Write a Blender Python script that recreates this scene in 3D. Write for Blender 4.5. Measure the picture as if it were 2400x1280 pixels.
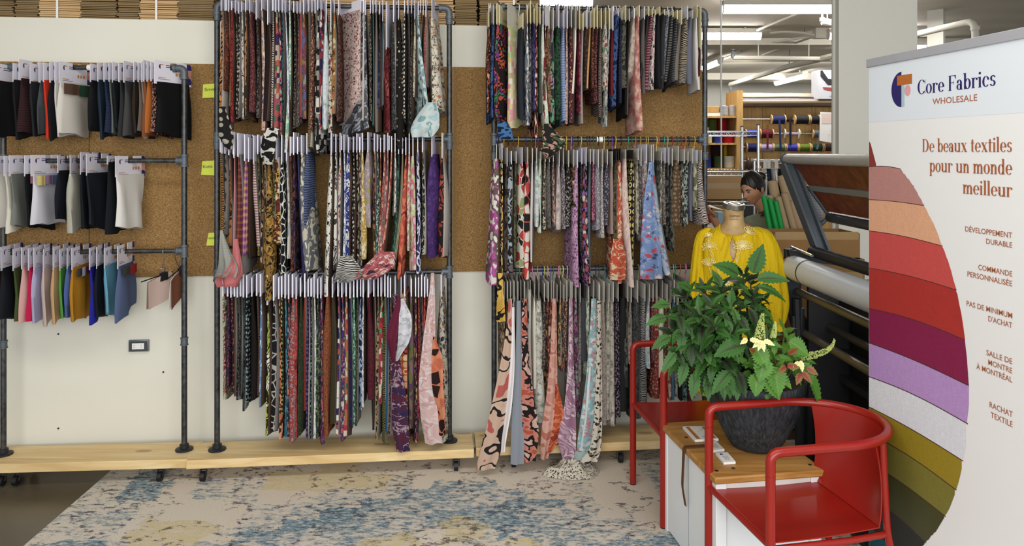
import bpy, bmesh, math, random
from mathutils import Vector, Matrix
from math import sin, cos, pi, radians, atan2, sqrt, hypot

for o in list(bpy.data.objects):
    bpy.data.objects.remove(o, do_unlink=True)
SC = bpy.context.scene
COL = SC.collection
R = random.Random(7)

# ------------------------------------------------------------------ camera, light, exposure
F = 1750.0          # focal length in pixels of the 2400 px wide frame
HZ = 355.0          # horizon row
CH = 1.75           # camera height
cam = bpy.data.cameras.new('camera')
cam.sensor_width = 36.0
cam.lens = F / 2400.0 * 36.0
cam.shift_y = -(640.0 - HZ) / 2400.0
cam.clip_start = 0.05
cam.clip_end = 100
camo = bpy.data.objects.new('camera', cam)
COL.objects.link(camo)
camo.location = (0, 0, CH)
camo.rotation_euler = (pi / 2, 0, 0)
SC.camera = camo

world = bpy.data.worlds.new('world')
SC.world = world
world.use_nodes = True
bg = world.node_tree.nodes['Background']
bg.inputs[0].default_value = (0.92, 0.96, 1.0, 1)
bg.inputs[1].default_value = 0.60


def area(name, loc, target, sx, sy, power, color=(1, 1, 1)):
    l = bpy.data.lights.new(name, 'AREA')
    l.shape = 'RECTANGLE'
    l.size = sx
    l.size_y = sy
    l.energy = power
    l.color = color
    o = bpy.data.objects.new(name, l)
    COL.objects.link(o)
    o.location = loc
    d = Vector(target) - Vector(loc)
    o.rotation_euler = d.to_track_quat('-Z', 'Y').to_euler()
    return o


# the shop windows behind the photographer, and the lamp rows over the two halves of the room
area('shop_window_light', (0.6, -2.6, 2.1), (0.3, 4.2, 1.5), 6.5, 2.4, 300, (0.98, 0.99, 1.0))
area('front_lamp_row_light', (-0.2, 1.6, 3.35), (-0.2, 1.9, 0), 5.0, 0.5, 75, (1.0, 0.96, 0.88))
area('back_lamp_row_light', (3.4, 8.3, 3.34), (3.4, 8.3, 0), 3.6, 0.3, 85, (1.0, 0.96, 0.90))
area('far_lamp_row_light', (4.5, 14.0, 3.34), (4.6, 15.5, 0), 5.0, 1.0, 260, (1.0, 0.96, 0.90))

vs = SC.view_settings
vs.view_transform = 'Standard'
vs.look = 'None'
vs.exposure = 0.0
vs.gamma = 1.0
vs.use_curve_mapping = False


# ------------------------------------------------------------------ helpers: points
def V(*a):
    return Vector(a)


def P(px, py, Z):
    """the point at depth Z that the photograph shows at (px, py)"""
    return Vector(((px - 1200) / F * Z, Z, CH + (HZ - py) / F * Z))


def proj(p):
    return 1200 + p[0] / p[1] * F, HZ - (p[2] - CH) / p[1] * F


class Frame:
    """a vertical reference line in plan: u runs along it, v comes towards the room"""
    def __init__(s, ox, oy, ang):
        s.o = (ox, oy)
        s.U = (cos(ang), sin(ang))
        s.N = (sin(ang), -cos(ang))
        s.ang = ang

    def pt(s, u, v, z):
        return Vector((s.o[0] + u * s.U[0] + v * s.N[0], s.o[1] + u * s.U[1] + v * s.N[1], z))

    def hit(s, px, v):
        dx = (px - 1200) / F
        ax, ay = s.o[0] + v * s.N[0], s.o[1] + v * s.N[1]
        # ax + u*Ux = dx*t ; ay + u*Uy = t
        u = (dx * ay - ax) / (s.U[0] - dx * s.U[1])
        return u, ay + u * s.U[1]

    def at(s, px, py, v):
        u, Z = s.hit(px, v)
        return s.pt(u, v, CH + (HZ - py) / F * Z)


def line_frame(x0, y0, x1, y1):
    return Frame(x0, y0, atan2(y1 - y0, x1 - x0))


WALL = Frame(0, 4.44, radians(6.2))
RK1 = line_frame(-2.708, 3.976, -1.773, 4.04)
RK2 = line_frame(-1.59, 4.04, -0.340, 4.163)
RK3 = line_frame(-0.108, 4.20, 1.120, 4.325)


# ------------------------------------------------------------------ helpers: meshes
class MB:
    def __init__(s):
        s.v, s.f, s.uv, s.mi, s.sm = [], [], [], [], []

    def vert(s, p, uv=(0, 0)):
        s.v.append(Vector(p))
        s.uv.append(uv)
        return len(s.v) - 1

    def face(s, idx, m=0, smooth=True):
        s.f.append(tuple(idx))
        s.mi.append(m)
        s.sm.append(smooth)

    def quad(s, a, b, c, d, m=0):
        i = [s.vert(p) for p in (a, b, c, d)]
        s.face(i, m, False)

    def poly(s, pts, m=0):
        s.face([s.vert(p) for p in pts], m, False)

    def box(s, lo, hi, M=None, m=0):
        x0, y0, z0 = lo
        x1, y1, z1 = hi
        c = [(x0, y0, z0), (x1, y0, z0), (x1, y1, z0), (x0, y1, z0),
             (x0, y0, z1), (x1, y0, z1), (x1, y1, z1), (x0, y1, z1)]
        c = [Vector(p) for p in c]
        if M is not None:
            c = [M @ p for p in c]
        b = len(s.v)
        uvs = [(x0, z0), (x1, z0), (x1 + 0.3, z0), (x0 + .3, z0), (x0, z1), (x1, z1), (x1 + .3, z1), (x0 + .3, z1)]
        for p, q in zip(c, uvs):
            s.vert(p, q)
        for q in ((3, 2, 1, 0), (4, 5, 6, 7), (0, 1, 5, 4), (1, 2, 6, 5), (2, 3, 7, 6), (3, 0, 4, 7)):
            s.face([b + i for i in q], m, False)
        return s

    def rings(s, rings, closed=True, cap0=True, cap1=True, m=0, uvs=None):
        n = len(rings[0])
        ids = []
        for k, r in enumerate(rings):
            ids.append([s.vert(p, uvs[k][j] if uvs else (j / n, k)) for j, p in enumerate(r)])
        for a, b in zip(ids[:-1], ids[1:]):
            for j in range(n if closed else n - 1):
                j2 = (j + 1) % n
                s.face((a[j], a[j2], b[j2], b[j]), m)
        if closed and cap0:
            s.face(ids[0][::-1], m, False)
        if closed and cap1:
            s.face(ids[-1], m, False)
        return ids

    def tube(s, path, r, n=10, cap=True, m=0):
        path = [Vector(p) for p in path]
        rr = r if isinstance(r, (list, tuple)) else [r] * len(path)
        rings = []
        up = None
        for i, p in enumerate(path):
            if i == 0:
                t = path[1] - p
            elif i == len(path) - 1:
                t = p - path[i - 1]
            else:
                t = (path[i + 1] - p).normalized() + (p - path[i - 1]).normalized()
            t.normalize()
            if up is None:
                up = Vector((0, 0, 1)) if abs(t.z) < .9 else Vector((1, 0, 0))
            a = (up - t * up.dot(t))
            if a.length < 1e-5:
                a = Vector((1, 0, 0)) - t * t.x
            a.normalize()
            up = a
            b = t.cross(a)
            rings.append([p + (a * cos(2 * pi * k / n) + b * sin(2 * pi * k / n)) * rr[i] for k in range(n)])
        s.rings(rings, cap0=cap, cap1=cap, m=m)
        return s

    def cyl(s, a, b, r, n=14, r2=None, m=0):
        return s.tube([a, b], [r, r if r2 is None else r2], n, m=m)

    def lathe(s, prof, c, n=32, axis=None, rfun=None, m=0, cap=True):
        """prof = [(radius, height)], c = base centre"""
        c = Vector(c)
        M = Matrix.Identity(3)
        if axis is not None:
            M = Vector((0, 0, 1)).rotation_difference(Vector(axis).normalized()).to_matrix()
        rings = []
        for (r, h) in prof:
            ring = []
            for k in range(n):
                a = 2 * pi * k / n
                q = r * (rfun(a, h) if rfun else 1)
                ring.append(c + M @ Vector((q * cos(a), q * sin(a), h)))
            rings.append(ring)
        s.rings(rings, cap0=cap, cap1=cap, m=m)
        return s

    def sphere(s, c, rx, ry=None, rz=None, n=16, m=0, M=None):
        ry = ry or rx
        rz = rz or rx
        c = Vector(c)
        rings = []
        k = n // 2
        for i in range(k + 1):
            t = -pi / 2 + pi * i / k
            rr = max(cos(t), 0.02)
            ring = []
            for j in range(n):
                a = 2 * pi * j / n
                q = Vector((rx * rr * cos(a), ry * rr * sin(a), rz * sin(t)))
                if M is not None:
                    q = M @ q
                ring.append(c + q)
            rings.append(ring)
        s.rings(rings, m=m)
        return s

    def prism(s, pts, d, m=0, uvf=None):
        """pts: planar polygon, d: extrusion vector"""
        d = Vector(d)
        pts = [Vector(p) for p in pts]
        n = len(pts)
        a = [s.vert(p, uvf(p) if uvf else (0, 0)) for p in pts]
        b = [s.vert(p + d, uvf(p + d) if uvf else (0, 0)) for p in pts]
        s.face(a[::-1], m, False)
        s.face(b, m, False)
        for i in range(n):
            j = (i + 1) % n
            s.face((a[i], a[j], b[j], b[i]), m, False)
        return s

    def grid(s, fn, nu, nv, thick=None, uvf=None, m=0):
        """open surface fn(i/nu, j/nv); thick = offset vector function gives it a back"""
        top = [[Vector(fn(i / nu, j / nv)) for j in range(nv + 1)] for i in range(nu + 1)]
        def uvat(i, j):
            return uvf(i / nu, j / nv) if uvf else (i / nu, j / nv)
        A = [[s.vert(top[i][j], uvat(i, j)) for j in range(nv + 1)] for i in range(nu + 1)]
        for i in range(nu):
            for j in range(nv):
                s.face((A[i][j], A[i + 1][j], A[i + 1][j + 1], A[i][j + 1]), m)
        if thick is not None:
            nr = {}
            for i in range(nu + 1):
                for j in range(nv + 1):
                    du = top[min(i + 1, nu)][j] - top[max(i - 1, 0)][j]
                    dv = top[i][min(j + 1, nv)] - top[i][max(j - 1, 0)]
                    q = du.cross(dv)
                    if q.length > 1e-12:
                        q.normalize()
                    nr[i, j] = q
            B = [[s.vert(top[i][j] - nr[i, j] * thick, uvat(i, j)) for j in range(nv + 1)] for i in range(nu + 1)]
            for i in range(nu):
                for j in range(nv):
                    s.face((B[i][j], B[i][j + 1], B[i + 1][j + 1], B[i + 1][j]), m)
            for i in range(nu):
                s.face((A[i][0], B[i][0], B[i + 1][0], A[i + 1][0]), m, False)
                s.face((A[i + 1][nv], B[i + 1][nv], B[i][nv], A[i][nv]), m, False)
            for j in range(nv):
                s.face((A[0][j + 1], B[0][j + 1], B[0][j], A[0][j]), m, False)
                s.face((A[nu][j], B[nu][j], B[nu][j + 1], A[nu][j + 1]), m, False)
        return s

    def bounds(s):
        xs = [p.x for p in s.v]; ys = [p.y for p in s.v]; zs = [p.z for p in s.v]
        return Vector((min(xs), min(ys), min(zs))), Vector((max(xs), max(ys), max(zs)))


ORG = {}


def obj(name, mb, mat, parent=None, angle=40, bevel=0):
    """links one mesh object; its geometry is given in world coordinates"""
    if parent is not None:
        org = ORG[parent]
    else:
        lo, hi = mb.bounds()
        org = Vector(((lo.x + hi.x) / 2, (lo.y + hi.y) / 2, lo.z))
    me = bpy.data.meshes.new(name)
    me.from_pydata([tuple(p - org) for p in mb.v], [], mb.f)
    uvl = me.uv_layers.new(name='UVMap')
    buf = []
    for fc in mb.f:
        for i in fc:
            buf.extend(mb.uv[i])
    uvl.data.foreach_set('uv', buf)
    me.polygons.foreach_set('use_smooth', mb.sm)
    mats = mat if isinstance(mat, (list, tuple)) else [mat]
    for q in mats:
        me.materials.append(q)
    if len(mats) > 1:
        me.polygons.foreach_set('material_index', mb.mi)
    me.update()
    me.set_sharp_from_angle(angle=radians(angle))
    o = bpy.data.objects.new(name, me)
    COL.objects.link(o)
    if parent is not None:
        o.parent = parent
    else:
        o.location = org
    ORG[o] = org
    if bevel:
        bv = o.modifiers.new('bevel', 'BEVEL')
        bv.width = bevel
        bv.segments = 2
        bv.limit_method = 'ANGLE'
        bv.angle_limit = radians(40)
    return o


def tag(o, label=None, cat=None, group=None, kind=None):
    if label:
        o['label'] = label
    if cat:
        o['category'] = cat
    if group:
        o['group'] = group
    if kind:
        o['kind'] = kind
    return o


def thing(name, label, cat, loc=(0, 0, 0), group=None):
    o = bpy.data.objects.new(name, None)
    o.empty_display_size = 0.05
    COL.objects.link(o)
    o.location = loc
    ORG[o] = Vector(loc)
    return tag(o, label, cat, group)


def struct(name, mb, mat, parent=None, **k):
    o = obj(name, mb, mat, parent, **k)
    if parent is None:
        o['kind'] = 'structure'
    return o


def bend(pts, r, n=6):
    """polyline with its corners rounded to radius r"""
    pts = [Vector(p) for p in pts]
    out = [pts[0]]
    for a, b, c in zip(pts[:-2], pts[1:-1], pts[2:]):
        d1 = (a - b); d2 = (c - b)
        L = min(r, d1.length * .49, d2.length * .49)
        p0 = b + d1.normalized() * L
        p1 = b + d2.normalized() * L
        for k in range(n + 1):
            t = k / n
            out.append(p0 * (1 - t) ** 2 + b * 2 * t * (1 - t) + p1 * t * t)
    out.append(pts[-1])
    return out


# ------------------------------------------------------------------ helpers: materials
def lin(h):
    if isinstance(h, (tuple, list)):
        return tuple(h[:3]) + (1,)
    c = [int(h[i:i + 2], 16) / 255 for i in (0, 2, 4)]
    return tuple(x / 12.92 if x <= .04045 else ((x + .055) / 1.055) ** 2.4 for x in c) + (1,)


class NT:
    def __init__(s, name):
        s.mat = bpy.data.materials.new(name)
        s.mat.use_nodes = True
        s.t = s.mat.node_tree
        s.b = s.t.nodes['Principled BSDF']

    def n(s, typ, props=None, **ins):
        nd = s.t.nodes.new('ShaderNode' + typ)
        for k, v in (props or {}).items():
            setattr(nd, k, v)
        for k, v in ins.items():
            key = k.replace('_', ' ')
            sock = nd.inputs[int(k[1:])] if k[0] == 'i' and k[1:].isdigit() else nd.inputs[key]
            s.set(sock, v)
        return nd

    def set(s, sock, v):
        if isinstance(v, bpy.types.NodeSocket):
            s.t.links.new(v, sock)
        elif isinstance(v, bpy.types.Node):
            s.t.links.new(v.outputs[0], sock)
        else:
            sock.default_value = v

    def math(s, op, a, b=0.0, clamp=False):
        nd = s.t.nodes.new('ShaderNodeMath')
        nd.operation = op
        nd.use_clamp = clamp
        s.set(nd.inputs[0], a)
        s.set(nd.inputs[1], b)
        return nd.outputs[0]

    def vmath(s, op, a, b=(0, 0, 0)):
        nd = s.t.nodes.new('ShaderNodeVectorMath')
        nd.operation = op
        s.set(nd.inputs[0], a)
        if op == 'SCALE':
            s.set(nd.inputs['Scale'], b)
        else:
            s.set(nd.inputs[1], b)
        return nd.outputs[0]

    def mix(s, fac, a, b, blend='MIX'):
        nd = s.t.nodes.new('ShaderNodeMix')
        nd.data_type = 'RGBA'
        nd.blend_type = blend
        s.set(nd.inputs[0], fac)
        s.set(nd.inputs[6], a)
        s.set(nd.inputs[7], b)
        return nd.outputs[2]

    def ramp(s, fac, stops, interp='LINEAR'):
        nd = s.t.nodes.new('ShaderNodeValToRGB')
        cr = nd.color_ramp
        cr.interpolation = interp
        while len(cr.elements) < len(stops):
            cr.elements.new(1.0)
        for e, (p, c) in zip(cr.elements, stops):
            e.position = p
            e.color = c if not isinstance(c, str) else lin(c)
        s.set(nd.inputs[0], fac)
        return nd.outputs[0]

    def coord(s, which='Object', scale=(1, 1, 1), loc=(0, 0, 0)):
        tc = s.t.nodes.new('ShaderNodeTexCoord')
        mp = s.t.nodes.new('ShaderNodeMapping')
        s.t.links.new(tc.outputs[which], mp.inputs[0])
        mp.inputs['Scale'].default_value = scale
        mp.inputs['Location'].default_value = loc
        return mp.outputs[0]

    def noise(s, vec, scale=5.0, detail=3.0, rough=.5, dist=0.0):
        nd = s.n('TexNoise', None, Vector=vec, Scale=scale, Detail=detail, Roughness=rough, Distortion=dist)
        return nd

    def bump(s, h, strength=.2, dist=.01):
        nd = s.n('Bump', None, Height=h, Strength=strength, Distance=dist)
        s.set(s.b.inputs['Normal'], nd.outputs[0])

    def done(s, color, rough=.6, metal=0.0, spec=.5, **k):
        s.set(s.b.inputs['Base Color'], color)
        s.set(s.b.inputs['Roughness'], rough)
        s.set(s.b.inputs['Metallic'], metal)
        s.set(s.b.inputs['Specular IOR Level'], spec)
        for kk, v in k.items():
            s.set(s.b.inputs[kk.replace('_', ' ')], v)
        return s.mat


_PLAIN = {}


def plain(hexc, rough=.6, metal=0.0, spec=.5, var=.06, scale=20.0, bump=0.0, name=None):
    key = (hexc, rough, metal, spec, var, scale, bump)
    if key in _PLAIN:
        return _PLAIN[key]
    t = NT(name or 'paint_' + hexc)
    co = t.coord('Object')
    nz = t.noise(co, scale, 4)
    c = lin(hexc)
    lo = tuple(x * (1 - var) for x in c[:3]) + (1,)
    hi = tuple(min(1, x * (1 + var)) for x in c[:3]) + (1,)
    col = t.mix(nz.outputs[0], lo, hi)
    if bump:
        t.bump(t.noise(co, scale * 6, 3).outputs[0], bump, .004)
    _PLAIN[key] = t.done(col, rough, metal, spec)
    return _PLAIN[key]


def emit(hexc, strength):
    t = NT('glow_' + hexc)
    c = lin(hexc)
    t.set(t.b.inputs['Emission Color'], c)
    t.set(t.b.inputs['Emission Strength'], strength)
    return t.done(c, .5)
# ------------------------------------------------------------------ printed fabrics
_FAB = {}


def fabric(kind, cols, sc=1.0, rough=.85):
    key = (kind, tuple(cols), sc)
    if key in _FAB:
        return _FAB[key]
    t = NT('fabric_' + kind)
    rr = random.Random(repr(key))
    loc = (rr.uniform(0, 9), rr.uniform(0, 9), rr.uniform(0, 9))
    uv = t.coord('UV', (1, 1, 1), loc)
    C = [lin(c) for c in cols]
    if kind != 'solid':          # dyed cloth reads deeper than its swatch colour
        C = [tuple((x * .86 + .14 * (.3 * c[0] + .59 * c[1] + .11 * c[2])) * .80 for x in c[:3]) + (1,) for c in C]
    n = len(C)
    sc = sc * {'floral': 1.35, 'abstract': 1.5, 'camo': 1.35, 'leaf': 1.7, 'zebra': 1.7, 'lines': 1.2, 'geo': 1.15, 'paisley': 1.2}.get(kind, 1.0)

    def warp(scale, amt):
        nz = t.noise(uv, scale, 2)
        d = t.vmath('SUBTRACT', nz.outputs['Color'], (.5, .5, .5))
        return t.vmath('ADD', uv, t.vmath('SCALE', d, amt))

    def steps(fac, cs):
        k = len(cs)
        return t.ramp(fac, [(i / k, c) for i, c in enumerate(cs)], 'CONSTANT')

    if kind == 'solid':
        nz = t.noise(t.coord('UV', (900, 300, 1), loc), 1.0, 2)
        col = t.mix(nz.outputs[0], tuple(x * .8 for x in C[0][:3]) + (1,), tuple(min(1, x * 1.2) for x in C[0][:3]) + (1,))
    elif kind in ('floral', 'ditsy', 'dots'):
        s = {'floral': 24, 'ditsy': 75, 'dots': 42}[kind] * sc
        vec = warp(s * 1.1, {'floral': .045, 'ditsy': .012, 'dots': .004}[kind] / sc)
        vo = t.n('TexVoronoi', None, Vector=vec, Scale=s, Randomness=.35 if kind == 'dots' else .9)
        fg = C[1:] if n > 1 else C
        sep = t.n('SeparateColor', None, Color=vo.outputs['Color'])
        flower = steps(sep.outputs[0], fg)
        if kind == 'floral':
            flower = t.mix(t.math('LESS_THAN', vo.outputs['Distance'], .13), flower, C[-1] if n > 2 else C[0])
            thr = t.math('ADD', t.math('MULTIPLY', sep.outputs[1], .25), .33)
            # petal edge line
            ring = t.math('LESS_THAN', t.math('ABSOLUTE', t.math('SUBTRACT', vo.outputs['Distance'], t.math('SUBTRACT', thr, .07))), .025)
            flower = t.mix(ring, flower, C[0])
        else:
            thr = .34 if kind == 'dots' else .42
        mask = t.math('LESS_THAN', vo.outputs['Distance'], thr)
        col = t.mix(mask, C[0], flower)
        if kind == 'floral' and n > 2:
            lv = t.noise(vec, s * .8, 1.5)
            leaf = t.math('LESS_THAN', t.math('ABSOLUTE', t.math('SUBTRACT', lv.outputs[0], .5)), .025)
            col = t.mix(t.math('MULTIPLY', leaf, t.math('SUBTRACT', 1.0, mask)), col, C[1])
    elif kind == 'paisley':
        s = 38 * sc
        vec = warp(s * .5, .05 / sc)
        vo = t.n('TexVoronoi', None, Vector=vec, Scale=s, Randomness=1.0)
        d = t.math('FRACT', t.math('MULTIPLY', vo.outputs['Distance'], 2.2))
        cs = [C[0], C[1], C[0], C[min(2, n - 1)], C[0]]
        col = steps(d, cs)
    elif kind in ('abstract', 'camo'):
        vec = warp(7 * sc, .10 / sc)
        nz = t.noise(vec, (13 if kind == 'abstract' else 22) * sc, 1.0)
        f = t.n('MapRange', None, Value=nz.outputs[0], i1=.28, i2=.72)
        col = steps(f.outputs[0], C)
    elif kind in ('leaf', 'zebra'):
        vec = warp((9 if kind == 'leaf' else 7) * sc, (.16 if kind == 'leaf' else .09) / sc)
        wv = t.n('TexWave', dict(wave_type='BANDS', bands_direction='DIAGONAL' if kind == 'leaf' else 'Y'), Vector=vec,
                 Scale=(11 if kind == 'leaf' else 20) * sc, Distortion=5.0 if kind == 'leaf' else 2.5, Detail=1.0, Detail_Scale=1.2)
        if kind == 'zebra':
            col = steps(wv.outputs['Fac'], C[:2])
        else:
            big = t.noise(vec, 9 * sc, 0.5)
            f = t.n('MapRange', None, Value=big.outputs[0], i1=.3, i2=.7)
            base = steps(f.outputs[0], C)
            col = t.mix(t.math('GREATER_THAN', wv.outputs['Fac'], .72), base, C[0])
    elif kind in ('stripeh', 'stripev'):
        wv = t.n('TexWave', dict(wave_type='BANDS', bands_direction='Y' if kind == 'stripeh' else 'X'), Vector=uv, Scale=22 * sc, Distortion=.15)
        col = steps(wv.outputs['Fac'], C)
    elif kind == 'plaid':
        w1 = t.n('TexWave', dict(wave_type='BANDS', bands_direction='Y'), Vector=uv, Scale=9 * sc, Distortion=0.0)
        w2 = t.n('TexWave', dict(wave_type='BANDS', bands_direction='X'), Vector=uv, Scale=11 * sc, Distortion=0.0)
        a = steps(w1.outputs['Fac'], C)
        b = steps(w2.outputs['Fac'], C)
        col = t.mix(.5, a, b)
    elif kind == 'wavy':
        wv = t.n('TexWave', dict(wave_type='BANDS', bands_direction='Y', wave_profile='SIN'), Vector=warp(16 * sc, .02), Scale=26 * sc, Distortion=1.2)
        col = steps(wv.outputs['Fac'], C)
    elif kind == 'geo':
        vo = t.n('TexVoronoi', dict(distance='CHEBYCHEV'), Vector=uv, Scale=30 * sc, Randomness=.55)
        sep = t.n('SeparateColor', None, Color=vo.outputs['Color'])
        col = steps(sep.outputs[0], C)
    elif kind == 'lines':
        vo = t.n('TexVoronoi', dict(feature='DISTANCE_TO_EDGE'), Vector=uv, Scale=17 * sc, Randomness=1.0)
        col = t.mix(t.math('LESS_THAN', vo.outputs['Distance'], .055), C[0], C[1])
        if n > 2:
            v2 = t.n('TexVoronoi', None, Vector=uv, Scale=17 * sc, Randomness=1.0)
            sep = t.n('SeparateColor', None, Color=v2.outputs['Color'])
            col = t.mix(t.math('LESS_THAN', vo.outputs['Distance'], .055), steps(sep.outputs[0], [C[0]] + C[2:]), C[1])
    elif kind == 'circles':
        vo = t.n('TexVoronoi', None, Vector=uv, Scale=27 * sc, Randomness=0.0)
        sep = t.n('SeparateColor', None, Color=vo.outputs['Color'])
        d = vo.outputs['Distance']
        c1 = steps(sep.outputs[0], C[1:])
        col = t.mix(t.math('LESS_THAN', d, .43), C[0], c1)
        col = t.mix(t.math('MULTIPLY', t.math('LESS_THAN', d, .26), t.math('GREATER_THAN', sep.outputs[1], .5)), col, C[0])
    else:
        raise ValueError(kind)
    wv = t.noise(t.coord('UV', (700, 700, 1)), 1.0, 1)
    t.bump(wv.outputs[0], .10, .002)
    _FAB[key] = t.done(col, rough, 0, .2)
    return _FAB[key]


# ------------------------------------------------------------------ surfaces
def m_wall():
    t = NT('white_painted_wall')
    co = t.coord('Object')
    a = t.noise(co, 1.6, 4)
    col = t.ramp(a.outputs[0], [(.3, lin('d9d6c8')), (.7, lin('dfddd0'))])
    t.bump(t.noise(co, 160, 2).outputs[0], .04, .002)
    return t.done(col, .55, 0, .3)


def m_cork():
    t = NT('cork')
    co = t.coord('Object')
    a = t.noise(co, 150, 3, .6)
    b = t.noise(co, 2.2, 3)
    c = t.n('TexVoronoi', None, Vector=co, Scale=210)
    col = t.ramp(a.outputs[0], [(.34, lin('6f5535')), (.5, lin('937247')), (.66, lin('ab8c60'))])
    col = t.mix(t.math('LESS_THAN', c.outputs['Distance'], .25), col, lin('6c4f2e'))
    col = t.mix(t.math('MULTIPLY', b.outputs[0], .35), col, lin('856336'))
    t.bump(a.outputs[0], .3, .003)
    return t.done(col, .9, 0, .15)


def m_floor():
    t = NT('polished_concrete')
    co = t.coord('Object')
    a = t.noise(co, .9, 6, .6)
    b = t.noise(co, 14, 4)
    col = t.ramp(a.outputs[0], [(.3, lin('4b4334')), (.55, lin('5d5444')), (.75, lin('6a6150'))])
    col = t.mix(t.math('MULTIPLY', b.outputs[0], .25), col, lin('453d2f'))
    return t.done(col, .30, 0, .45)


def m_ceiling():
    t = NT('painted_concrete_ceiling')
    co = t.coord('Object')
    a = t.noise(co, .7, 5)
    w = t.n('TexWave', dict(wave_type='BANDS', bands_direction='Y'), Vector=co, Scale=.45, Distortion=1.5, Detail=2.0)
    col = t.ramp(a.outputs[0], [(.3, lin('c6c2b6')), (.7, lin('d6d3c8'))])
    col = t.mix(t.math('MULTIPLY', w.outputs['Fac'], .18), col, lin('a9a498'))
    return t.done(col, .8, 0, .2)


def m_wood(light, mid, dark, scale=1.0, axis=0, knots=True, rough=.5):
    t = NT('wood_' + mid)
    s = [9, 9, 9]
    s[axis] = 0.8
    co = t.coord('Object', tuple(x * scale for x in s))
    nz = t.noise(co, 2.0, 5, .55, 1.2)
    col = t.ramp(nz.outputs[0], [(.3, lin(dark)), (.5, lin(mid)), (.7, lin(light))])
    if knots:
        s2 = [6, 6, 6]
        s2[axis] = 2.4
        vo = t.n('TexVoronoi', None, Vector=t.coord('Object', tuple(s2)), Scale=1.0)
        k = t.math('LESS_THAN', vo.outputs['Distance'], .12)
        col = t.mix(t.math('MULTIPLY', k, .55), col, lin('8a6238'))
    t.bump(nz.outputs[0], .06, .004)
    return t.done(col, rough, 0, .35)


def m_pipe():
    t = NT('dark_steel_pipe')
    co = t.coord('Object')
    a = t.noise(co, 40, 3)
    col = t.ramp(a.outputs[0], [(.3, lin('3a3b3c')), (.7, lin('5a5c5e'))])
    return t.done(col, t.ramp(a.outputs[0], [(.3, (.35, .35, .35, 1)), (.7, (.55, .55, .55, 1))]), .75, .5)


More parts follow.
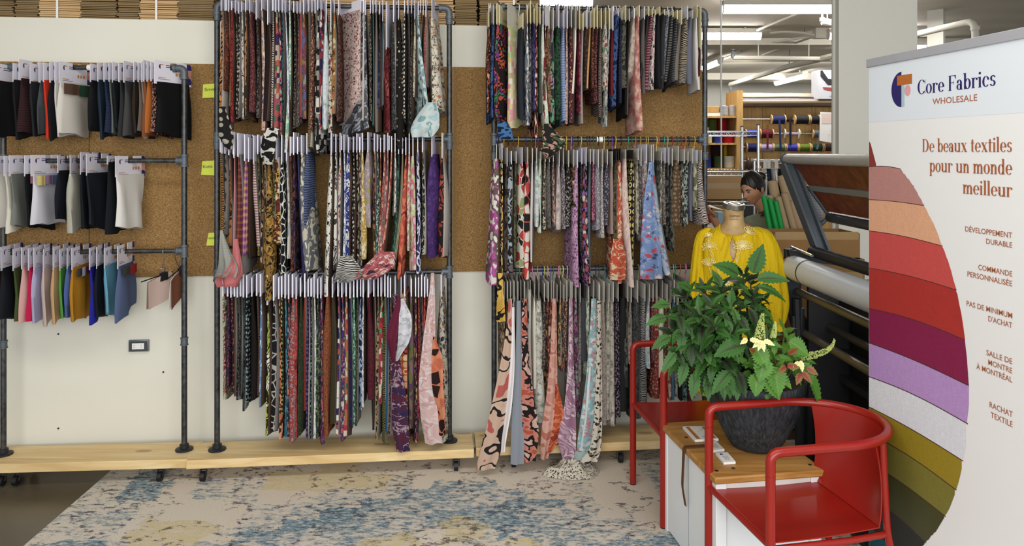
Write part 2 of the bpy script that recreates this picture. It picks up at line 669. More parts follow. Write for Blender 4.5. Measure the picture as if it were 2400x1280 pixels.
def m_rug():
    t = NT('distressed_rug')
    co = t.coord('Object')
    fine = t.noise(t.coord('Object', (16, 34, 1)), 1.0, 9, .78)
    fine2 = t.noise(t.coord('Object', (30, 70, 1), (3, 5, 0)), 1.0, 8, .75)
    fib = t.noise(t.coord('Object', (160, 420, 1)), 1.0, 3, .7)
    wob = t.noise(co, 9, 6, .65)
    vec = t.vmath('ADD', co, t.vmath('SCALE', t.vmath('SUBTRACT', wob.outputs['Color'], (.5, .5, .5)), .13))
    f1 = t.n('TexVoronoi', dict(distance='CHEBYCHEV'), Vector=t.vmath('MULTIPLY', vec, (2.9, 3.4, 0)), Scale=1.0, Randomness=.8)
    s1 = t.n('SeparateColor', None, Color=f1.outputs['Color'])
    big = t.noise(vec, 2.6, 3)
    F_ = fine.outputs[0]
    sep = t.n('SeparateXYZ', None, Vector=vec)
    ax = t.math('ABSOLUTE', t.math('SUBTRACT', sep.outputs[0], RUG_CX))
    ay = t.math('ABSOLUTE', t.math('SUBTRACT', sep.outputs[1], RUG_CY))
    stepx = t.math('DIVIDE', t.math('FLOOR', t.math('MULTIPLY', ax, 6)), 6)
    loz = t.math('ADD', t.math('MULTIPLY', stepx, .62), ay)
    loz2 = t.math('ADD', t.math('MULTIPLY', ax, .55), ay)
    ring = t.math('MULTIPLY', t.math('LESS_THAN', loz, 1.05), t.math('GREATER_THAN', loz, .55))
    inner = t.math('LESS_THAN', loz2, .66)
    border = t.math('GREATER_THAN', ax, 1.55)
    cells = t.math('GREATER_THAN', s1.outputs[0], .66)
    # how blue a field is: 0 plain cream .. 1 densely blue
    dens = t.math('ADD', t.math('MULTIPLY', ring, .55), t.math('ADD', t.math('MULTIPLY', border, .42), t.math('MULTIPLY', cells, .42)))
    dens = t.math('ADD', t.math('MINIMUM', dens, .75), t.math('MULTIPLY', t.math('SUBTRACT', big.outputs[0], .5), .7))
    lev = t.math('ADD', F_, t.math('MULTIPLY', t.math('SUBTRACT', dens, .5), .36))
    bm = t.n('MapRange', None, Value=lev, i1=.45, i2=.57).outputs[0]
    cream = t.ramp(fib.outputs[0], [(.3, lin('bdb2a7')), (.5, lin('d3cabf')), (.7, lin('e5ded3'))])
    warm = t.ramp(fib.outputs[0], [(.3, lin('bfa98c')), (.7, lin('dbcfb6'))])
    cream = t.mix(t.math('MULTIPLY', s1.outputs[2], .5), cream, warm)
    blue = t.ramp(fine2.outputs[0], [(.34, lin('344252')), (.45, lin('5c7485')), (.53, lin('8d9fa6')), (.62, lin('c2c8c4'))])
    gold = t.ramp(fine2.outputs[0], [(.35, lin('b39c5c')), (.65, lin('d6caa2'))])
    col = t.mix(bm, cream, blue)
    gsel = t.math('MAXIMUM', t.math('MULTIPLY', inner, t.math('GREATER_THAN', t.noise(vec, 4.2, 3).outputs[0], .50)), t.math('GREATER_THAN', s1.outputs[1], .86))
    gm = t.math('MULTIPLY', gsel, t.n('MapRange', None, Value=t.math('ADD', t.math('MULTIPLY', fine2.outputs[0], .6), t.math('MULTIPLY', F_, .4)), i1=.42, i2=.54).outputs[0])
    col = t.mix(t.math('MULTIPLY', gm, .9), col, gold)
    rim = t.math('LESS_THAN', t.math('ABSOLUTE', t.math('SUBTRACT', t.math('FRACT', t.math('MULTIPLY', loz2, 3.2)), .5)), .09)
    rm = t.math('MULTIPLY', t.math('MULTIPLY', rim, inner), t.math('GREATER_THAN', fine2.outputs[0], .50))
    edge = t.math('LESS_THAN', t.math('ABSOLUTE', t.math('SUBTRACT', t.noise(vec, 3.4, 4).outputs[0], .5)), .018)
    dk = t.math('MULTIPLY', t.math('GREATER_THAN', F_, .56), t.math('GREATER_THAN', fine2.outputs[0], .53))
    dk = t.math('MULTIPLY', dk, t.math('GREATER_THAN', dens, .25))
    dk = t.math('MAXIMUM', t.math('MAXIMUM', rm, dk), t.math('MULTIPLY', edge, t.math('GREATER_THAN', F_, .52)))
    col = t.mix(t.math('MULTIPLY', dk, .8), col, lin('46404c'))
    t.bump(fib.outputs[0], .4, .004)
    return t.done(col, .95, 0, .1)


RUG_CX, RUG_CY = -0.30, 0.02
M_WALL = m_wall()
M_CORK = m_cork()
M_FLOOR = m_floor()
M_CEIL = m_ceiling()
M_PINE = m_wood('e8d3a8', 'dcc08d', 'cbab74', 1.0, 0)
M_SHELFWOOD = m_wood('d9b478', 'c79e60', 'b08648', 1.0, 2, True)
M_TABLEWOOD = m_wood('b88c4e', 'a97b42', '95692f', 1.2, 0, False, .45)
M_REDWOOD = m_wood('8a482a', '713820', '562714', .9, 0, False, .5)
M_PIPE = m_pipe()
M_CARD = plain('e3e1ec', .6, 0, .3, .03)
M_CARDB = plain('d2d0dc', .6, 0, .3, .03)
M_CREAM = plain('ddd3ac', .7, 0, .3, .04)
M_GREYCARD = plain('bdbab2', .7, 0, .3, .05)
M_DARKCARD = plain('2c2622', .8, 0, .3, .05)
M_KRAFT = plain('a9885f', .85, 0, .2, .10, 9)
M_KRAFTD = plain('8e6c44', .85, 0, .2, .12, 9)
M_BLACK = plain('151517', .5, 0, .4)
M_DARKMETAL = plain('2a2c2f', .5, .3, .4, .15)
M_GREYMETAL = plain('5b6268', .5, .35, .4, .08)
M_CHROME = plain('c8ccd0', .2, 1.0, .5, .03)
M_WHITE = plain('e6e6e2', .5, 0, .4, .02)
M_WHITEPAINT = plain('e4e8ea', .4, 0, .4, .02)
M_PIPEWHITE = plain('cfcdc2', .6, 0, .3, .03)
M_RED = plain('8e1a11', .32, 0, .5, .03)
M_INK = plain('2a2230', .8)
M_NAVYINK = plain('2a2064', .6)
M_YNOTE = plain('d9e25a', .7, 0, .2, .03)
# ================================================================== the room
CEIL = 3.45
struct('floor', MB().box((-7, -4, -.1), (14, 20, 0)), M_FLOOR)
struct('ceiling', MB().box((-7, -4, CEIL), (14, 20, CEIL + .2)), M_CEIL)
# shallow downstand beams across the ceiling
for i, (y, h) in enumerate(((6.2, .10), (11.2, .10), (16.2, .14))):
    struct('trim_%d' % (i + 1), MB().box((-7, y, CEIL - h), (14, y + .5, CEIL + .01)), M_CEIL)
struct('wall_far', MB().box((-7, 18.6, 0), (14, 18.8, CEIL)), plain('dcdcd4', .7))
struct('wall_left', MB().box((-7.1, 5.5, 0), (-7, 18.7, CEIL)), plain('c4c4bc', .7))

# the white partition behind the racks
uR = WALL.hit(1645, 0)[0]
WTOP = 2.495


def wbox(u0, u1, v0, v1, z0, z1, fr=WALL):
    mb = MB()
    M = Matrix(((fr.U[0], fr.N[0], 0, fr.o[0]), (fr.U[1], fr.N[1], 0, fr.o[1]), (0, 0, 1, 0), (0, 0, 0, 1)))
    return mb.box((u0, v0, z0), (u1, v1, z1), M)


struct('wall_back', wbox(-3.9, uR, -.14, 0, 0, WTOP), M_WALL)

# cork boards pinned side by side to it
u1 = WALL.hit(211, 0)[0]
u2 = WALL.hit(1062, 0)[0]
edges = [(-3.9 + .02, u1 - .002, 'cork board at the far left behind the knit swatch rack'),
         (u1 + .002, u2 - .002, 'wide cork board with yellow sticky notes behind the middle pipe rack'),
         (u2 + .002, uR - .002, 'cork board behind the right pipe rack of hangers')]
for a, b, l in edges:
    tag(obj('cork_board', wbox(a, b, .0005, .012, 1.042, 2.247), M_CORK), l, 'cork board', 'cork boards on the white wall')

# sticky notes
NOTES = [((476, 198), (517, 195), (515, 229), (476, 230), 'Small', 'yellow sticky note reading Small, topmost of the three on cork'),
         ((474, 378), (505, 376), (505, 411), (473, 410), 'Knits', 'yellow sticky note reading Knits, middle one of three on cork'),
         ((489, 546), (512, 545), (510, 575), (485, 575), 'woven', 'yellow sticky note about wovens, lowest of the three on cork')]


def text_polys(s, size=1.0, align='LEFT', bold=0.0):
    """flat polygons of a line of lettering in its own plane"""
    cu = bpy.data.curves.new('lettering', 'FONT')
    cu.body = s
    cu.size = size
    cu.align_x = align
    cu.offset = bold
    cu.resolution_u = 3
    o = bpy.data.objects.new('lettering', cu)
    COL.objects.link(o)
    dg = bpy.context.evaluated_depsgraph_get()
    me = o.evaluated_get(dg).to_mesh()
    vs_ = [Vector(v.co) for v in me.vertices]
    fs = [tuple(p.vertices) for p in me.polygons]
    o.evaluated_get(dg).to_mesh_clear()
    bpy.data.objects.remove(o, do_unlink=True)
    bpy.data.curves.remove(cu)
    return vs_, fs


def text_on(mb, s, M, width=None, height=None, bold=0.0):
    """lettering mapped through M (local x right, y up); width and cap height in metres"""
    vs_, fs = text_polys(s, 1.0, 'LEFT', bold)
    if not vs_:
        return
    x0 = min(v.x for v in vs_); x1 = max(v.x for v in vs_)
    sx = width / (x1 - x0) if width else None
    sy = height / 0.69 if height else sx
    sx = sx or sy
    b = len(mb.v)
    for v in vs_:
        mb.vert(M @ Vector(((v.x - x0) * sx, v.y * sy, 0)))
    for f in fs:
        mb.face([b + i for i in f], 0, False)


def plane_matrix(o, x, y):
    x = Vector(x); y = Vector(y)
    z = x.cross(y)
    return Matrix(((x.x, y.x, z.x, o.x), (x.y, y.y, z.y, o.y), (x.z, y.z, z.z, o.z), (0, 0, 0, 1)))


Uw = Vector((WALL.U[0], WALL.U[1], 0))
Nw = Vector((WALL.N[0], WALL.N[1], 0))
for a, b, c, d, word, l in NOTES:
    pts = [WALL.at(q[0], q[1], .0128) for q in (a, b, c, d)]
    pts[2] = pts[2] + Nw * .010
    pts[3] = pts[3] + Nw * .012
    mb = MB()
    mb.prism([pts[0], pts[1], pts[2], pts[3]][::-1], Nw * .0012)
    n = tag(obj('sticky_note', mb, M_YNOTE), l, 'sticky note', 'yellow sticky notes on the cork')
    tm = MB()
    M = plane_matrix((pts[0] + (pts[3] - pts[0]) * .5) + (pts[1] - pts[0]) * .12 + Nw * .0075, (pts[1] - pts[0]).normalized(), Vector((0, 0, 1)))
    text_on(tm, word, M, width=(pts[1] - pts[0]).length * .7, height=.016)
    obj('handwriting', tm, plain('5b6a3a', .8), n)

# outlet
o0 = WALL.at(304, 796, 0); o1 = WALL.at(351, 822, 0)
uo0 = WALL.hit(304, 0)[0]; uo1 = WALL.hit(351, 0)[0]
out = thing('wall_outlet', 'double power outlet in a grey metal plate low on the white wall', 'power outlet', WALL.pt((uo0 + uo1) / 2, .001, o1.z))
obj('plate', wbox(uo0, uo1, .001, .02, o1.z, o0.z), plain('7d858a', .35, .6), out, bevel=.004)
obj('cover', wbox(uo0 + .006, uo1 - .006, .0201, .023, o1.z + .006, o0.z - .006), plain('3a3e42', .5), out)
obj('receptacle', wbox(uo0 + .022, uo1 - .022, .0231, .026, o1.z + .016, o0.z - .016), M_WHITE, out)
sl = MB()
for k in (-1, 1):
    cu_ = (uo0 + uo1) / 2 + k * .019
    zc = (o0.z + o1.z) / 2
    for dz in (-.006, .006):
        s_ = wbox(cu_ - .005, cu_ + .003, .0261, .0266, zc + dz - .001, zc + dz + .001)
        b = len(sl.v)
        for p in s_.v:
            sl.vert(p)
        for f in s_.f:
            sl.face([b + i for i in f], 0, False)
obj('slot', sl, M_BLACK, out)
for (x, y, l) in ((137, 783, 'dark screw head high on the white wall under the knit swatches'),
                  (137, 1004, 'dark screw head low on the white wall just above the plank'),
                  (383, 872, 'tiny dark screw head on the white wall, right of the outlet')):
    p = WALL.at(x, y, .0005)
    tag(obj('screw', MB().cyl(p, p + Nw * .004, .005, 10), M_DARKMETAL), l, 'screw', 'screws left in the wall')

# columns
c0 = P(1966, 355, 5.6).x; c1 = P(2150, 355, 5.6).x
struct('trim_4', MB().box((c0, 5.6, 0), (c1, 5.70, CEIL)), plain('e3e1d6', .6, 0, .3, .02))
bpy.data.objects['trim_4']['label'] = 'thick white square column'
tag(obj('conduit', MB().cyl((c0 - .004, 5.675, 0), (c0 - .004, 5.675, CEIL), .018, 12), M_PIPEWHITE),
    'white vertical conduit running up the left edge of the column', 'conduit')
Mc = Matrix.Translation((5.14, 8.9, 0)) @ Matrix.Rotation(radians(-38), 4, 'Z')
struct('trim_5', MB().box((-.17, 0, 0), (0, .17, CEIL), Mc), plain('c9c8be', .6, 0, .3, .02))

# ceiling lamps (tube fixtures)
M_TUBE = emit('fff8f4', 26.0)


def ceiling_lamp(a, b, label, r=.045):
    a = Vector(a); b = Vector(b)
    t = thing('ceiling_light', label, 'ceiling light', ((a + b) / 2), 'tube lights on the ceiling')
    d = (b - a).normalized()
    s = d.cross(Vector((0, 0, 1))).normalized()
    M = plane_matrix(a, d, s)
    L = (b - a).length
    # housing plate on the ceiling with the diffuser under it
    Mz = Matrix(((d.x, s.x, 0, a.x), (d.y, s.y, 0, a.y), (0, 0, 1, a.z), (0, 0, 0, 1)))
    hb = MB()
    hb.box((0, -.06, .035), (L, .06, .085), Mz)
    for q in (.18, .82):
        hb.box((L * q - .012, -.012, .085), (L * q + .012, .012, CEIL - a.z), Mz)
    obj('housing', hb, M_PIPEWHITE, t)
    mb = MB()
    prof = [(-r * 1.1, .035), (-r, -.01), (-r * .6, -.04), (0, -.052), (r * .6, -.04), (r, -.01), (r * 1.1, .035)]
    mb.rings([[a + d * q + s * x + Vector((0, 0, z)) for (x, z) in prof] for q in (.012, L - .012)])
    obj('diffuser', mb, M_TUBE, t)
    eb = MB()
    for q in (0, L - .012):
        eb.rings([[a + d * (q + e) + s * x * 1.08 + Vector((0, 0, z * 1.08)) for (x, z) in prof] for e in (0, .012)])
    obj('end_cap', eb, M_PIPEWHITE, t)
    return t


ceiling_lamp((P(1692, 21, 8.1).x, 8.1, 3.296), (P(1692, 21, 8.1).x + 1.5, 8.1, 3.296), 'long bright tube light nearest the column at the top')
ceiling_lamp((2.18, 10.2, 3.33), (P(1784, 84, 10.2).x, 10.2, 3.33), 'bright tube light second row back, beside the rack top corner')
ceiling_lamp((P(1940, 88, 10.2).x, 10.2, 3.33), (P(1940, 88, 10.2).x + 1.2, 10.2, 3.33), 'tube light mostly hidden behind the white column')
ceiling_lamp((3.62, 12.98, 3.31), (3.60, 14.2, 3.31), 'tube light end seen beside the right upright of the rack')
ceiling_lamp((6.01, 15.3, 3.30), (6.01, 17.0, 3.30), 'slanting tube light farthest back over the shelving')
ceiling_lamp((.28, 7.8, 3.30), (.85, 7.8, 3.30), 'tube light glimpsed above the cream swatch cards')
ceiling_lamp((5.0, 11.2, 3.30), (6.2, 11.2, 3.30), 'tube light glimpsed above the banner, right of the column')

# ceiling pipes
def cpipe(pts, r, label, fit=True, mat=None, drop=None):
    t = thing('ceiling_pipe', label, 'ceiling pipe', Vector(pts[0]), 'white pipes under the ceiling')
    obj('pipe', MB().tube(bend(pts, .06, 4), r, 8), mat or M_PIPEWHITE, t)
    hb = MB()
    a, b = Vector(pts[0]), Vector(pts[-1])
    for k in (.25, .75):
        q = a.lerp(b, k) if len(pts) == 2 else Vector(pts[len(pts) // 2])
        hb.cyl(q, (q.x, q.y, CEIL), .006, 6)
    obj('hanger_rod', hb, M_PIPEWHITE, t)
    return t


t = cpipe([P(1712, 198, 15.05), P(1850, 155, 11.8), P(1985, 124, 10.2)], .045, 'white sprinkler main slanting back under the ceiling')
p = P(1712, 198, 15.05)
obj('sprinkler_head', MB().lathe([(.012, -.2), (.04, -.19), (.015, -.15), (.03, -.1), (.03, 0)], p, 10), M_GREYMETAL, t)
cpipe([P(1718, 135, 10.84), P(1955, 138, 10.84)], .032, 'white horizontal branch pipe with a sprinkler elbow')
p = P(1718, 135, 10.84)
tag(obj('sprinkler', MB().lathe([(.03, 0), (.03, .05), (.012, .06), (.012, .10), (.04, .11), (.04, .12)], p, 10), M_GREYMETAL),
    'upright sprinkler on the left end of the branch pipe', 'sprinkler', 'ceiling sprinklers')
cpipe([P(1764, 75, 10.28), P(1890, 23, 8.75)], .018, 'thin white conduit slanting between two tube lights')
cpipe([P(1806, 77, 10.3), P(1840, 74, 10.3), P(1885, 77, 10.3), P(1912, 83, 10.3)], .018, 'thin wavy white conduit running to a junction box')
cpipe([P(1912, 84, 10.3), P(1790, 102, 11.4), P(1738, 124, 12.6), P(1690, 140, 13.6)], .016, 'thin white conduit fanning back from the junction box, upper one')
cpipe([P(1912, 84, 10.3), P(1775, 132, 13.5)], .016, 'thin white conduit fanning back from the junction box, lower one')
p = P(1922, 82, 10.3)
tag(obj('junction_box', MB().box((p.x - .08, p.y - .06, p.z - .05), (p.x + .10, p.y + .06, CEIL - .002)), M_PIPEWHITE),
    'small white junction box beside the column top', 'junction box')
cpipe([P(1927, 50, 8.4), P(1975, 58, 8.4)], .04, 'short white sprinkler elbow beside the column top')
p = P(1927, 50, 8.4)
tag(obj('sprinkler', MB().lathe([(.03, 0), (.03, .04), (.012, .05), (.012, .08), (.035, .09), (.035, .10)], p, 10), plain('a58f55', .4, .6)),
    'brass sprinkler on the elbow beside the column top', 'sprinkler', 'ceiling sprinklers')
# pvc drain right of the column, over the banner
t = thing('drain_pipe', 'white plastic drain pipe with an elbow above the banner', 'drain pipe', P(2286, 60, 7.5))
a = P(2286, 48, 7.5)
obj('pipe', MB().tube(bend([(a.x, a.y, 0), a, P(2150, 80, 8.34)], .12, 8), .034, 14), M_PIPEWHITE, t)
obj('coupling', MB().cyl((a.x, a.y, a.z - .10), (a.x, a.y, a.z - .06), .043, 14), M_PIPEWHITE, t)
t = cpipe([P(2145, 76, 12), P(2400, 84, 12)], .05, 'white pipe far back above the banner', mat=M_PIPEWHITE)
# hanging white cord
tag(obj('pull_string', MB().tube([P(1690, -40, 7.0), P(1690, 160, 7.0), P(1691, 560, 7.0)], [.009, .008, .005], 6), M_WHITE),
    'thin white cord hanging straight down beside the rack', 'cord')

# ================================================================== cardboard bundles on top of the partition
M_SHEETD = plain('86704f', .9, 0, .2, .16, 14)
M_SHEETL = plain('c7a578', .9, 0, .2, .12, 14)


def bundle(px0, px1, y1, light, strap, label, v0=-.02, turn=0.0):
    """a strapped bundle of folded flat cardboard standing on the wall's ledge"""
    a = WALL.hit(px0, v0)[0]; b = WALL.hit(px1, v0)[0]
    zb = WTOP + .002
    n = 34
    t = thing('cardboard_bundle', label, 'cardboard bundle', WALL.pt((a + b) / 2, v0, zb), 'bundles of flat cardboard on the wall top')
    mb = MB()
    rr = random.Random(px0)
    z = zb
    while z < zb + .42:
        h = rr.uniform(.008, .013)
        j = rr.uniform(-.006, .006)
        j2 = rr.uniform(-.008, .004)
        s = wbox(a + j, b + j + rr.uniform(-.004, .004), -.60, v0 + j2, z, z + h - rr.uniform(.0015, .004))
        k = len(mb.v)
        for p in s.v:
            mb.vert(p)
        for f in s.f:
            mb.face([k + i for i in f], 0, False)
        z += h
    obj('cardboard_sheets', mb, M_SHEETL if light else M_SHEETD, t)
    if strap:
        us = WALL.hit(strap, v0)[0]
        obj('strap', wbox(us - .006, us + .006, v0 + .004, v0 + .0065, zb, zb + .43), M_WHITE, t)
    return t


struct('trim_6', wbox(-3.9, uR, -.75, -.14, WTOP - .05, WTOP), M_WALL)
bundle(-60, 30, 0, False, None, 'dark flat cardboard bundle at the far left of the wall top')
bundle(36, 90, 0, False, None, 'narrow dark cardboard bundle, second from the left on the wall top')
bundle(91, 187, 0, True, 135, 'pale edged cardboard bundle with white strap, nearer the left end')
bundle(188, 272, 0, False, None, 'dark cardboard bundle right of the left strapped pale bundle')
bundle(276, 326, 0, False, None, 'dark cardboard bundle left of the second strapped pale bundle')
bundle(327, 416, 0, True, 367, 'pale edged cardboard bundle with white strap left of the rack post')
bundle(417, 500, 0, False, None, 'dark cardboard bundle just left of the middle rack post')
bundle(560, 700, 0, False, None, 'dark cardboard bundle behind the left half of the top fabrics')
bundle(705, 1000, 0, True, 850, 'wide cardboard bundle behind the right half of the top fabrics')
bundle(1002, 1064, 0, True, None, 'pale edged cardboard bundle behind the middle rack top elbow')
bundle(1066, 1118, 0, False, None, 'dark cardboard bundle between the middle and right racks')
bundle(1124, 1168, 0, False, None, 'dark cardboard bundle behind the right rack left elbow')
bundle(1170, 1214, 0, True, 1204, 'pale edged strapped cardboard bundle above the right rack rail')
bundle(1216, 1263, 0, False, None, 'dark cardboard bundle at the right end of the wall top')

# ================================================================== rug
rz = .010
mb = MB()
rp = [(-2.19, 4.16), (-2.10, 2.0), (-2.06, 1.2), (2.3, 1.35), (2.2, 4.55)]
mb.prism([(x, y, .0005) for x, y in rp], (0, 0, rz))
tag(obj('area_rug', mb, m_rug()), 'large worn blue, cream and gold area rug under the racks and chairs', 'rug')
# ================================================================== pipe racks
def zat(fr, px, py, v):
    u, Z = fr.hit(px, v)
    return CH + (HZ - py) / F * Z


ZB0, ZB1 = .088, .135          # plank under the racks


def pipe_rack(label, fr, uL, uR_, ztop, rails, couplings, plank, casters, sleeves=()):
    t = thing('pipe_rack', label, 'pipe rack', fr.pt((uL + uR_) / 2, 0, .0), 'black pipe racks along the wall')
    r = .0148
    for u in (uL, uR_):
        mb = MB().cyl(fr.pt(u, 0, ZB1 + .004), fr.pt(u, 0, ztop - .03), r, 14)
        up = obj('upright', mb, M_PIPE, t)
        fl = MB().lathe([(.046, 0), (.046, .008), (.034, .012), (.024, .014), (.024, .032), (.020, .034)], fr.pt(u, 0, ZB1), 20)
        obj('floor_flange', fl, M_DARKMETAL, up)
        for z in couplings:
            fb = MB()
            fb.lathe([(r, 0), (.021, .002), (.021, .008), (.0185, .010), (.0185, .036), (.021, .038), (.021, .044), (r, .046)], fr.pt(u, 0, z), 14)
            obj('coupling', fb, M_GREYMETAL, up)
    s = .05
    # top corners
    for u, sg in ((uL, 1), (uR_, -1)):
        e = MB().tube(bend([fr.pt(u, 0, ztop - .055), fr.pt(u, 0, ztop), fr.pt(u + sg * .055, 0, ztop)], .035, 6), .0185, 14)
        e.lathe([(.0225, 0), (.0225, .014)], fr.pt(u, 0, ztop - .06), 14)
        e.cyl(fr.pt(u + sg * .042, 0, ztop), fr.pt(u + sg * .058, 0, ztop), .0225, 14)
        obj('elbow', e, M_GREYMETAL, t)
    for z in [ztop] + list(rails):
        obj('rail', MB().cyl(fr.pt(uL, 0, z) if z != ztop else fr.pt(uL + .04, 0, z), fr.pt(uR_, 0, z) if z != ztop else fr.pt(uR_ - .04, 0, z), .0128, 12), M_PIPE, t)
        if z != ztop:
            for u, sg in ((uL, 1), (uR_, -1)):
                te = MB()
                te.lathe([(.0215, -.034), (.0215, -.022), (.0185, -.02), (.0185, .02), (.0215, .022), (.0215, .034)], fr.pt(u, 0, z), 14)
                te.cyl(fr.pt(u, 0, z), fr.pt(u + sg * .034, 0, z), .0185, 12)
                te.cyl(fr.pt(u + sg * .026, 0, z), fr.pt(u + sg * .040, 0, z), .0215, 12)
                obj('tee_fitting', te, M_GREYMETAL, t)
    for (u, z, w) in sleeves:
        obj('rail_sleeve', MB().cyl(fr.pt(u, 0, z), fr.pt(u + w, 0, z), .0165, 12), M_WHITE, t)
    a, b = plank
    mb = wbox(a, b, -.115, .128, ZB0, ZB1, fr)
    pk = obj('plank', mb, M_PINE, t, bevel=.003)
    for u in casters:
        for v in (.085, -.08):
            cb = MB()
            cb.cyl(fr.pt(u - .011, v + .012, .0365), fr.pt(u + .011, v + .012, .0365), .0255, 16)
            c = obj('caster', cb, M_BLACK, t)
            fk = MB()
            fk.cyl(fr.pt(u, v, .068), fr.pt(u, v, ZB0), .012, 10)
            fk.tube([fr.pt(u - .015, v, .07), fr.pt(u - .015, v + .012, .036)], .005, 6)
            fk.tube([fr.pt(u + .015, v, .07), fr.pt(u + .015, v + .012, .036)], .005, 6)
            obj('caster_fork', fk, M_DARKMETAL, c)
    return t


L1, L2, L3 = RK1.hit(8, 0)[0], RK2.hit(509, 0)[0], RK3.hit(1158, 0)[0]
R1, R2_, R3_ = RK1.hit(432, 0)[0], RK2.hit(1053, 0)[0], RK3.hit(1652, 0)[0]
T1, M1, B1 = 2.20, 1.700, 1.212
T2, M2, B2 = 2.548, 1.818, 1.080
T3, M3, B3 = 2.564, 1.818, 1.082
pipe_rack('short black pipe rack at far left hung with knit swatches', RK1, L1, R1, T1, [M1, B1], [.70],
          (L1 - .9, RK1.hit(440, .12)[0]), [L1 + .12, R1 - .09, L1 + .05], [(RK1.hit(206, 0)[0], T1, .05)])
pipe_rack('tall black pipe rack in the middle crowded with printed fabric swatches', RK2, L2, R2_, T2, [M2, B2], [1.76, 2.455],
          (RK2.hit(437, .12)[0], RK2.hit(1111, .12)[0]), [L2 - .045, R2_ + .035])
pipe_rack('tall black pipe rack on the right with hangers and card headed fabrics', RK3, L3, R3_, T3, [M3, B3], [1.70, 2.47],
          (RK3.hit(1116, .12)[0], R3_ + .09), [L3 + .10, R3_ - .06, L3 + .7], [(RK3.hit(1398, 0)[0], M3, .035)])

# ================================================================== swatches
M_PALEBACK = fabric('solid', ['a39e97'])
M_GREYBACK = fabric('solid', ['6f6b68'])
M_BROWNBACK = fabric('solid', ['4a3a30'])
BACKS = [M_PALEBACK, M_GREYBACK, M_BROWNBACK]
NRING = 16


def cloth_ring(c, a, b, D, T, rip, k, ph, hem, zdir=Vector((0, 0, 1))):
    """flattened cross-section; a across, b normal"""
    out = []
    for j in range(NRING):
        th = pi + 2 * pi * (j + .5) / NRING
        s = cos(th)
        q = sin(th)
        tau = math.copysign(abs(q) ** .55, q) * T
        out.append(c + a * (s * D) + b * (tau + rip * sin(k * s + ph)) + zdir * hem(s))
    return out


def cloth_mesh(mb, rows, uvscale=1.0, back=None, u0=0.0):
    """rows: list of (centre, across, normal, D, T, ripple, k, phase, hemfun, vcoord)"""
    rings, uvs = [], []
    per = 4 * sorted(r[3] for r in rows)[int(len(rows) * .7)]
    for (c, a, b, D, T, rip, k, ph, hem, vv) in rows:
        rings.append(cloth_ring(c, a, b, D, T, rip, k, ph, hem))
        uvs.append([(u0 + per * (j + .5) / NRING, vv) for j in range(NRING)])
    f0 = len(mb.f)
    mb.rings(rings, uvs=uvs)
    if back is not None:
        n = NRING
        for i in range(f0, len(mb.f)):
            jj = (i - f0) % n
            if (i - f0) < n * (len(rows) - 1) and n // 2 <= jj < n - 1:
                mb.mi[i] = back
    return mb


ORD = ['', 'first', 'second', 'third', 'fourth', 'fifth', 'sixth', 'seventh', 'eighth', 'ninth', 'tenth', '11th', '12th', '13th', '14th', '15th',
       '16th', '17th', '18th', '19th'] + ['%dth' % i if i % 10 not in (1, 2, 3) else '%d%s' % (i, {1: 'st', 2: 'nd', 3: 'rd'}[i % 10]) for i in range(20, 99)]


def logo_print(card, o, x, y, w, sgn=1):
    """tiny printed mark and lines on a header card; o = top left of the printed face"""
    n = Vector(x).cross(Vector(y)) * .0006
    def pp(u, v):
        return o + x * u + y * v + n
    mb = MB()
    k = [pp(.16 * w, -.018)] + [pp(.16 * w - .011 * sin(t * pi / 8), -.018 - .0125 + .0125 * cos(t * pi / 8)) for t in range(9)]
    mb.poly(k[::-1])
    text_rows = [(-.023, .30, .18, .0035), (-.033, .30, .20, .004)]
    for (v, u, l, h) in text_rows:
        mb.poly([pp(u * w, v), pp((u + l) * w, v), pp((u + l) * w, v + h), pp(u * w, v + h)])
    mb.poly([pp(.10 * w, -.098), pp(.42 * w, -.098), pp(.42 * w, -.096), pp(.10 * w, -.096)])
    obj('printed_logo', mb, M_NAVYINK, card)
    ob = MB()
    ob.poly([pp(.15 * w, -.022), pp(.24 * w, -.022), pp(.24 * w, -.018), pp(.15 * w, -.018)])
    ob.poly([pp(.10 * w, -.090), pp(.30 * w, -.090), pp(.30 * w, -.087), pp(.10 * w, -.087)])
    for k in range(3):
        ob.poly([pp((.56 + .09 * k) * w, -.074), pp((.615 + .09 * k) * w, -.074), pp((.615 + .09 * k) * w, -.058), pp((.56 + .09 * k) * w, -.058)])
    obj('printed_lines', ob, plain('c9823c', .7), card)
    if w > .1:
        for (v0, v1) in ((-.034, -.001), (-.112, -.078)):
            nb = MB()
            nb.poly([pp(.87 * w, v0), pp(.998 * w, v0), pp(.998 * w, v1 - .012), pp(.975 * w, v1), pp(.87 * w, v1)])
            obj('printed_navy_block', nb, M_NAVYINK, card)
        nb = MB()
        nb.poly([pp(.87 * w, -.077), pp(.998 * w, -.077), pp(.998 * w, -.035), pp(.87 * w, -.035)])
        obj('printed_pink_block', nb, plain('c98a80', .7), card)


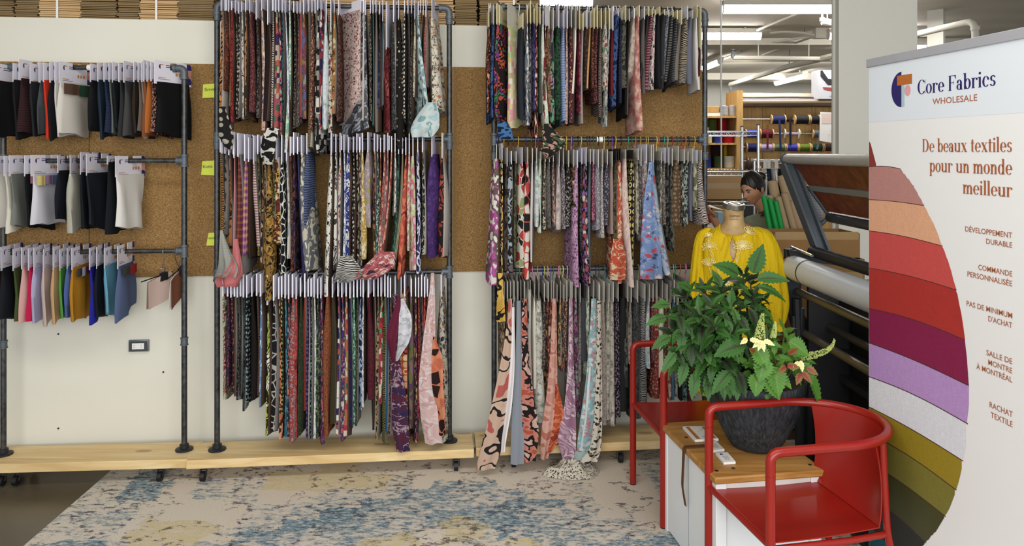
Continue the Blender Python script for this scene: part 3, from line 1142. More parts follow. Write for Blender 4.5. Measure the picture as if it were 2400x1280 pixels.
def swatch(fr, zr, px, yt, yb, mat, label, group, xe=None, w=12, yc=None, card=M_CARD, ln=0, fl=1.0, d=.125, tilt=None,
           hook=None, mini=None, back=None, print_=False, rip=None, cth=.0032, txt=None, st=0):
    """one hanging swatch: a folded length of cloth under a header card over the rail"""
    rr = random.Random(int(px * 13 + yt * 7 + yb))
    def geom(yaw):
        u, Z = fr.hit(px, d * cos(yaw))
        uc = u - d * sin(yaw)
        ub, vb = uc - d * sin(yaw), -d * cos(yaw)
        return uc, Z, proj(fr.pt(ub, vb, 1.5))[0]
    if xe is None:
        yaw = radians(rr.uniform(-5, 5))
    else:
        best = None
        for k in range(-84, 85, 2):
            e = abs(geom(radians(k))[2] - xe)
            if best is None or e < best[0]:
                best = (e, radians(k))
        yaw = best[1]
    uc, Z, _ = geom(yaw)
    # front edge depth
    Uv = Vector((fr.U[0], fr.U[1], 0)); Nv = Vector((fr.N[0], fr.N[1], 0)); Zv = Vector((0, 0, 1))
    a = Uv * sin(yaw) + Nv * cos(yaw)
    b = Uv * cos(yaw) - Nv * sin(yaw)
    z0 = CH + (HZ - yt) / F * Z
    z1 = CH + (HZ - yb) / F * Z
    zc = CH + (HZ - yc) / F * Z if yc is not None else zr + .03 + rr.uniform(0, .02)
    C = fr.pt(uc, 0, 0)
    T0 = w * Z / F * .56
    dl = ln * Z / F
    tl = rr.uniform(-.05, .05) if tilt is None else tilt
    k = rr.uniform(3, 6); ph = rr.uniform(0, 6.28)
    rp = (min(.006, T0 * .5) if xe is None else .010) if rip is None else rip
    rows = []
    n = 12
    for i in range(n + 1):
        t = i / n
        z = z0 + (z1 - z0) * t
        D = d * (.93 + .05 * sin(3 * t + ph)) * (1 + (fl - 1) * t * t)
        if xe is None:
            D *= 1 - .12 * sin(pi * t)
        T = max(.0045, T0 * (.42 + .58 * min(1, t * 3.5)) * (1 + .15 * sin(5 * t + ph)))
        if i == n:
            T *= .9
        off = Uv * (dl * t ** 1.6)
        hem = (lambda s, t=t: t ** 6 * (tl * s * .6 + .006 * sin(5 * s + ph)))
        rows.append((Vector((C.x, C.y, z)) + off, a, b, D, T, rp * min(1, t * 2), k, ph + 1.5 * t, hem, (z0 - z)))
    mb = MB()
    mats = [mat]
    bk = None
    if back is None:
        back = rr.choice([0, 1, 2, 2, None])
    if back is not None and back != -1 and xe is None:
        mats = [mat, BACKS[back]]
        bk = 1
    cloth_mesh(mb, rows, back=bk, u0=rr.uniform(0, 3))
    o = obj('fabric_swatch', mb, mats, angle=75)
    tag(o, label, 'fabric swatch', group)
    # header card with a slot over the rail
    def cp(s, z):
        return Vector((C.x, C.y, z)) + a * s
    zb = z0 - .012
    pts = [cp(-d, zb), cp(d, zb), cp(d, zc)]
    if zc > zr - .012 and hook is None:
        sw = .024 if not print_ else .026
        pts += [cp(sw - .004, zc), cp(sw - .004, zr - .0135), cp(-sw + .004, zr - .0135), cp(-sw + .004, zc)]
    pts += [cp(-d, zc)]
    th = cth
    # clearance from the gathered cloth: the card lies over its top edge
    cb = MB().prism([p - b * (th / 2) for p in pts], b * th)
    co = obj('header_card', cb, card, o)
    if print_:
        f = 1 if b.dot(Vector((0, 0, 1.6)) - cp(0, 1.6)) > 0 else -1
        face = b * (f * (th / 2 + .0003))
        if f > 0:
            logo_print(co, cp(d, zc) + face, -a, Zv, 2 * d)
        else:
            logo_print(co, cp(-d, zc) + face, a, Zv, 2 * d)
    if txt or st:
        f = 1 if b.dot(Vector((0, 0, 1.6)) - cp(0, 1.6)) > 0 else -1
        x = -a if f > 0 else a
        fo = b * (f * (th / 2 + .0005))
        if txt:
            tm = MB()
            text_on(tm, txt, plane_matrix(cp(d * f, zb + .035) + x * (d * .95) + fo, x, Zv), width=d * .85, height=.012)
            obj('lettering', tm, plain('5a5448', .7), co)
        if st:
            sb = MB().prism([cp(d * f, zc - .008) + x * .016 + fo, cp(d * f, zc - .008) + x * .066 + fo, cp(d * f, zc - .085) + x * .062 + fo, cp(d * f, zc - .085) + x * .016 + fo], b * (f * .0008))
            obj('yellow_sticker', sb, M_YNOTE, co)
    if hook is not None:
        hb = MB()
        pth = [cp(0, zc - .004), cp(0, zr - .035), cp(.012, zr - .026), cp(.0185, zr - .008), cp(.0185, zr + .006), cp(.010, zr + .0165), cp(0, zr + .0185),
               cp(-.010, zr + .0165), cp(-.0185, zr + .006), cp(-.0185, zr - .006)]
        hb.tube(pth, .0026, 6)
        obj('hook', hb, hook, o)
    if mini:
        for (s0, s1, hgt, mcol) in mini:
            f = 1 if b.dot(Vector((0, 0, 1.6)) - cp(0, 1.6)) > 0 else -1
            mm = MB()
            zt = zb + .002
            rws = []
            for q in range(5):
                t = q / 4
                D = abs(s1 - s0) * d / 2
                rws.append((cp((s0 + s1) / 2 * d, zt - hgt * t) + b * f * (T0 + .012), a, b, D, .003, .003, 4, 1, (lambda s: 0), hgt * t))
            cloth_mesh(mm, rws)
            obj('colour_sample', mm, fabric('solid', [mcol]), o)
    return o


def drape(parent_or_none, fr, pts, mat, name='fabric_swatch', label=None, group=None, T=.006, rip=.012, k=4.0, yaw=0.0, back=None, floor_=False):
    """a length of cloth hanging through the points (px, py, width px, v)"""
    rows = []
    Uv = Vector((fr.U[0], fr.U[1], 0)); Nv = Vector((fr.N[0], fr.N[1], 0))
    a = Uv * cos(yaw) + Nv * sin(yaw)
    b = Nv * cos(yaw) - Uv * sin(yaw)
    n = 14
    vv = 0
    last = None
    m = len(pts) - 1
    for i in range(n + 1):
        q = i / n * m
        j = min(int(q), m - 1)
        t = q - j
        p = [pts[j][x] * (1 - t) + pts[j + 1][x] * t for x in range(4)]
        # smooth (catmull) on x and width
        if m > 1:
            i0, i3 = max(j - 1, 0), min(j + 2, m)
            for x in (0, 2, 3):
                p0, p1, p2, p3 = pts[i0][x], pts[j][x], pts[j + 1][x], pts[i3][x]
                p[x] = .5 * (2 * p1 + (p2 - p0) * t + (2 * p0 - 5 * p1 + 4 * p2 - p3) * t * t + (3 * p1 - p0 - 3 * p2 + p3) * t ** 3)
        c = fr.at(p[0], p[1], p[3])
        D = max(p[2], 2) * c.y / F / 2 / max(.3, cos(yaw))
        if last is not None:
            vv += (c - last).length
        last = c
        rows.append((c, a, b, D, T, min(rip, D * .5) * (.4 + .6 * i / n), k, 1.3 + 1.2 * i / n, (lambda s: 0), vv))
    mb = MB()
    cloth_mesh(mb, rows, u0=.2)
    if parent_or_none is not None:
        return obj(name, mb, mat, parent_or_none, angle=75)
    o = obj(name, mb, mat, angle=75)
    return tag(o, label, 'fabric swatch', group)
# px of the near edge | card bottom row, hem row | print | colours | look | options
R1T = '''
-18|187,318|solid|121316|black knit|xe=62
30|186,318|solid|17171a|soft black knit|xe=104
44|182,312|wavy|3a1c20 2b1417|crinkled maroon knit|xe=118,yc=138
70|190,314|solid|202225|charcoal knit|xe=142
91|188,314|solid|3b4246|slate grey knit|xe=160,w=8
101|187,316|solid|c23420|bright red orange knit|xe=172,yc=146
116|188,316|solid|14141a|deep black knit|xe=186
128|188,317|solid|c9c6c0|pale grey knit|xe=200,w=8
138|190,316|solid|c8c3ba|off white knit with samples|xe=212,mini=1,yc=143
211|187,312|solid|0d0e12|black jersey|xe=268
229|186,315|solid|1d2b39|dark teal knit|xe=284
243|186,316|plaid|1c2742 27365c 1b2238|navy windowpane checked knit|xe=298
255|186,314|solid|5a6060|mid grey knit|xe=308,w=8
263|188,312|solid|14181b|blue black knit|xe=318
278|187,315|solid|26282a|dark charcoal knit|xe=330,w=8
289|188,319|solid|3c3a39|taupe grey ribbed knit|xe=344,yc=142
313|187,318|solid|2a211c|dark chocolate knit|xe=362
323|187,314|solid|5d514b|mushroom brown knit|xe=370,w=8
331|187,316|solid|77695f|greige knit|xe=378,w=8
335|186,316|solid|6d4128|russet brown knit|xe=384,yc=140
344|186,315|solid|a05b27|burnt orange knit|xe=392,w=8
353|185,317|ditsy|17110f b27a6a|black floral knit|xe=402,w=10
361|190,318|solid|0b0c0e|wide plain black knit|xe=447,yc=140
'''
R1M = '''
-22|408,540|solid|d9d6cf|white knit at the frame edge|xe=52
9|408,538|solid|c9c4b6|cream rib knit|xe=80
21|408,535|solid|6f726d|heather grey knit|xe=96,yc=364
57|408,540|solid|0f1114|black knit behind a pink sample|xe=134,mini=2
72|408,530|solid|c2c1c9|pale lilac white knit with pastel samples|xe=150,mini=3,yc=363
135|400,519|solid|11141c|black knit looped over the rail|xe=172
164|408,538|solid|a3a195|stone grey knit|xe=198,yc=363,w=20
188|404,540|solid|12151c|ink black knit|xe=236,yc=357
202|406,540|solid|1c1f27|charcoal navy knit|xe=260,yc=360
251|380,550|solid|101218|black knit hanging lowest|xe=294
270|410,540|solid|cfcdc8|wide white knit|xe=338,yc=366
'''
R1B = '''
-12|632,755|solid|2a1717|very dark maroon knit|xe=40
2|630,758|solid|15161e|navy black knit|xe=52,yc=580
30|630,757|solid|3f4a29|olive green knit|xe=78,yc=584
50|626,754|solid|c09590|dusty pink knit|xe=94,yc=581
66|629,756|solid|b01745|crimson pink knit|xe=108,w=14
79|628,754|solid|a09cb8|lilac knit|xe=122,yc=581
101|630,756|solid|b5a39c|pinkish beige knit|xe=140,yc=584
124|628,752|solid|b6936c|tan knit|xe=164,yc=580
140|630,753|solid|4f8a3e|leaf green knit|xe=176,w=9
157|626,750|solid|44578c|denim blue knit|xe=190
168|628,758|solid|a8761f|mustard knit with grey samples|xe=212,mini=4,yc=582
209|628,754|solid|1c2085|royal blue knit|xe=244,yc=582
226|625,752|solid|10151f|dark navy knit|xe=258,yc=579
244|624,750|solid|5f94ab|sky blue knit|xe=286,yc=582
275|626,745|solid|4b5877|slate blue knit with red sample|xe=314,mini=5,yc=577
'''
R2T = '''
518|20,300|leaf|c07a2a 1d1510 8a4b18|amber and black animal print
527|20,215|paisley|4a2417 8a4a2a 2a140d|rust paisley|w=12
535|22,262|solid|6a5030|plain bronze|w=6
543|18,280|ditsy|7c1a1c b03a34 501014|red small floral|w=14
551|24,268|ditsy|1b1a1a a8a294|black and white speckled|w=8
558|26,272|dots|1e1a18 b9ad98|black and cream spotted|w=9
566|22,275|floral|cfc8ba 2a2420 8a857a|cream and charcoal floral|w=10
575|22,278|abstract|1a1614 b2702e 3a2c22|black, ochre and brown abstract|w=9
585|26,262|paisley|5a2428 8a5650 3f161a|burgundy bandana|xe=612,w=16
600|40,270|ditsy|1f1b1a 6a645c|black tiny floral|w=12
613|20,300|floral|d6a890 5b6f8e e6d9b8 35435c|peach and blue floral|w=15
627|52,292|solid|1b1010|black velvet|w=20,ln=-4
638|20,305|zebra|201c1c cdc7be|black and white animal|w=8
645|22,312|geo|a0445a b0543a 3b2454 b8a48c 3c6444|magenta, orange and purple patchwork|w=13
653|22,326|abstract|7aa48a b23a58 2a2038 c9b8a4|green and raspberry abstract|w=9,ln=4
661|24,290|camo|141a24 35505a 0c0c10|midnight abstract|w=9
668|26,270|abstract|d0d2dc a8acc0 e2e2e6|white and silver grey abstract|w=8,ln=6
678|20,352|leaf|6fae98 d8dccc b5d3c4 e4d48a|mint and aqua palm print|w=14,ln=-8
688|24,292|ditsy|141414 77736c|black pinspotted|w=9
696|26,286|paisley|3c3a3a 8d857c 201e1e|grey paisley|w=9
703|26,275|solid|8a1b1e|plain crimson|w=9
711|28,264|abstract|8f7338 7a3a46 58608a 8f8a78|watercolour mustard, rose and blue|w=16
722|22,355|zebra|3a2a1c 8a7048|brown tiger striped|w=12
731|24,300|ditsy|5a3026 b98a70|rust and tan floral|w=9
738|26,330|floral|1e2422 6a6f5a 2f3c38|dark green floral|w=8
744|18,360|geo|151516 cfcbc2 151516 8f8b84|black and white geometric|w=16
752|20,295|abstract|1d2248 8a2430 d8d3c8|navy, red and white|w=10
765|50,298|floral|c5d3da e0e2e0 8fa8b0|white and pale blue floral|xe=752,w=16,fl=1.1
775|60,300|floral|c9bfa9 3a2c30 7a2c3c 55603c|cream and plum flowered|w=16
783|24,270|floral|9a7a30 b04a28 5a3018 c9b890|gold and orange tapestry|w=14
793|30,285|ditsy|3b2420 7a4a3a|dark russet floral|w=10
846|22,262|ditsy|c3a69c 7a2c3a d9c9be|wide pale pink sprigged|xe=797,w=10,back=-1,tilt=.12
852|24,285|solid|b9ada0|beige plain|w=6
857|30,312|leaf|55565c a2a6ae 30323a|grey and silver fern|xe=806,w=12,fl=1.25
868|26,268|ditsy|23201e 8a8070|charcoal speckled|w=8
874|26,300|solid|2f5450|deep teal|w=7
881|24,308|solid|6a625e|taupe|w=11,ln=4
889|28,262|abstract|141a3a 35406a 0e1024|navy abstract|w=9
897|44,240|solid|2c3c44|slate teal|w=8
905|110,300|leaf|5a161c 802428 3f0e14 96483c|wine red palm|xe=922,w=16
922|46,310|ditsy|2b2a2c 5a585a|charcoal textured|w=16
934|40,345|dots|171310 d8b888 e8dcc8 8a5a34|black with gold confetti dots|w=20,fl=1.15,ln=2
948|26,292|dots|161616 c9c6be|black and white dotted|w=9
956|26,305|paisley|101010 4a4846 222|black paisley|w=9
964|26,300|ditsy|151516 5f5c58|black minimal floral|w=8
972|40,236|floral|c3bda6 2e302a 8a8870|cream and black floral|w=9
981|30,320|abstract|5c6a68 9fc4c4 d3dcdc 74a8b0|aqua, teal and white gauze|xe=962,w=12,ln=22,fl=1.5
992|30,240|solid|1a1a1c|dull black|w=8
998|34,205|ditsy|8a3a3a b86a60|brick rose floral|w=10
1012|42,262|floral|cfc6b0 5a5048 e0d8c4 b8703c|cream poppy with charcoal ground|xe=1026,w=24,fl=1.3,ln=10
'''
R2M = '''
516|352,555|zebra|b0701f 17110c|amber and black tiger|w=13
527|355,560|abstract|3a302c 6f665e 1f1a18|taupe and black abstract|w=9
536|358,590|leaf|9a5a1a 14100e 5a3a1c|dark amber leaf|w=10
548|365,650|solid|a86a70|dusty rose plain|w=7
557|362,640|plaid|5a1f24 2a2038 96462c|red and navy tartan|w=26
573|372,590|plaid|5a2c70 c0307a 8a5ab0 c9a040|violet and pink check|w=15
582|374,610|solid|3c2418|deep brown|w=8
594|378,580|stripeh|c9b4ae 9a6468|pink pinstriped|w=15,ln=8
604|356,600|leaf|1c1a12 8a7a2a 3a3620|black and olive leaf|w=9
612|356,610|abstract|b08a5a 1d1712 6a4a2c|tan and black abstract|w=9
619|360,640|camo|241a10 8a6a34 4a3418|brown leopard|w=10
628|372,700|leaf|8a6418 17120a b08428 3a2a0c|mustard tropical leaf|w=22,fl=1.15
637|380,520|ditsy|2a2c1c 7a7a4a|khaki sprigged|w=9
647|368,585|floral|4a1a14 c2a030 d6c8a8 6a2418|maroon and yellow ikat|w=28
660|380,652|lines|15151a d8d6d0|black with white strokes|w=18
671|372,600|abstract|8a929a c6c2b6 4a545c|grey marbled|w=10
680|360,640|ditsy|3a1a14 8a4a34|chestnut floral|w=10
688|358,640|abstract|2a2244 5a3a34 14122a|indigo and brown abstract|w=10
697|356,660|solid|2a2850|plain indigo|w=10,ln=12
706|358,640|abstract|c0b8a4 6a6e74 d3ccb8|stone and grey swirl|w=20,ln=18,fl=1.2
719|356,520|wavy|2c3550 55648a|navy wave|xe=738,w=14
776|358,690|floral|dad7cc 1a1a1c cfcabd|black and white floral|w=16,ln=-10
787|352,640|leaf|d3d0c6 1b1b1d 3a3a3c|white and black palm|w=14
797|352,620|floral|d0ccc0 b03028 2a2a5a|white, red and blue floral|w=10
806|352,612|floral|c4c8d6 3a4a8a e0e0e4|pale blue floral|w=10
816|352,605|floral|23307a d8d8d8 3a4890|cobalt and white floral|w=18
828|352,640|dots|161616 cfcac0|black with white spots|w=9
836|352,630|abstract|b8a88c 1b1714 7a6a54|fawn and black abstract|w=10
843|352,640|floral|1d1b1c b5aea4 6a605a|black and ash floral|w=9
850|352,605|floral|b08a1e e0d8b0 c09c34|mustard pineapple|xe=838,w=16
862|352,520|floral|9a8a90 b8a8b0 a0922e|lilac and mustard tulip|xe=874,w=18
877|350,630|floral|2a1e1a 8a4a3a c0a070|dark russet floral|w=10
884|350,612|floral|2a5a54 a8c4b8 1a2c2c|teal floral|w=10
892|352,640|floral|4a2a20 a04a34 c9a884|brown and coral floral|w=9,ln=-12
900|352,640|floral|7a3228 b8604c d8b8a0|brick floral|w=10,ln=-18
909|350,640|floral|9a3440 c86a6a e0c0a8|rose red floral|w=10,ln=-22
918|352,645|abstract|b85a4a d88a74 8a3028|coral abstract|w=10,ln=-26
926|350,512|floral|d8d2c6 1c1a1a a09a90|white and black bloom|w=9
934|356,640|floral|1c3a34 4a7a5c 0f1c1c|bottle green floral|w=10,ln=-18
943|356,640|stripev|1f3a5a 2f6a70 c8a860|navy and teal striped|w=11,ln=-24
951|358,645|abstract|b8442c d86a48 8a2a1c|vermilion abstract|w=13,ln=-14
959|356,590|floral|d8ccb8 c05060 7a9a5a|cream and rose floral|w=9
968|366,640|abstract|d8b0b4 c86a84 b8c48a e0ccc8|pale pink and green|w=16,ln=2
979|352,640|abstract|1f2450 d4d2d8 2f3878|navy and white abstract|w=12
990|352,600|floral|171515 b8b0a0 4a443c|black and sand floral|w=12
1012|362,602|floral|472a6e 3a1f5a 5a3a80|wide royal purple floral|xe=1028,w=26
1036|366,610|abstract|8a2e20 1a1214 a8442c|rust red and black poppy|w=20,st=1
'''
R2B = '''
522|690,942|leaf|b8b49a 5a5a2a 7a2024|olive and white leaf|w=9
533|690,900|ditsy|2a2040 8a3a40|aubergine floral|w=9
541|692,930|dots|2c1c24 b0603c|orange spotted navy|w=10
549|690,935|solid|4a2f2a|cocoa|w=7
556|692,945|ditsy|0f1012 55524e|black star sprigged|w=9
563|690,930|paisley|14161a 3c4444 0c0d10|black green paisley|w=8
570|692,955|camo|101414 2c4038 0a0c0c|black and fir abstract|w=9
578|692,952|dots|0c0d10 8a9aa4|black with blue dots|w=10
590|690,930|solid|120e0c|coffee black velvet|xe=606,w=14
601|688,932|zebra|2a1c14 6a4c34|brown ribbed animal|w=10
610|690,950|abstract|8aa8d0 5a78a8 b8cce0|light blue|w=9
626|710,1030|leaf|1a1c10 9ab030 e0dcd0|black and lime floral|w=11
641|700,1020|lines|121214 a8a49c|black with thin grey zigzags|w=18
653|696,1035|abstract|b85a2a 3a2018 d8885a|orange abstract|w=9
660|692,980|dots|14160c 9ab03a|black with lime dots|w=10
668|694,1035|abstract|1f5a70 2f88a0 14384a|peacock blue|w=10
676|696,1030|floral|1b2238 c86a4a 8a92a0|ink floral|w=8
685|692,1035|ditsy|a03430 8a8a90|red and grey blotched|w=18
694|696,1035|floral|9a2c30 c04a40 6a1c24|scarlet floral|w=10
704|690,1010|paisley|26301c 3a4a2a 1c2414|forest green damask|xe=714,w=14
714|692,960|solid|70281e|brick red|w=10
722|690,1020|dots|1d1a3c 6a4a7a|navy with violet dots|w=10
729|690,1030|ditsy|10141a 6a8a80|black and sage|w=8
736|692,1040|floral|d4d2cc 8a929a e0dedc|long white and grey|w=10
744|694,1020|floral|1a2a24 7a8a5a 2a3a44|dark green meadow|w=9
752|694,1035|floral|3a1f4a c05070 d8a050 2a6a70|bright multicoloured floral|w=10
767|690,1020|ditsy|8a4a24 6e3818|burnt orange sprigged|xe=780,w=16
779|692,1000|solid|2f2c1c|dark moss|w=18
792|690,1030|geo|1e2450 d8d4cc 4a2a5a a04a3a|navy patchwork|w=9
801|692,1030|floral|3a2f6a c0522c d8d0c0 8a3a5a|violet and orange floral|w=12
811|690,1032|geo|b05c30 c8bcaa a02c48 3f5a3c c08a40|orange, cream and pink patchwork|w=16
820|694,1000|dots|231c44 9a8ab8|purple dotted|w=10
829|692,1010|floral|2c6a54 a8d0bc 1a3a34|mint and teal floral|w=11
837|692,995|ditsy|2c3020 4c5234|dark olive|w=9
845|690,960|abstract|18284a 8aa0c0 101a34|blue and white abstract|w=8
851|692,950|floral|c4c6cc 6a7888 e0e0e0|white and slate|w=7
863|692,930|ditsy|571826 430f1c|wide burgundy|xe=882,w=16
876|690,1000|solid|2a1c16|espresso|w=10
886|690,1030|camo|1e1812 9a7a4c 3a2c20|tan and black print|w=10
893|690,935|geo|a82438 cfc0b0 4a8a4a 8a1c28|red and green checkered|w=11
902|690,1030|zebra|14160e 6a6a30|black and olive wave|w=11
909|692,1020|solid|1f4a78|blue|w=7
915|692,1010|paisley|3a2038 a87c34 20142a|purple and gold paisley|w=9
948|690,1040|circles|b84a1e 1a1214 d8a070 e0c090|orange medallion|w=26
964|690,1015|abstract|5a3a5c 6a6a34 8a5a7a|mauve and olive paisley|w=14
974|690,1040|floral|1f1a3c 8a3a4a c0a060|dark purple floral|w=9
981|692,990|ditsy|701a1e c05040|red ditsy|w=9
988|690,985|floral|14101a a0343a 5a4a6a|black and red floral|w=8
995|692,1000|abstract|9a2c24 c84a34 6a1a18|flame red abstract|w=10
1002|690,1010|ditsy|2a1a1c 8a4a44|dark red speckled|w=8
1034|690,1035|floral|c0b8a4 1f2a4a 8a5a24 4a4a4a|cream, navy and ochre damask|w=20
'''
R3T = '''
1146|58,262|floral|20130e c0562c e0a070 6a2a20|black and orange floral|w=10,yc=16,st=1
1157|52,282|abstract|16305a 2c5a90 0e1c3a|deep blue abstract|w=9,yc=10
1164|52,290|leaf|241c20 d2522a 7a2a88 3a8a50|black with orange and purple lilies|xe=1193,yc=8,w=14,txt=DENIM
1190|60,295|geo|d8c878 d8909a b8cc8c e0d8c0 cfc090|yellow, pink and green crosshatch|xe=1230,yc=8,w=18,fl=1.15,txt=DENIM
1226|62,270|solid|22262e|charcoal denim|w=14,yc=30
1236|50,292|abstract|d4d2cc 6a7a94 e0ded8|white and steel blue abstract|w=10,yc=12
1244|50,280|floral|26262a 8a8680 3c3c40|black and grey floral|w=10,yc=1
1252|50,262|floral|23204a 4a4478 14122c|midnight violet floral|w=12,yc=20
1259|55,320|abstract|c08a64 20181c a03a30 d8d0c4|red, white and black marbled|w=9,yc=8
1266|52,270|solid|2a3a2c|pine green|w=8
1273|56,290|abstract|c0ccb8 d0d8cc b0c0a8|pale sage|w=13,ln=8,fl=1.2
1280|56,280|floral|7a1f20 2a5a3a d8cbb8|red and green floral|w=9
1287|62,250|floral|4a3222 8a6a4a a8542c|brown bloom|w=14
1297|66,282|leaf|2b2a34 5a9a6a b06a9a|green and mauve leaf|w=14,yc=18
1310|60,290|camo|14301f 1f4a30 0e2216|dark emerald|w=17,yc=6
1322|62,288|stripeh|8fa4c8 6880ac|sky blue striped|w=10,yc=22
1330|62,290|ditsy|c0aaa0 8a3034|cream with red sprigs|w=9,yc=12
1340|60,290|ditsy|4a1c2c b88a4a 6a2a3c|maroon and gold ditsy|w=14,yc=14,st=1
1350|64,215|solid|d3ccbc|ivory plain|w=9,ln=-6
1359|64,260|floral|5a1f38 c0344a 2a2030|plum and red floral|w=9
1367|66,290|solid|8a7f7a|mole grey|w=8,yc=30
1376|62,210|ditsy|2f2019 5a4232|dark brown ditsy|w=13,yc=22
1385|60,205|solid|b98a5a|apricot tan|w=7,ln=-6
1393|62,212|paisley|4a2a1c a8683a 2a1810|copper paisley|w=9
1401|62,240|ditsy|3a1a20 8a4a44|oxblood ditsy|w=9
1410|62,270|zebra|2a1c20 8a7468|dark wine zebra|w=9
1420|52,212|floral|c6c6ba 8a3a30 5a7a5a|white, red and green floral|w=13
1429|64,290|floral|8a8e88 c0c0b8 4a5450|silver and sage floral|w=10,ln=-8
1437|66,215|solid|5f1a22|burgundy linen|w=9
1449|32,252|abstract|26365c 3c5488 141c34|indigo denim|w=15,ln=-8
1458|40,250|plaid|1a2038 34406a 141828|navy check|w=9
1467|46,205|camo|3a382c 5a584a 28261e|olive grey camouflage|w=16
1476|44,275|circles|131313 c9c4bc 131313|black with white rings|w=10,ln=-6
1487|38,190|floral|b09a8a c4b0a0 98826f|beige damask|w=18,ln=-8,tilt=.08
1499|34,312|abstract|b0685e c88a7c d8b09c|long rose pink brushed|st=1,w=15,ln=2,fl=1.25
1511|40,205|solid|55504e|ash grey|w=9
1521|32,195|solid|2c2a2c|graphite|w=11,ln=-16
1529|34,198|stripeh|6a2a38 2a1a20 b06a78|maroon pink houndstooth|w=10,ln=-14
1537|30,205|floral|d8ccc4 1b1818 c08a90|black and white spotted|w=10,ln=-8
1547|30,200|solid|17171a|jet black|w=12
1558|30,202|stripev|1c1c1e 3f3f42|dark pinstriped|w=9,ln=-6
1568|34,195|ditsy|4a5058 8a929a|blue grey tweed|w=10,ln=-14
1578|34,192|stripeh|6a6660 2a2826|grey ticking stripe|w=12,ln=-16
1588|40,200|stripeh|26262a 5a5a5e|black fine striped|w=10,ln=-10
1598|52,192|solid|6f655c|stone taupe|w=12,ln=-10
1612|40,196|zebra|1c1816 a89c84|black and sand tiger|w=20,ln=-12
1624|38,188|solid|5f6070|lavender grey|w=17,ln=-2
1634|36,214|solid|c2beb8|fringed pale grey|w=11,ln=4
1643|110,212|solid|441a1c|dark oxblood|w=9
'''
R3M = '''
1164|372,660|abstract|d6d2c6 b04a98 6a5650 dedacd|cream with magenta and taupe blobs|w=24,fl=1.3,ln=-8,yc=338,ab=1
1177|370,752|abstract|2a2620 d8a83a 141414 e0d8c4|black and golden yellow abstract|w=8,yc=336
1189|385,640|abstract|2c2422 4a3f3a 1a1614|dark mocha abstract|w=12,yc=346
1199|380,640|abstract|6a5c58 1a1819 9aa8b0 3c3230|taupe, black and blue ovals|w=18
1210|378,600|camo|3a3a26 5a5a3c 28281a|army olive|w=9
1224|384,632|lines|1c1a1a cfc8b8 b02c28 8a9a5a c8c0b0|cream, red and green poppy|w=17,yc=345
1237|380,642|lines|1d1b1c c8463c d4cdc2 b83430|coral and white poppy|w=17,yc=345
1248|382,600|solid|b9b6b0|dove white|w=8
1258|378,538|abstract|a8b0b2 c4c8c8 98a4a6|ice grey|w=14,fl=1.2
1268|372,540|floral|b4c4b0 d0d4c4 6a8a6a|pale green sprigged|w=12
1279|374,546|floral|2c2622 cfc0a0 8a7a60|cream and black bloom|w=10
1288|375,530|ditsy|6a6660 3a3634|grey pebble|w=10
1297|374,532|floral|4a4640 c09a8a a86a5a|stone and peach floral|w=10
1311|386,548|floral|b8a8a4 cfc2bc 9a8884|faded blush toile|w=14
1321|380,540|ditsy|5a5054 a89aa0|mauve grey ditsy|w=11
1333|386,540|ditsy|16141a 8a847c|black wildflower|w=16,yc=352
1345|384,498|floral|1e1a18 b87a4a d0c0a4 5a3a24|black, rust and cream floral|w=12
1354|388,660|ditsy|a87aa0 5a2c50 c8a4bc|orchid pink blossom|w=15,fl=1.25,ln=-2
1364|380,600|ditsy|1c1a1c 5a5a58|onyx ditsy|w=9
1374|384,662|floral|15151c 8a5a9a c8b89a a03a44|black garden of lilac and red|w=16,fl=1.3,ln=4,yc=345
1384|380,660|solid|49565c|storm teal|w=9
1392|380,528|ditsy|7a2848 c07a94|raspberry floral|w=11
1403|388,545|ditsy|7a7680 a8a4ac|heather grey small print|w=14,yc=350
1413|386,556|ditsy|8a8482 c2bcb8|grey lace|w=10
1424|382,538|ditsy|3a3644 8a8494|purple grey leaflet|w=15,yc=350
1435|386,545|solid|8a7674|ash rose|w=9
1445|376,575|camo|3c3822 58522e 2e2a1a|dark khaki|w=13,card=dark
1455|376,656|floral|c8502a d8c8a8 b04020|tangerine with cream sprigs|w=16,fl=1.3,ln=-6,card=dark
1467|372,660|abstract|d0b0a4 dcc4ba c8a498|plain blush pink|w=15,ln=14,fl=1.15
1484|372,622|circles|1d1812 b8a850 d0c47c 8a7a3a|black with yellow circles|w=19,card=dark
1496|370,545|floral|b0a890 5a5a48 c8c0aa|sand foliage|w=10
1503|384,540|ditsy|4a4448 9a9496|smoke grey ditsy|w=9
1516|378,570|floral|a09c9c 8a3a3c a8ac5a c4c0bc|grey with painted fruit|w=20,fl=1.2,ln=6,yc=338
1532|376,655|floral|a4bcd6 7c94b4 d8d2c0 b84a50|pale blue tropical flower|w=22,fl=1.2,ln=34,yc=338
1551|376,520|floral|6a6a60 b8b4a4 4a4a40|moss and cream floral|w=10
1559|378,540|ditsy|55504a 9a9082|drab ditsy|w=10
1568|382,560|abstract|1e1e1e 4a4a46 141414|black mottled|w=10
1576|384,582|camo|2c2c2a 5a5a52 1c1c1a|dark lichen|w=10
1590|376,522|dots|5a4430 8a7250|brown with tan dashes|w=24,yc=342
1605|378,530|floral|2a2a28 7a7a70 c8c4b8|black and white sketch|w=9
1613|376,526|camo|1d1f20 8a948c 2f3436|black and grey cow spots|w=14
1624|378,520|stripev|23283a 8a8ea0|navy ticking|w=11
1634|378,500|abstract|6a6a4a b8b49a|pale moss|w=9
1644|376,528|zebra|3a2824 c8bcb4|brown and white zebra|w=17,ln=10,fl=1.2
'''
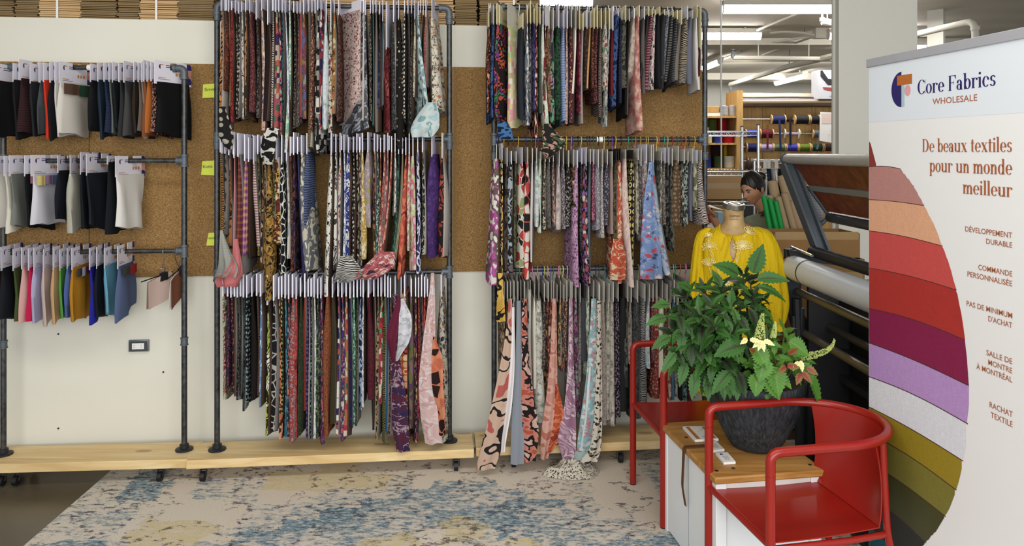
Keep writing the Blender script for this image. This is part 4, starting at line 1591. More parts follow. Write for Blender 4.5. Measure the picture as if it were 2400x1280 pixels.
R3B = '''
1182|700,880|floral|6a5440 b89a78 3a2c22|tan foliage|w=10
1190|702,860|abstract|2a2422 6a5a50 141212|dark umber|w=9
1205|700,955|abstract|141414 c8c4bc 1c1c1c|black and white slash|w=12
1221|700,905|camo|4a5048 2a2e2a 6a7068|grey green blotched|w=9
1238|704,900|abstract|2a2426 8a8684 18181a|charcoal cloud|w=9
1243|680,920|stripev|d8d4ca 1a1818 cfcabf|white and black looped|w=16,tilt=0
1253|700,922|solid|c9c2b4|unbleached|w=9
1263|706,998|floral|c0beb2 8a8a7c d4d2c8|stone white sketched floral|w=22,fl=1.2,ln=6
1276|702,880|ditsy|3a3230 8a7a70|brown speckled|w=9
1285|702,960|floral|2a1e20 8a4a3a c8a050|dark amber floral|w=10
1293|704,900|floral|5a2c24 a8583c d8a484|terracotta floral|w=9
1306|702,860|floral|26302a a06a4a 5a8a6a|dark hedge floral|w=9
1314|702,850|floral|3a4a34 c89a5a 8a3a34|olive and rust garden|w=9,back=0
1322|702,862|floral|2a2a34 a85a3c 5a7a5a|navy garden|w=9,back=0
1329|702,855|ditsy|5a3a34 c0a080|cinnamon ditsy|w=9
1341|702,960|floral|b0a8a4 7a5a6a d0c8c0|ash mauve floral|w=9
1350|702,985|floral|5a2a4a 8a9a94 a05a7a|mulberry floral|w=13,ln=6
1360|704,905|ditsy|8a8280 5a5452|pewter ditsy|w=9
1370|700,862|solid|3a3a40|plain charcoal|w=20,card=dark
1380|702,880|floral|8a9a84 c8ccc0 5a6a54|sage floral|w=10
1406|704,1000|camo|c9c0b0 2a2420 8a7a68|snow leopard|w=12
1416|704,996|ditsy|b5a49c 9a867e|rosy linen|w=16
1428|702,990|floral|a8a894 c8c6b4 7a7a68|sage and cream foliage|w=11
1438|702,992|floral|bcb4a8 8a7a74 d0c8bc|ecru print|w=14
1449|702,978|ditsy|1d1a24 8a7a8a|black and violet ditsy|w=13
1462|700,965|solid|1e1f20|ink black|w=18,card=dark
1472|702,900|abstract|2c3030 5a605c|dark spruce|w=9
1480|704,852|floral|8a7a70 b8a494 4a5a4a|faded meadow|w=9,back=0
1495|704,985|camo|38393b 4c4e50 2c2d2e|slate mottled|w=17
1512|702,945|zebra|17181a a8a8a6|black and white bark|w=14
1523|702,862|floral|b8bcc0 8aa4b4 d4d4d0|white and ice blue|w=10
1531|702,850|ditsy|6a2a34 b07078|cranberry ditsy|w=8
1540|702,942|ditsy|7a2c24 b05a44 d0a890|brick red flowered|w=12
1553|702,885|solid|b9b3a4|oatmeal plain|w=14
1564|704,940|ditsy|4a3428 8a6a50|walnut ditsy|w=9
1573|704,940|abstract|b08a7a d0b8a8 8a5a4a|peach stone|w=8
1581|704,940|stripev|3a6a8a 6a9ab0 24485c|lagoon blue striped|w=9
1590|704,940|floral|a8a4a0 5a5a5c d0ccc8|silver floral|w=9
1600|704,940|solid|1a1a1e|coal|w=9
1609|704,940|floral|2a4a4a 7a9a94 14282a|deep jade floral|w=9
1618|704,940|ditsy|5a2024 a05a54|garnet ditsy|w=9
1627|704,940|solid|2c2630|blackcurrant|w=9
'''

HOOKS = [plain(c, .4) for c in ('17171a', 'c9a24a', '7a3aa0', '2f8a7a', '8a2a22', '2a2a70', 'b8b06a', '3a3a3e', 'c86a3a', '1f5a3a', 'd8cf7a', 'c47a9a')]
HOOKW = plain('d8d8d4', .4)
MINI = {1: [(.95, .05, .055, '5a4436'), (-.0, -.9, .06, '24402f')],
        2: [(.9, .1, .04, '9a5a72')],
        3: [(.9, .45, .05, 'cfc07a'), (.45, .0, .045, '8a6a86'), (.0, -.6, .05, '44586c')],
        4: [(.95, .5, .04, '3a3a3c'), (.5, .1, .045, 'a8a8b4'), (.1, -.4, .04, '5a2038')],
        5: [(.9, .2, .04, '3c4038'), (.0, -.7, .05, '8a2024')]}


def build_row(text, fr, zr, where, group, ycdef, yjit, card, hooks=None, print_=False, d=.125, cth=.0032, wm=1.0):
    ents = [l.split('|') for l in text.strip().splitlines()]
    rr = random.Random(where)
    out = {}
    for i, e in enumerate(ents):
        px = float(e[0])
        yt, yb = (float(x) for x in e[1].split(','))
        op = {}
        if len(e) > 5:
            for kv in e[5].split(','):
                k, v = kv.split('=')
                op[k] = v
        cols = [c if len(c) == 6 else c[0] * 2 + c[1] * 2 + c[2] * 2 for c in e[3].split()]
        mat = fabric(e[2], cols)
        lab = '%s fabric swatch, %s from left, %s' % (e[4].replace(',', ''), ORD[i + 1], where)
        if len(lab.split()) > 15:
            lab = '%s swatch, %s from left, %s' % (e[4].replace(',', ''), ORD[i + 1], where)
        kw = {}
        for k in ('xe', 'w', 'ln', 'fl', 'tilt'):
            if k in op:
                kw[k] = float(op[k])
        kw['w'] = kw.get('w', 12) * wm
        if 'back' in op:
            kw['back'] = int(op['back'])
        if 'txt' in op:
            kw['txt'] = op['txt']
        if 'st' in op:
            kw['st'] = 1
        if 'mini' in op:
            kw['mini'] = MINI[int(op['mini'])]
        c = {'dark': M_DARKCARD}.get(op.get('card'), card)
        if isinstance(c, list):
            c = rr.choice(c)
        yc = float(op['yc']) if 'yc' in op else (None if ycdef is None else ycdef + rr.uniform(-yjit, yjit))
        hk = None
        if hooks:
            hk = rr.choice(hooks)
        out[e[4]] = swatch(fr, zr, px, yt, yb, mat, lab, group, yc=yc, card=c, hook=hk, print_=print_, d=d, cth=cth, **kw)
    return out


G = {}
G['R1T'] = build_row(R1T, RK1, T1, 'top rail, far left rack', 'knit swatches on the far left rack', 146, 3, M_CARD, print_=True, d=.13, cth=.002)
G['R1M'] = build_row(R1M, RK1, M1, 'middle rail, far left rack', 'knit swatches on the far left rack', 366, 3, M_CARD, print_=True, d=.13, cth=.002)
G['R1B'] = build_row(R1B, RK1, B1, 'lower rail, far left rack', 'knit swatches on the far left rack', 583, 3, M_CARD, print_=True, d=.12, cth=.002)
G['R2T'] = build_row(R2T, RK2, T2, 'top rail, middle rack', 'printed swatches on the middle rack', -4, 8, [M_CARD, M_CARDB, M_CARD])
G['R2M'] = build_row(R2M, RK2, M2, 'second rail, middle rack', 'printed swatches on the middle rack', 316, 7, [M_CARD, M_CARDB], cth=.0045)
G['R2B'] = build_row(R2B, RK2, B2, 'bottom rail, middle rack', 'printed swatches on the middle rack', 648, 7, [M_CARD, M_CARDB], cth=.0060, wm=1.15)
G['R3T'] = build_row(R3T, RK3, T3, 'top rail, right rack', 'printed swatches on the right rack', 18, 8, [M_CREAM, M_CARD, M_CREAM, M_GREYCARD], hooks=[HOOKW, HOOKW, HOOKS[0]])
G['R3M'] = build_row(R3M, RK3, M3, 'second rail, right rack', 'printed swatches on the right rack', 350, 5, [M_GREYCARD, M_CARDB, M_GREYCARD], hooks=HOOKS, wm=1.12)
G['R3B'] = build_row(R3B, RK3, B3, 'bottom rail, right rack', 'printed swatches on the right rack', 662, 6, [M_GREYCARD, M_GREYCARD, plain('8f8b84', .8)], hooks=HOOKS, wm=1.35)

# ------------------------------------------------------------------ long lengths that hang lower or spill over the plank
def long_piece(fr, zr, pts, mat, label, group, cardpx, yc, cardb, card, hook=None, extra=(), **k):
    o = drape(None, fr, pts, mat, label=label, group=group, **k)
    # header card, edge on, at the rail
    u, Z = fr.hit(cardpx, .12)
    a = Vector((fr.N[0], fr.N[1], 0)); b = Vector((fr.U[0], fr.U[1], 0))
    C = fr.pt(u, 0, 0)
    zc = CH + (HZ - yc) / F * Z
    zb = CH + (HZ - cardb) / F * Z
    q = [(-.12, zb), (.12, zb), (.12, zc)]
    if hook is None:
        q += [(.018, zc), (.018, zr - .0135), (-.018, zr - .0135), (-.018, zc)]
    q += [(-.12, zc)]
    pts_ = [Vector((C.x, C.y, z)) + a * s for s, z in q]
    obj('header_card', MB().prism([p - b * .0016 for p in pts_], b * .0032), card, o)
    if hook is not None:
        c0_ = Vector((C.x, C.y, 0))
        hb = MB().tube([c0_ + a * s + Vector((0, 0, z)) for s, z in ((0, zc - .004), (0, zr - .035), (.012, zr - .026), (.0185, zr), (.010, zr + .0165), (-.010, zr + .0165), (-.0185, zr))], .0026, 6)
        obj('hook', hb, hook, o)
    for (pp, mm, nm, kk) in extra:
        drape(o, fr, pp, mm, name=nm, **kk)
    return o


g2, g3 = 'printed swatches on the middle rack', 'printed swatches on the right rack'
long_piece(RK2, B2, [(926, 690, 12, .13), (930, 760, 14, .14), (925, 830, 20, .15), (935, 930, 34, .15), (938, 1000, 40, .15), (945, 1058, 32, .15)],
           fabric('floral', ['4a2440', 'a88a9c', '2c2450', '5a1c34']), 'burgundy and navy bandana swatch hanging lowest on the middle rack', g2, 926, 648, 692, M_CARD,
           extra=[([(935, 695, 8, .155), (928, 745, 22, .16), (918, 790, 26, .165), (922, 850, 8, .165)], fabric('solid', ['5a1a30']), 'folded_corner', {})])
o = long_piece(RK2, B2, [(942, 700, 10, .15), (950, 745, 30, .165), (946, 800, 28, .168), (930, 846, 5, .168)], fabric('floral', ['cfd0d8', 'a8acb8', 'dcdce2']),
           'silvery white folded swatch over the orange medallion print, middle rack', g2, 940, 650, 698, M_CARD)
long_piece(RK2, B2, [(1014, 640, 8, .13), (1012, 700, 16, .15), (1006, 800, 30, .16), (1004, 900, 46, .16), (1010, 985, 48, .16), (1016, 1040, 40, .16)],
           fabric('leaf', ['d4b0ac', 'dcc6c2', 'c89a98', 'd8d4d8']), 'white and blush scroll swatch, long, beside the right post, middle rack', g2, 1014, 646, 690, M_CARD,
           extra=[([(1018, 790, 6, .168), (1024, 840, 26, .168), (1024, 900, 30, .168), (1034, 960, 18, .164), (1036, 1020, 16, .16)], fabric('lines', ['2a1414', 'd4764c', 'd88a64', 'c86440']), 'orange_lining', {})])
long_piece(RK2, M2, [(640, 300, 28, .150), (630, 330, 34, .155), (626, 360, 34, .155), (627, 386, 24, .15)], fabric('camo', ['151414', 'd6d2c8', '151414']),
           'black and white pebble print swatch curled between top and second rails', g2, 640, -2, 24, M_CARD, rip=.02)
long_piece(RK2, M2, [(552, 560, 12, .15), (555, 610, 22, .15), (548, 640, 44, .15), (536, 655, 58, .14), (535, 672, 44, .14)], fabric('solid', ['b0696a']),
           'bunched dusty pink swatch resting near the left post, middle rack', g2, 546, 320, 362, M_CARD, rip=.025, k=7)
long_piece(RK2, M2, [(519, 540, 6, .14), (528, 590, 26, .15), (536, 625, 46, .15), (530, 650, 52, .14)], fabric('stripeh', ['b0a890', '6a6a60', 'c8bfa8', '8a98a8']),
           'cream and grey striped gauze bunched at the left post, middle rack', g2, 520, 322, 360, M_CARD, rip=.02, k=6)
long_piece(RK2, M2, [(812, 600, 30, .15), (818, 628, 56, .15), (816, 650, 60, .14), (800, 662, 40, .13)], fabric('zebra', ['d0cdc6', '1a1a1c']),
           'black and white zebra swatch bunched above the bottom rail, middle rack', g2, 800, 318, 352, M_CARD, rip=.025, k=7)
long_piece(RK2, M2, [(905, 590, 40, .15), (892, 620, 70, .15), (872, 640, 70, .15), (860, 655, 46, .14)], fabric('floral', ['a84a50', 'd8c0b8', 'c86a70', '3a2a3a']),
           'rose patterned swatch swept sideways over the bottom cards, middle rack', g2, 912, 318, 352, M_CARD, rip=.02, k=7)
long_piece(RK2, T2, [(1012, 240, 24, .15), (1004, 270, 52, .155), (996, 300, 66, .155), (990, 322, 50, .15)], fabric('abstract', ['7fa8ac', 'c8d2d2', 'a4c8cc']),
           'pale aqua gauze hem flaring over the second rail, middle rack', g2, 986, -4, 30, M_CARD, rip=.02, k=6)
long_piece(RK2, T2, [(520, 250, 16, .14), (526, 290, 26, .145), (530, 320, 34, .145), (536, 350, 16, .14)], fabric('dots', ['1b1918', 'b0a898'], .6),
           'black swatch with large beige dots under the top rail, middle rack', g2, 530, -3, 24, M_CARD)

hk = HOOKS
long_piece(RK3, B3, [(1196, 700, 8, .14), (1192, 800, 20, .17), (1180, 900, 34, .19), (1166, 990, 46, .205), (1150, 1060, 50, .21), (1138, 1100, 44, .21)],
           fabric('abstract', ['b8544c', 'caa890', 'caa890', '221c1e', 'd0b098', 'caa890'], .55), 'long peach swatch with black and red flowers spilling to the rug', g3, 1197, 660, 702, M_GREYCARD, hk[4],
           extra=[([(1203, 720, 6, .15), (1200, 840, 14, .175), (1192, 950, 16, .195), (1178, 1060, 10, .21)], fabric('solid', ['d8d2d4']), 'white_selvedge', {})])
long_piece(RK3, B3, [(1216, 705, 10, .14), (1216, 850, 18, .16), (1214, 980, 30, .18), (1213, 1045, 32, .195), (1212, 1088, 32, .20)], fabric('solid', ['7d838c']),
           'long plain grey swatch hanging below the plank edge', g3, 1214, 660, 704, M_GREYCARD, hk[7], rip=.006)
long_piece(RK3, B3, [(1229, 700, 12, .14), (1231, 830, 18, .16), (1236, 930, 30, .18), (1244, 1010, 38, .195), (1240, 1082, 32, .20)],
           fabric('abstract', ['b84a2c', 'c87a6a', '201818', 'd0a898']), 'long red orange abstract swatch beside the grey one', g3, 1230, 660, 702, M_GREYCARD, hk[8])
long_piece(RK3, B3, [(1299, 700, 9, .15), (1298, 820, 16, .165), (1294, 920, 24, .18), (1284, 1010, 30, .195), (1276, 1076, 18, .20)],
           fabric('abstract', ['c98a7a', 'd4a090', 'b86a58']), 'long coral pink swatch twisting down to the plank edge', g3, 1298, 660, 702, M_GREYCARD, hk[2],
           extra=[([(1304, 900, 8, .175), (1308, 960, 24, .185), (1302, 1020, 34, .19), (1288, 1060, 10, .195)], fabric('leaf', ['b8481c', 'd8703a', '8a2c14']), 'orange_face', {})])
long_piece(RK3, B3, [(1338, 700, 9, .15), (1338, 850, 14, .165), (1336, 950, 26, .18), (1328, 1020, 46, .195), (1334, 1080, 30, .20)],
           fabric('leaf', ['9a6a86', 'd0bcc4', 'b894a8']), 'long lilac and white palm leaf swatch fanned at its hem', g3, 1338, 660, 702, M_GREYCARD, hk[10])
long_piece(RK3, B3, [(1392, 700, 12, .15), (1391, 800, 22, .17), (1388, 900, 32, .185), (1378, 1000, 40, .20), (1368, 1078, 36, .21)],
           fabric('floral', ['7fb4bc', 'b87a80', 'd0d4d0'], 1.1), 'long aqua border print swatch with pink flowers', g3, 1392, 658, 700, M_GREYCARD, hk[11],
           extra=[([(1383, 860, 5, .192), (1380, 900, 7, .196), (1374, 980, 7, .206), (1364, 1050, 6, .216)], fabric('solid', ['c8d0d0']), 'white_border', {}),
                  ([(1364, 1058, 34, .216), (1362, 1076, 30, .216)], fabric('zebra', ['d0d4d0', '3a7a80'], 2.5), 'hem_border', {})])
long_piece(RK3, M3, [(1526, 380, 10, .15), (1522, 470, 26, .16), (1524, 570, 44, .165), (1527, 654, 54, .165)],
           fabric('floral', ['6f8cc0', '8fa6cc', 'd8c4b8', 'c04050', '3a4878']), 'cornflower blue swatch with grapefruit slices and star flowers', g3, 1527, 340, 378, M_GREYCARD, hk[1])
long_piece(RK3, M3, [(1448, 560, 22, .15), (1449, 600, 36, .155), (1448, 656, 36, .155)], fabric('floral', ['c24a26', 'd4c09c', 'b03c1c']),
           'wide tangerine hem with pale sprigs below the khaki swatch', g3, 1450, 350, 376, M_DARKCARD, hk[0])
long_piece(RK3, T3, [(1281, 290, 18, .15), (1290, 315, 40, .155), (1300, 335, 56, .155), (1290, 352, 44, .15), (1284, 372, 10, .15)],
           fabric('leaf', ['1d211a', 'c08a7a', '4a5a3c', 'c8b89a']), 'dark tropical leaf swatch drooping over the second rail, right rack', g3, 1284, 14, 60, M_CREAM, HOOKW)
long_piece(RK3, T3, [(1178, 285, 24, .145), (1182, 305, 34, .15), (1186, 326, 34, .15)], fabric('abstract', ['1a3060', '3a70a8', '0f1a34', '2a5a5a']),
           'cobalt blue hem dipping over the second rail, right rack', g3, 1170, 12, 58, M_CREAM, HOOKW)
long_piece(RK3, M3, [(1173, 640, 12, .15), (1173, 690, 16, .15), (1174, 754, 22, .15)], fabric('abstract', ['d8a82a', 'e0b43a', '1c1c20', 'd0a020']),
           'golden yellow and black hem hanging at the left post, right rack', g3, 1172, 346, 374, M_GREYCARD, hk[0])

# the leopard length pooled on the rug
pool = drape(None, RK3, [(1404, 705, 10, .16), (1404, 860, 14, .185), (1402, 980, 20, .205), (1396, 1052, 26, .225), (1380, 1084, 40, .24)],
             fabric('ditsy', ['cfc6b4', '2a2420', '6a5c4c'], .8), label='leopard print length trailing down to a pool on the rug', group=g3)
u, Z = RK3.hit(1404, .12)
C = RK3.pt(u, 0, 0); a_ = Vector((RK3.N[0], RK3.N[1], 0)); b_ = Vector((RK3.U[0], RK3.U[1], 0))
zc = CH + (HZ - 662) / F * Z; zb = CH + (HZ - 705) / F * Z
obj('header_card', MB().prism([Vector((C.x, C.y, z)) + a_ * s - b_ * .0016 for s, z in ((-.12, zb), (.12, zb), (.12, zc), (-.12, zc))], b_ * .0032), M_GREYCARD, pool)
cpool = P(1338, 1086, 4.03)


def poolf(u, v):
    a = 2 * pi * u
    r = v
    q = Vector((cos(a) * .150 * r, sin(a) * .085 * r, 0))
    z = .013 + .058 * (1 - r ** 2.5) * (1 + .35 * sin(9 * r + 2 * a)) + .016 * sin(7 * a + 5 * r) * r * (1 - r)
    return Vector((cpool.x + q.x + .012 * sin(5 * a) * r, cpool.y + q.y, z))


mb = MB()
mb.grid(poolf, 48, 10, uvf=lambda u, v: (v * .3 * cos(2 * pi * u), v * .3 * sin(2 * pi * u)))
obj('pooled_hem', mb, fabric('ditsy', ['cfc6b4', '2a2420', '6a5c4c'], .8), pool)

# little clip hangers at the end of the far left rack
def clip_hanger(pxa, pxb, ya, yb_, yl, mats, label, hx, v0):
    A = RK1.at(pxa, ya, v0 + .05); B = RK1.at(pxb, yb_, v0 - .07)
    d = (B - A)
    t = thing('clip_hanger', label, 'clip hanger', A, 'clip hangers on the far left rack')
    L0, L1_ = A - d * .25, B
    obj('rod', MB().tube([L0, L1_], .0032, 6), M_BLACK, t)
    H = RK1.at(hx, 588, 0)
    c = (A + B) / 2 + Vector((0, 0, .012))
    Nv = Vector((RK1.N[0], RK1.N[1], 0))
    up = Vector((0, 0, 1))
    hz_ = B1
    Hc = Vector((H.x, H.y, hz_))
    hb = MB().tube([c, Hc - up * .05, Hc + Nv * .0185 - up * .012, Hc + Nv * .0185 + up * .006, Hc + up * .0195, Hc - Nv * .0185 + up * .002], .0028, 7)
    obj('hook', hb, M_CHROME, t)
    z1 = CH + (HZ - yl) / F * A.y
    for i, (m_, off) in enumerate(mats):
        mb = MB()
        n = d.normalized()
        b = Vector((n.y, -n.x, 0))
        rows = []
        for k in range(9):
            q = k / 8
            mid = (A + B) / 2
            ztop = mid.z - .004
            rows.append((Vector((mid.x, mid.y, ztop + (z1 - ztop) * q)) + b * (off * (.25 + .75 * q)), n, b, d.length / 2 * (1 - .04 * q), .0045, .004, 4, i + q, (lambda s, dz=d.z / 2: s * dz), q * .2))
        cloth_mesh(mb, rows)
        obj('fabric', mb, m_, t)
    cl = MB()
    p = A + d * .62
    n = d.normalized()
    M = plane_matrix(p, n, up)
    cl.prism([M @ Vector(q) for q in ((-.022, -.03, -.012), (.022, -.03, -.012), (.016, .012, -.008), (-.016, .012, -.008))], M.to_3x3() @ Vector((0, 0, .026)))
    ck = obj('binder_clip', cl, M_BLACK, t)
    wb = MB()
    for s in (-1, 1):
        wb.tube(bend([p + n * .010 + up * .01, p + n * .010 + up * .04 + RKN * .01 * s, p - n * .010 + up * .04 + RKN * .01 * s, p - n * .010 + up * .01], .008, 3), .0012, 5)
    obj('clip_wire', wb, M_CHROME, ck)
    return t


RKN = Vector((RK1.N[0], RK1.N[1], 0))
clip_hanger(346, 404, 656, 636, 716, [(fabric('solid', ['b09a90']), .004), (fabric('solid', ['8a6a60']), -.012)],
            'clip hanger holding a pinkish beige cloth by the rack post', 385, .06)
clip_hanger(400, 438, 648, 618, 706, [(fabric('solid', ['6a4230']), .004), (fabric('solid', ['c9c6bc']), -.012)],
            'clip hanger holding a brown cloth against the rack post', 412, -.03)
# ================================================================== red armchairs
def make_chair(label):
    t = thing('armchair', label, 'chair', (0, 0, 0), 'red metal armchairs')
    W, AZ, SZ, r = .228, .732, .430, .0165
    XC = .305
    for s in (-1, 1):
        leg = obj('leg', MB().tube([(0, s * W, .006), (0, s * W, AZ - .075)], r, 14), M_RED, t)
        obj('leg_cap', MB().cyl((0, s * W, 0), (0, s * W, .012), r * .93, 12), M_BLACK, leg)
    # arm and back rail: one bent tube
    pth = bend([(0, -W, AZ - .076), (0, -W, AZ), (.12, -W, AZ)], .072, 10)
    pth += [Vector((.2, -W, AZ))]
    for k in range(0, 33):
        a = -pi / 2 + pi * k / 32
        pth.append(Vector((XC + .262 * cos(a), W * sin(a), AZ)))
    pth += [Vector((.2, W, AZ))]
    pth += bend([(.12, W, AZ), (0, W, AZ), (0, W, AZ - .076)], .072, 10)
    obj('arm_rail', MB().tube(pth, r, 14), M_RED, t)
    # seat sheet turning up into the backrest
    def seat(u, v):
        y = (v - .5) * 2
        x = .004 + .43 * u
        wy = (W - .004) * (1 - .10 * u)
        return Vector((x, y * wy, SZ - .006 * sin(pi * u)))
    obj('seat', MB().grid(seat, 14, 10, thick=.004), M_RED, t, angle=60)
    def back(u, v):
        th = (v - .5) * 2 * radians(62)
        top = Vector((XC + .250 * cos(th), (W - .012) * sin(th), AZ - .008))
        bot = Vector((.432, (v - .5) * 2 * (W - .004) * .90, SZ))
        p = bot.lerp(top, u)
        bulge = sin(pi * u) * .018
        sm = (1 - u) ** 3
        p.x += bulge - .0
        p.z -= .03 * sm * u * 6
        return p
    obj('backrest', MB().grid(back, 14, 16, thick=-.004), M_RED, t, angle=60)
    fr = MB()
    fr.tube([(0, -W, SZ - .010), (0, W, SZ - .010)], .0125, 10)
    obj('seat_rail', fr, M_RED, t)
    for s in (-1, 1):
        obj('side_rail', MB().tube([(0, s * W * .96, SZ - .026), (.30, s * W * .93, SZ - .030), (.462, s * W * .86, SZ - .03)], .0115, 10), M_RED, t)
        a = radians(56) * s
        top = Vector((XC + .262 * cos(a), W * sin(a), AZ - .006))
        knee = Vector((.462, s * W * .88, SZ - .03))
        foot = Vector((.555, s * W * 1.0, .006))
        lg = obj('leg', MB().tube(bend([top, knee, foot], .05, 6), .0125, 12), M_RED, t)
        obj('leg_cap', MB().cyl(foot - Vector((0, 0, .006)), foot + Vector((0, 0, .008)), .012, 10), M_BLACK, lg)
    return t


def copy_tree(o, parent=None):
    c = o.copy()
    COL.objects.link(c)
    if parent is not None:
        c.parent = parent
    for ch in list(o.children):
        copy_tree(ch, c)
    return c


chair = make_chair('red metal tube armchair in the foreground, nearest the banner')
far = copy_tree(chair)
far['label'] = 'red metal tube armchair behind the potted plant, nearest the hanging fabrics'


def place_chair(o, ax, ay, bx, by):
    """a = far front leg, b = near front leg on the floor"""
    ang = atan2(ay - by, ax - bx) - pi / 2
    o.location = ((ax + bx) / 2, (ay + by) / 2, RUGZ)
    o.rotation_euler = (0, 0, ang)


RUGZ = .0105
place_chair(chair, .777, 2.935, .862, 2.50)
place_chair(far, .633, 3.90, .700, 3.455)

# ================================================================== white box table with a wooden lid
TO = Vector((.786, 2.886, 0))
TA = radians(9.0)
Tx = Vector((cos(TA), sin(TA), 0)); Ty = Vector((-sin(TA), cos(TA), 0))
TM = Matrix(((Tx.x, Ty.x, 0, TO.x), (Tx.y, Ty.y, 0, TO.y), (0, 0, 1, RUGZ), (0, 0, 0, 1)))
TW, TD, TH = .455, .585, .4795
tb = thing('side_table', 'white box table with a honey wood top holding the potted plant', 'table', TM @ Vector((TW / 2, TD / 2, 0)))
mb = MB()
mb.box((.030, .030, .002), (TW - .03, TD - .03, TH - .028), TM)
obj('body', mb, M_WHITEPAINT, tb)
for (x, y) in ((.006, .006), (TW - .05, .006), (.006, TD - .05), (TW - .05, TD - .05)):
    obj('corner_post', MB().box((x, y, 0), (x + .044, y + .044, TH - .0285), TM), M_WHITEPAINT, tb, bevel=.003)
obj('apron', MB().box((.0505, .014, TH - .10), (TW - .0505, .0295, TH - .0285), TM), plain('d6d4cc', .5), tb)
dr = obj('door', MB().box((.010, .052, .012), (.0298, TD - .052, TH - .04), TM), M_WHITEPAINT, tb, bevel=.002)
obj('seam', MB().box((.0085, .285, .012), (.0102, .289, TH - .04), TM), plain('9aa4aa', .6), dr)
top = obj('tabletop', MB().box((-.004, -.006, TH - .028), (TW + .004, TD + .004, TH), TM), M_TABLEWOOD, tb, bevel=.006)
for (x, y) in ((.045, .40), (.030, .055), (.105, .066), (TW - .03, .05)):
    obj('wood_plug', MB().cyl(TM @ Vector((x, y, TH + .0002)), TM @ Vector((x, y, TH + .0012)), .008, 14), plain('2a1a10', .6), top)
sp = bend([(.085, .292, TH + .0035), (-.010, .292, TH + .0035), (-.013, .292, TH - .06), (-.018, .290, TH - .16), (-.008, .280, TH - .24)], .012, 4)
mb = MB()
rings = []
for i, p in enumerate(sp):
    n_ = Vector((0, 0, 1)) if i < 4 else Vector((-1, 0, 0))
    w_ = .013 - .004 * i / len(sp)
    rings.append([TM @ (p + Vector((0, s * w_, 0)) + n_ * q) for s, q in ((-1, -.0015), (1, -.0015), (1, .0015), (-1, .0015))])
mb.rings(rings)
obj('leather_pull', mb, plain('5a3820', .6, 0, .3, .15), dr)

# printed cards on the table
TZ = RUGZ + TH


def on_table(px, py):
    Z = (CH - TZ) * F / (py - HZ)
    return Vector(((px - 1200) / F * Z, Z, TZ + .0008))


def card_stack(name, corners, h, mat, label, cat, group=None):
    pts = [on_table(*c) for c in corners]
    o = tag(obj(name, MB().prism(pts, (0, 0, h)), mat, angle=20), label, cat, group)
    return o, [p + Vector((0, 0, h + .0004)) for p in pts]


def on_card(q, u, v):
    return q[0].lerp(q[1], u).lerp(q[3].lerp(q[2], u), v)


cs, q = card_stack('postcard_stack', [(1629, 1037), (1684, 1034), (1652, 1004), (1600, 1005)], .010, M_WHITE,
                   'stack of large white postcards with orange bands on the table', 'postcards')
ob = MB()
for (u0, u1) in ((.10, .26), (.80, .93)):
    ob.poly([on_card(q, u0, .06), on_card(q, u1, .06), on_card(q, u1, .94), on_card(q, u0, .94)])
obj('orange_band', ob, plain('b4702c', .6), cs)
ob = MB()
rr = random.Random(4)
for k in range(14):
    u, v = .32 + rr.random() * .42, .08 + rr.random() * .8
    ob.poly([on_card(q, u, v), on_card(q, u + .08, v), on_card(q, u + .08, v + .025), on_card(q, u, v + .025)])
obj('printed_drawing', ob, plain('a8b0b8', .7), cs)
for corners, l in (([(1672, 1062), (1698, 1059), (1676, 1037), (1651, 1039)], 'stack of white business cards nearest the postcards'),
                   ([(1696, 1090), (1724, 1088), (1705, 1066), (1677, 1067)], 'stack of white business cards nearest the table front edge')):
    c, q = card_stack('business_card_stack', corners, .010, M_WHITE, l, 'business cards', 'business card stacks')
    ob = MB()
    for k in range(4):
        u = .30 + .12 * k
        ob.poly([on_card(q, u, .2), on_card(q, u + .035, .2), on_card(q, u + .035, .62), on_card(q, u, .62)])
    obj('printed_lines', ob, plain('6a6a7a', .7), c)
    ob = MB()
    ctr = (.35, .80)
    ob.poly([on_card(q, .35 + .14 * cos(a * pi / 8), .74 + .14 * sin(a * pi / 8)) for a in range(9)])
    obj('printed_logo', ob, M_NAVYINK, c)

# ================================================================== potted plant
PC = Vector((1.042, 3.20, TZ))
plant = thing('potted_plant', 'ribbed charcoal pot of dark coleus and paler flowering coleus', 'potted plant', PC)


def m_pot():
    t = NT('charcoal_ribbed_pot')
    co = t.coord('Object', (60, 60, 2.2))
    nz = t.noise(co, 1.6, 3, .6)
    col = t.ramp(nz.outputs[0], [(.35, lin('1c1f23')), (.6, lin('363b41')), (.75, lin('474d54'))])
    t.bump(nz.outputs[0], .7, .012)
    return t.done(col, .62, 0, .4)


rg = random.Random(3)
ridge = [rg.uniform(-1, 1) for _ in range(144)]
prof = [(.092, 0), (.100, .004), (.118, .03), (.142, .075), (.168, .13), (.188, .185), (.201, .235), (.208, .275), (.2095, .292), (.205, .297), (.197, .294), (.193, .27)]
pot = MB().lathe(prof, PC, 144, rfun=lambda a, h: 1 + (.008 * ridge[int(round(a / (2 * pi) * 144)) % 144] if .005 < h < .288 else 0))
obj('pot', pot, m_pot(), plant, angle=80)
obj('soil', MB().lathe([(.186, .0), (.186, .012), (.12, .022), (.02, .026)], PC + Vector((0, 0, .245)), 32), plain('2a1e16', .95, 0, .1, .3, 60), plant)


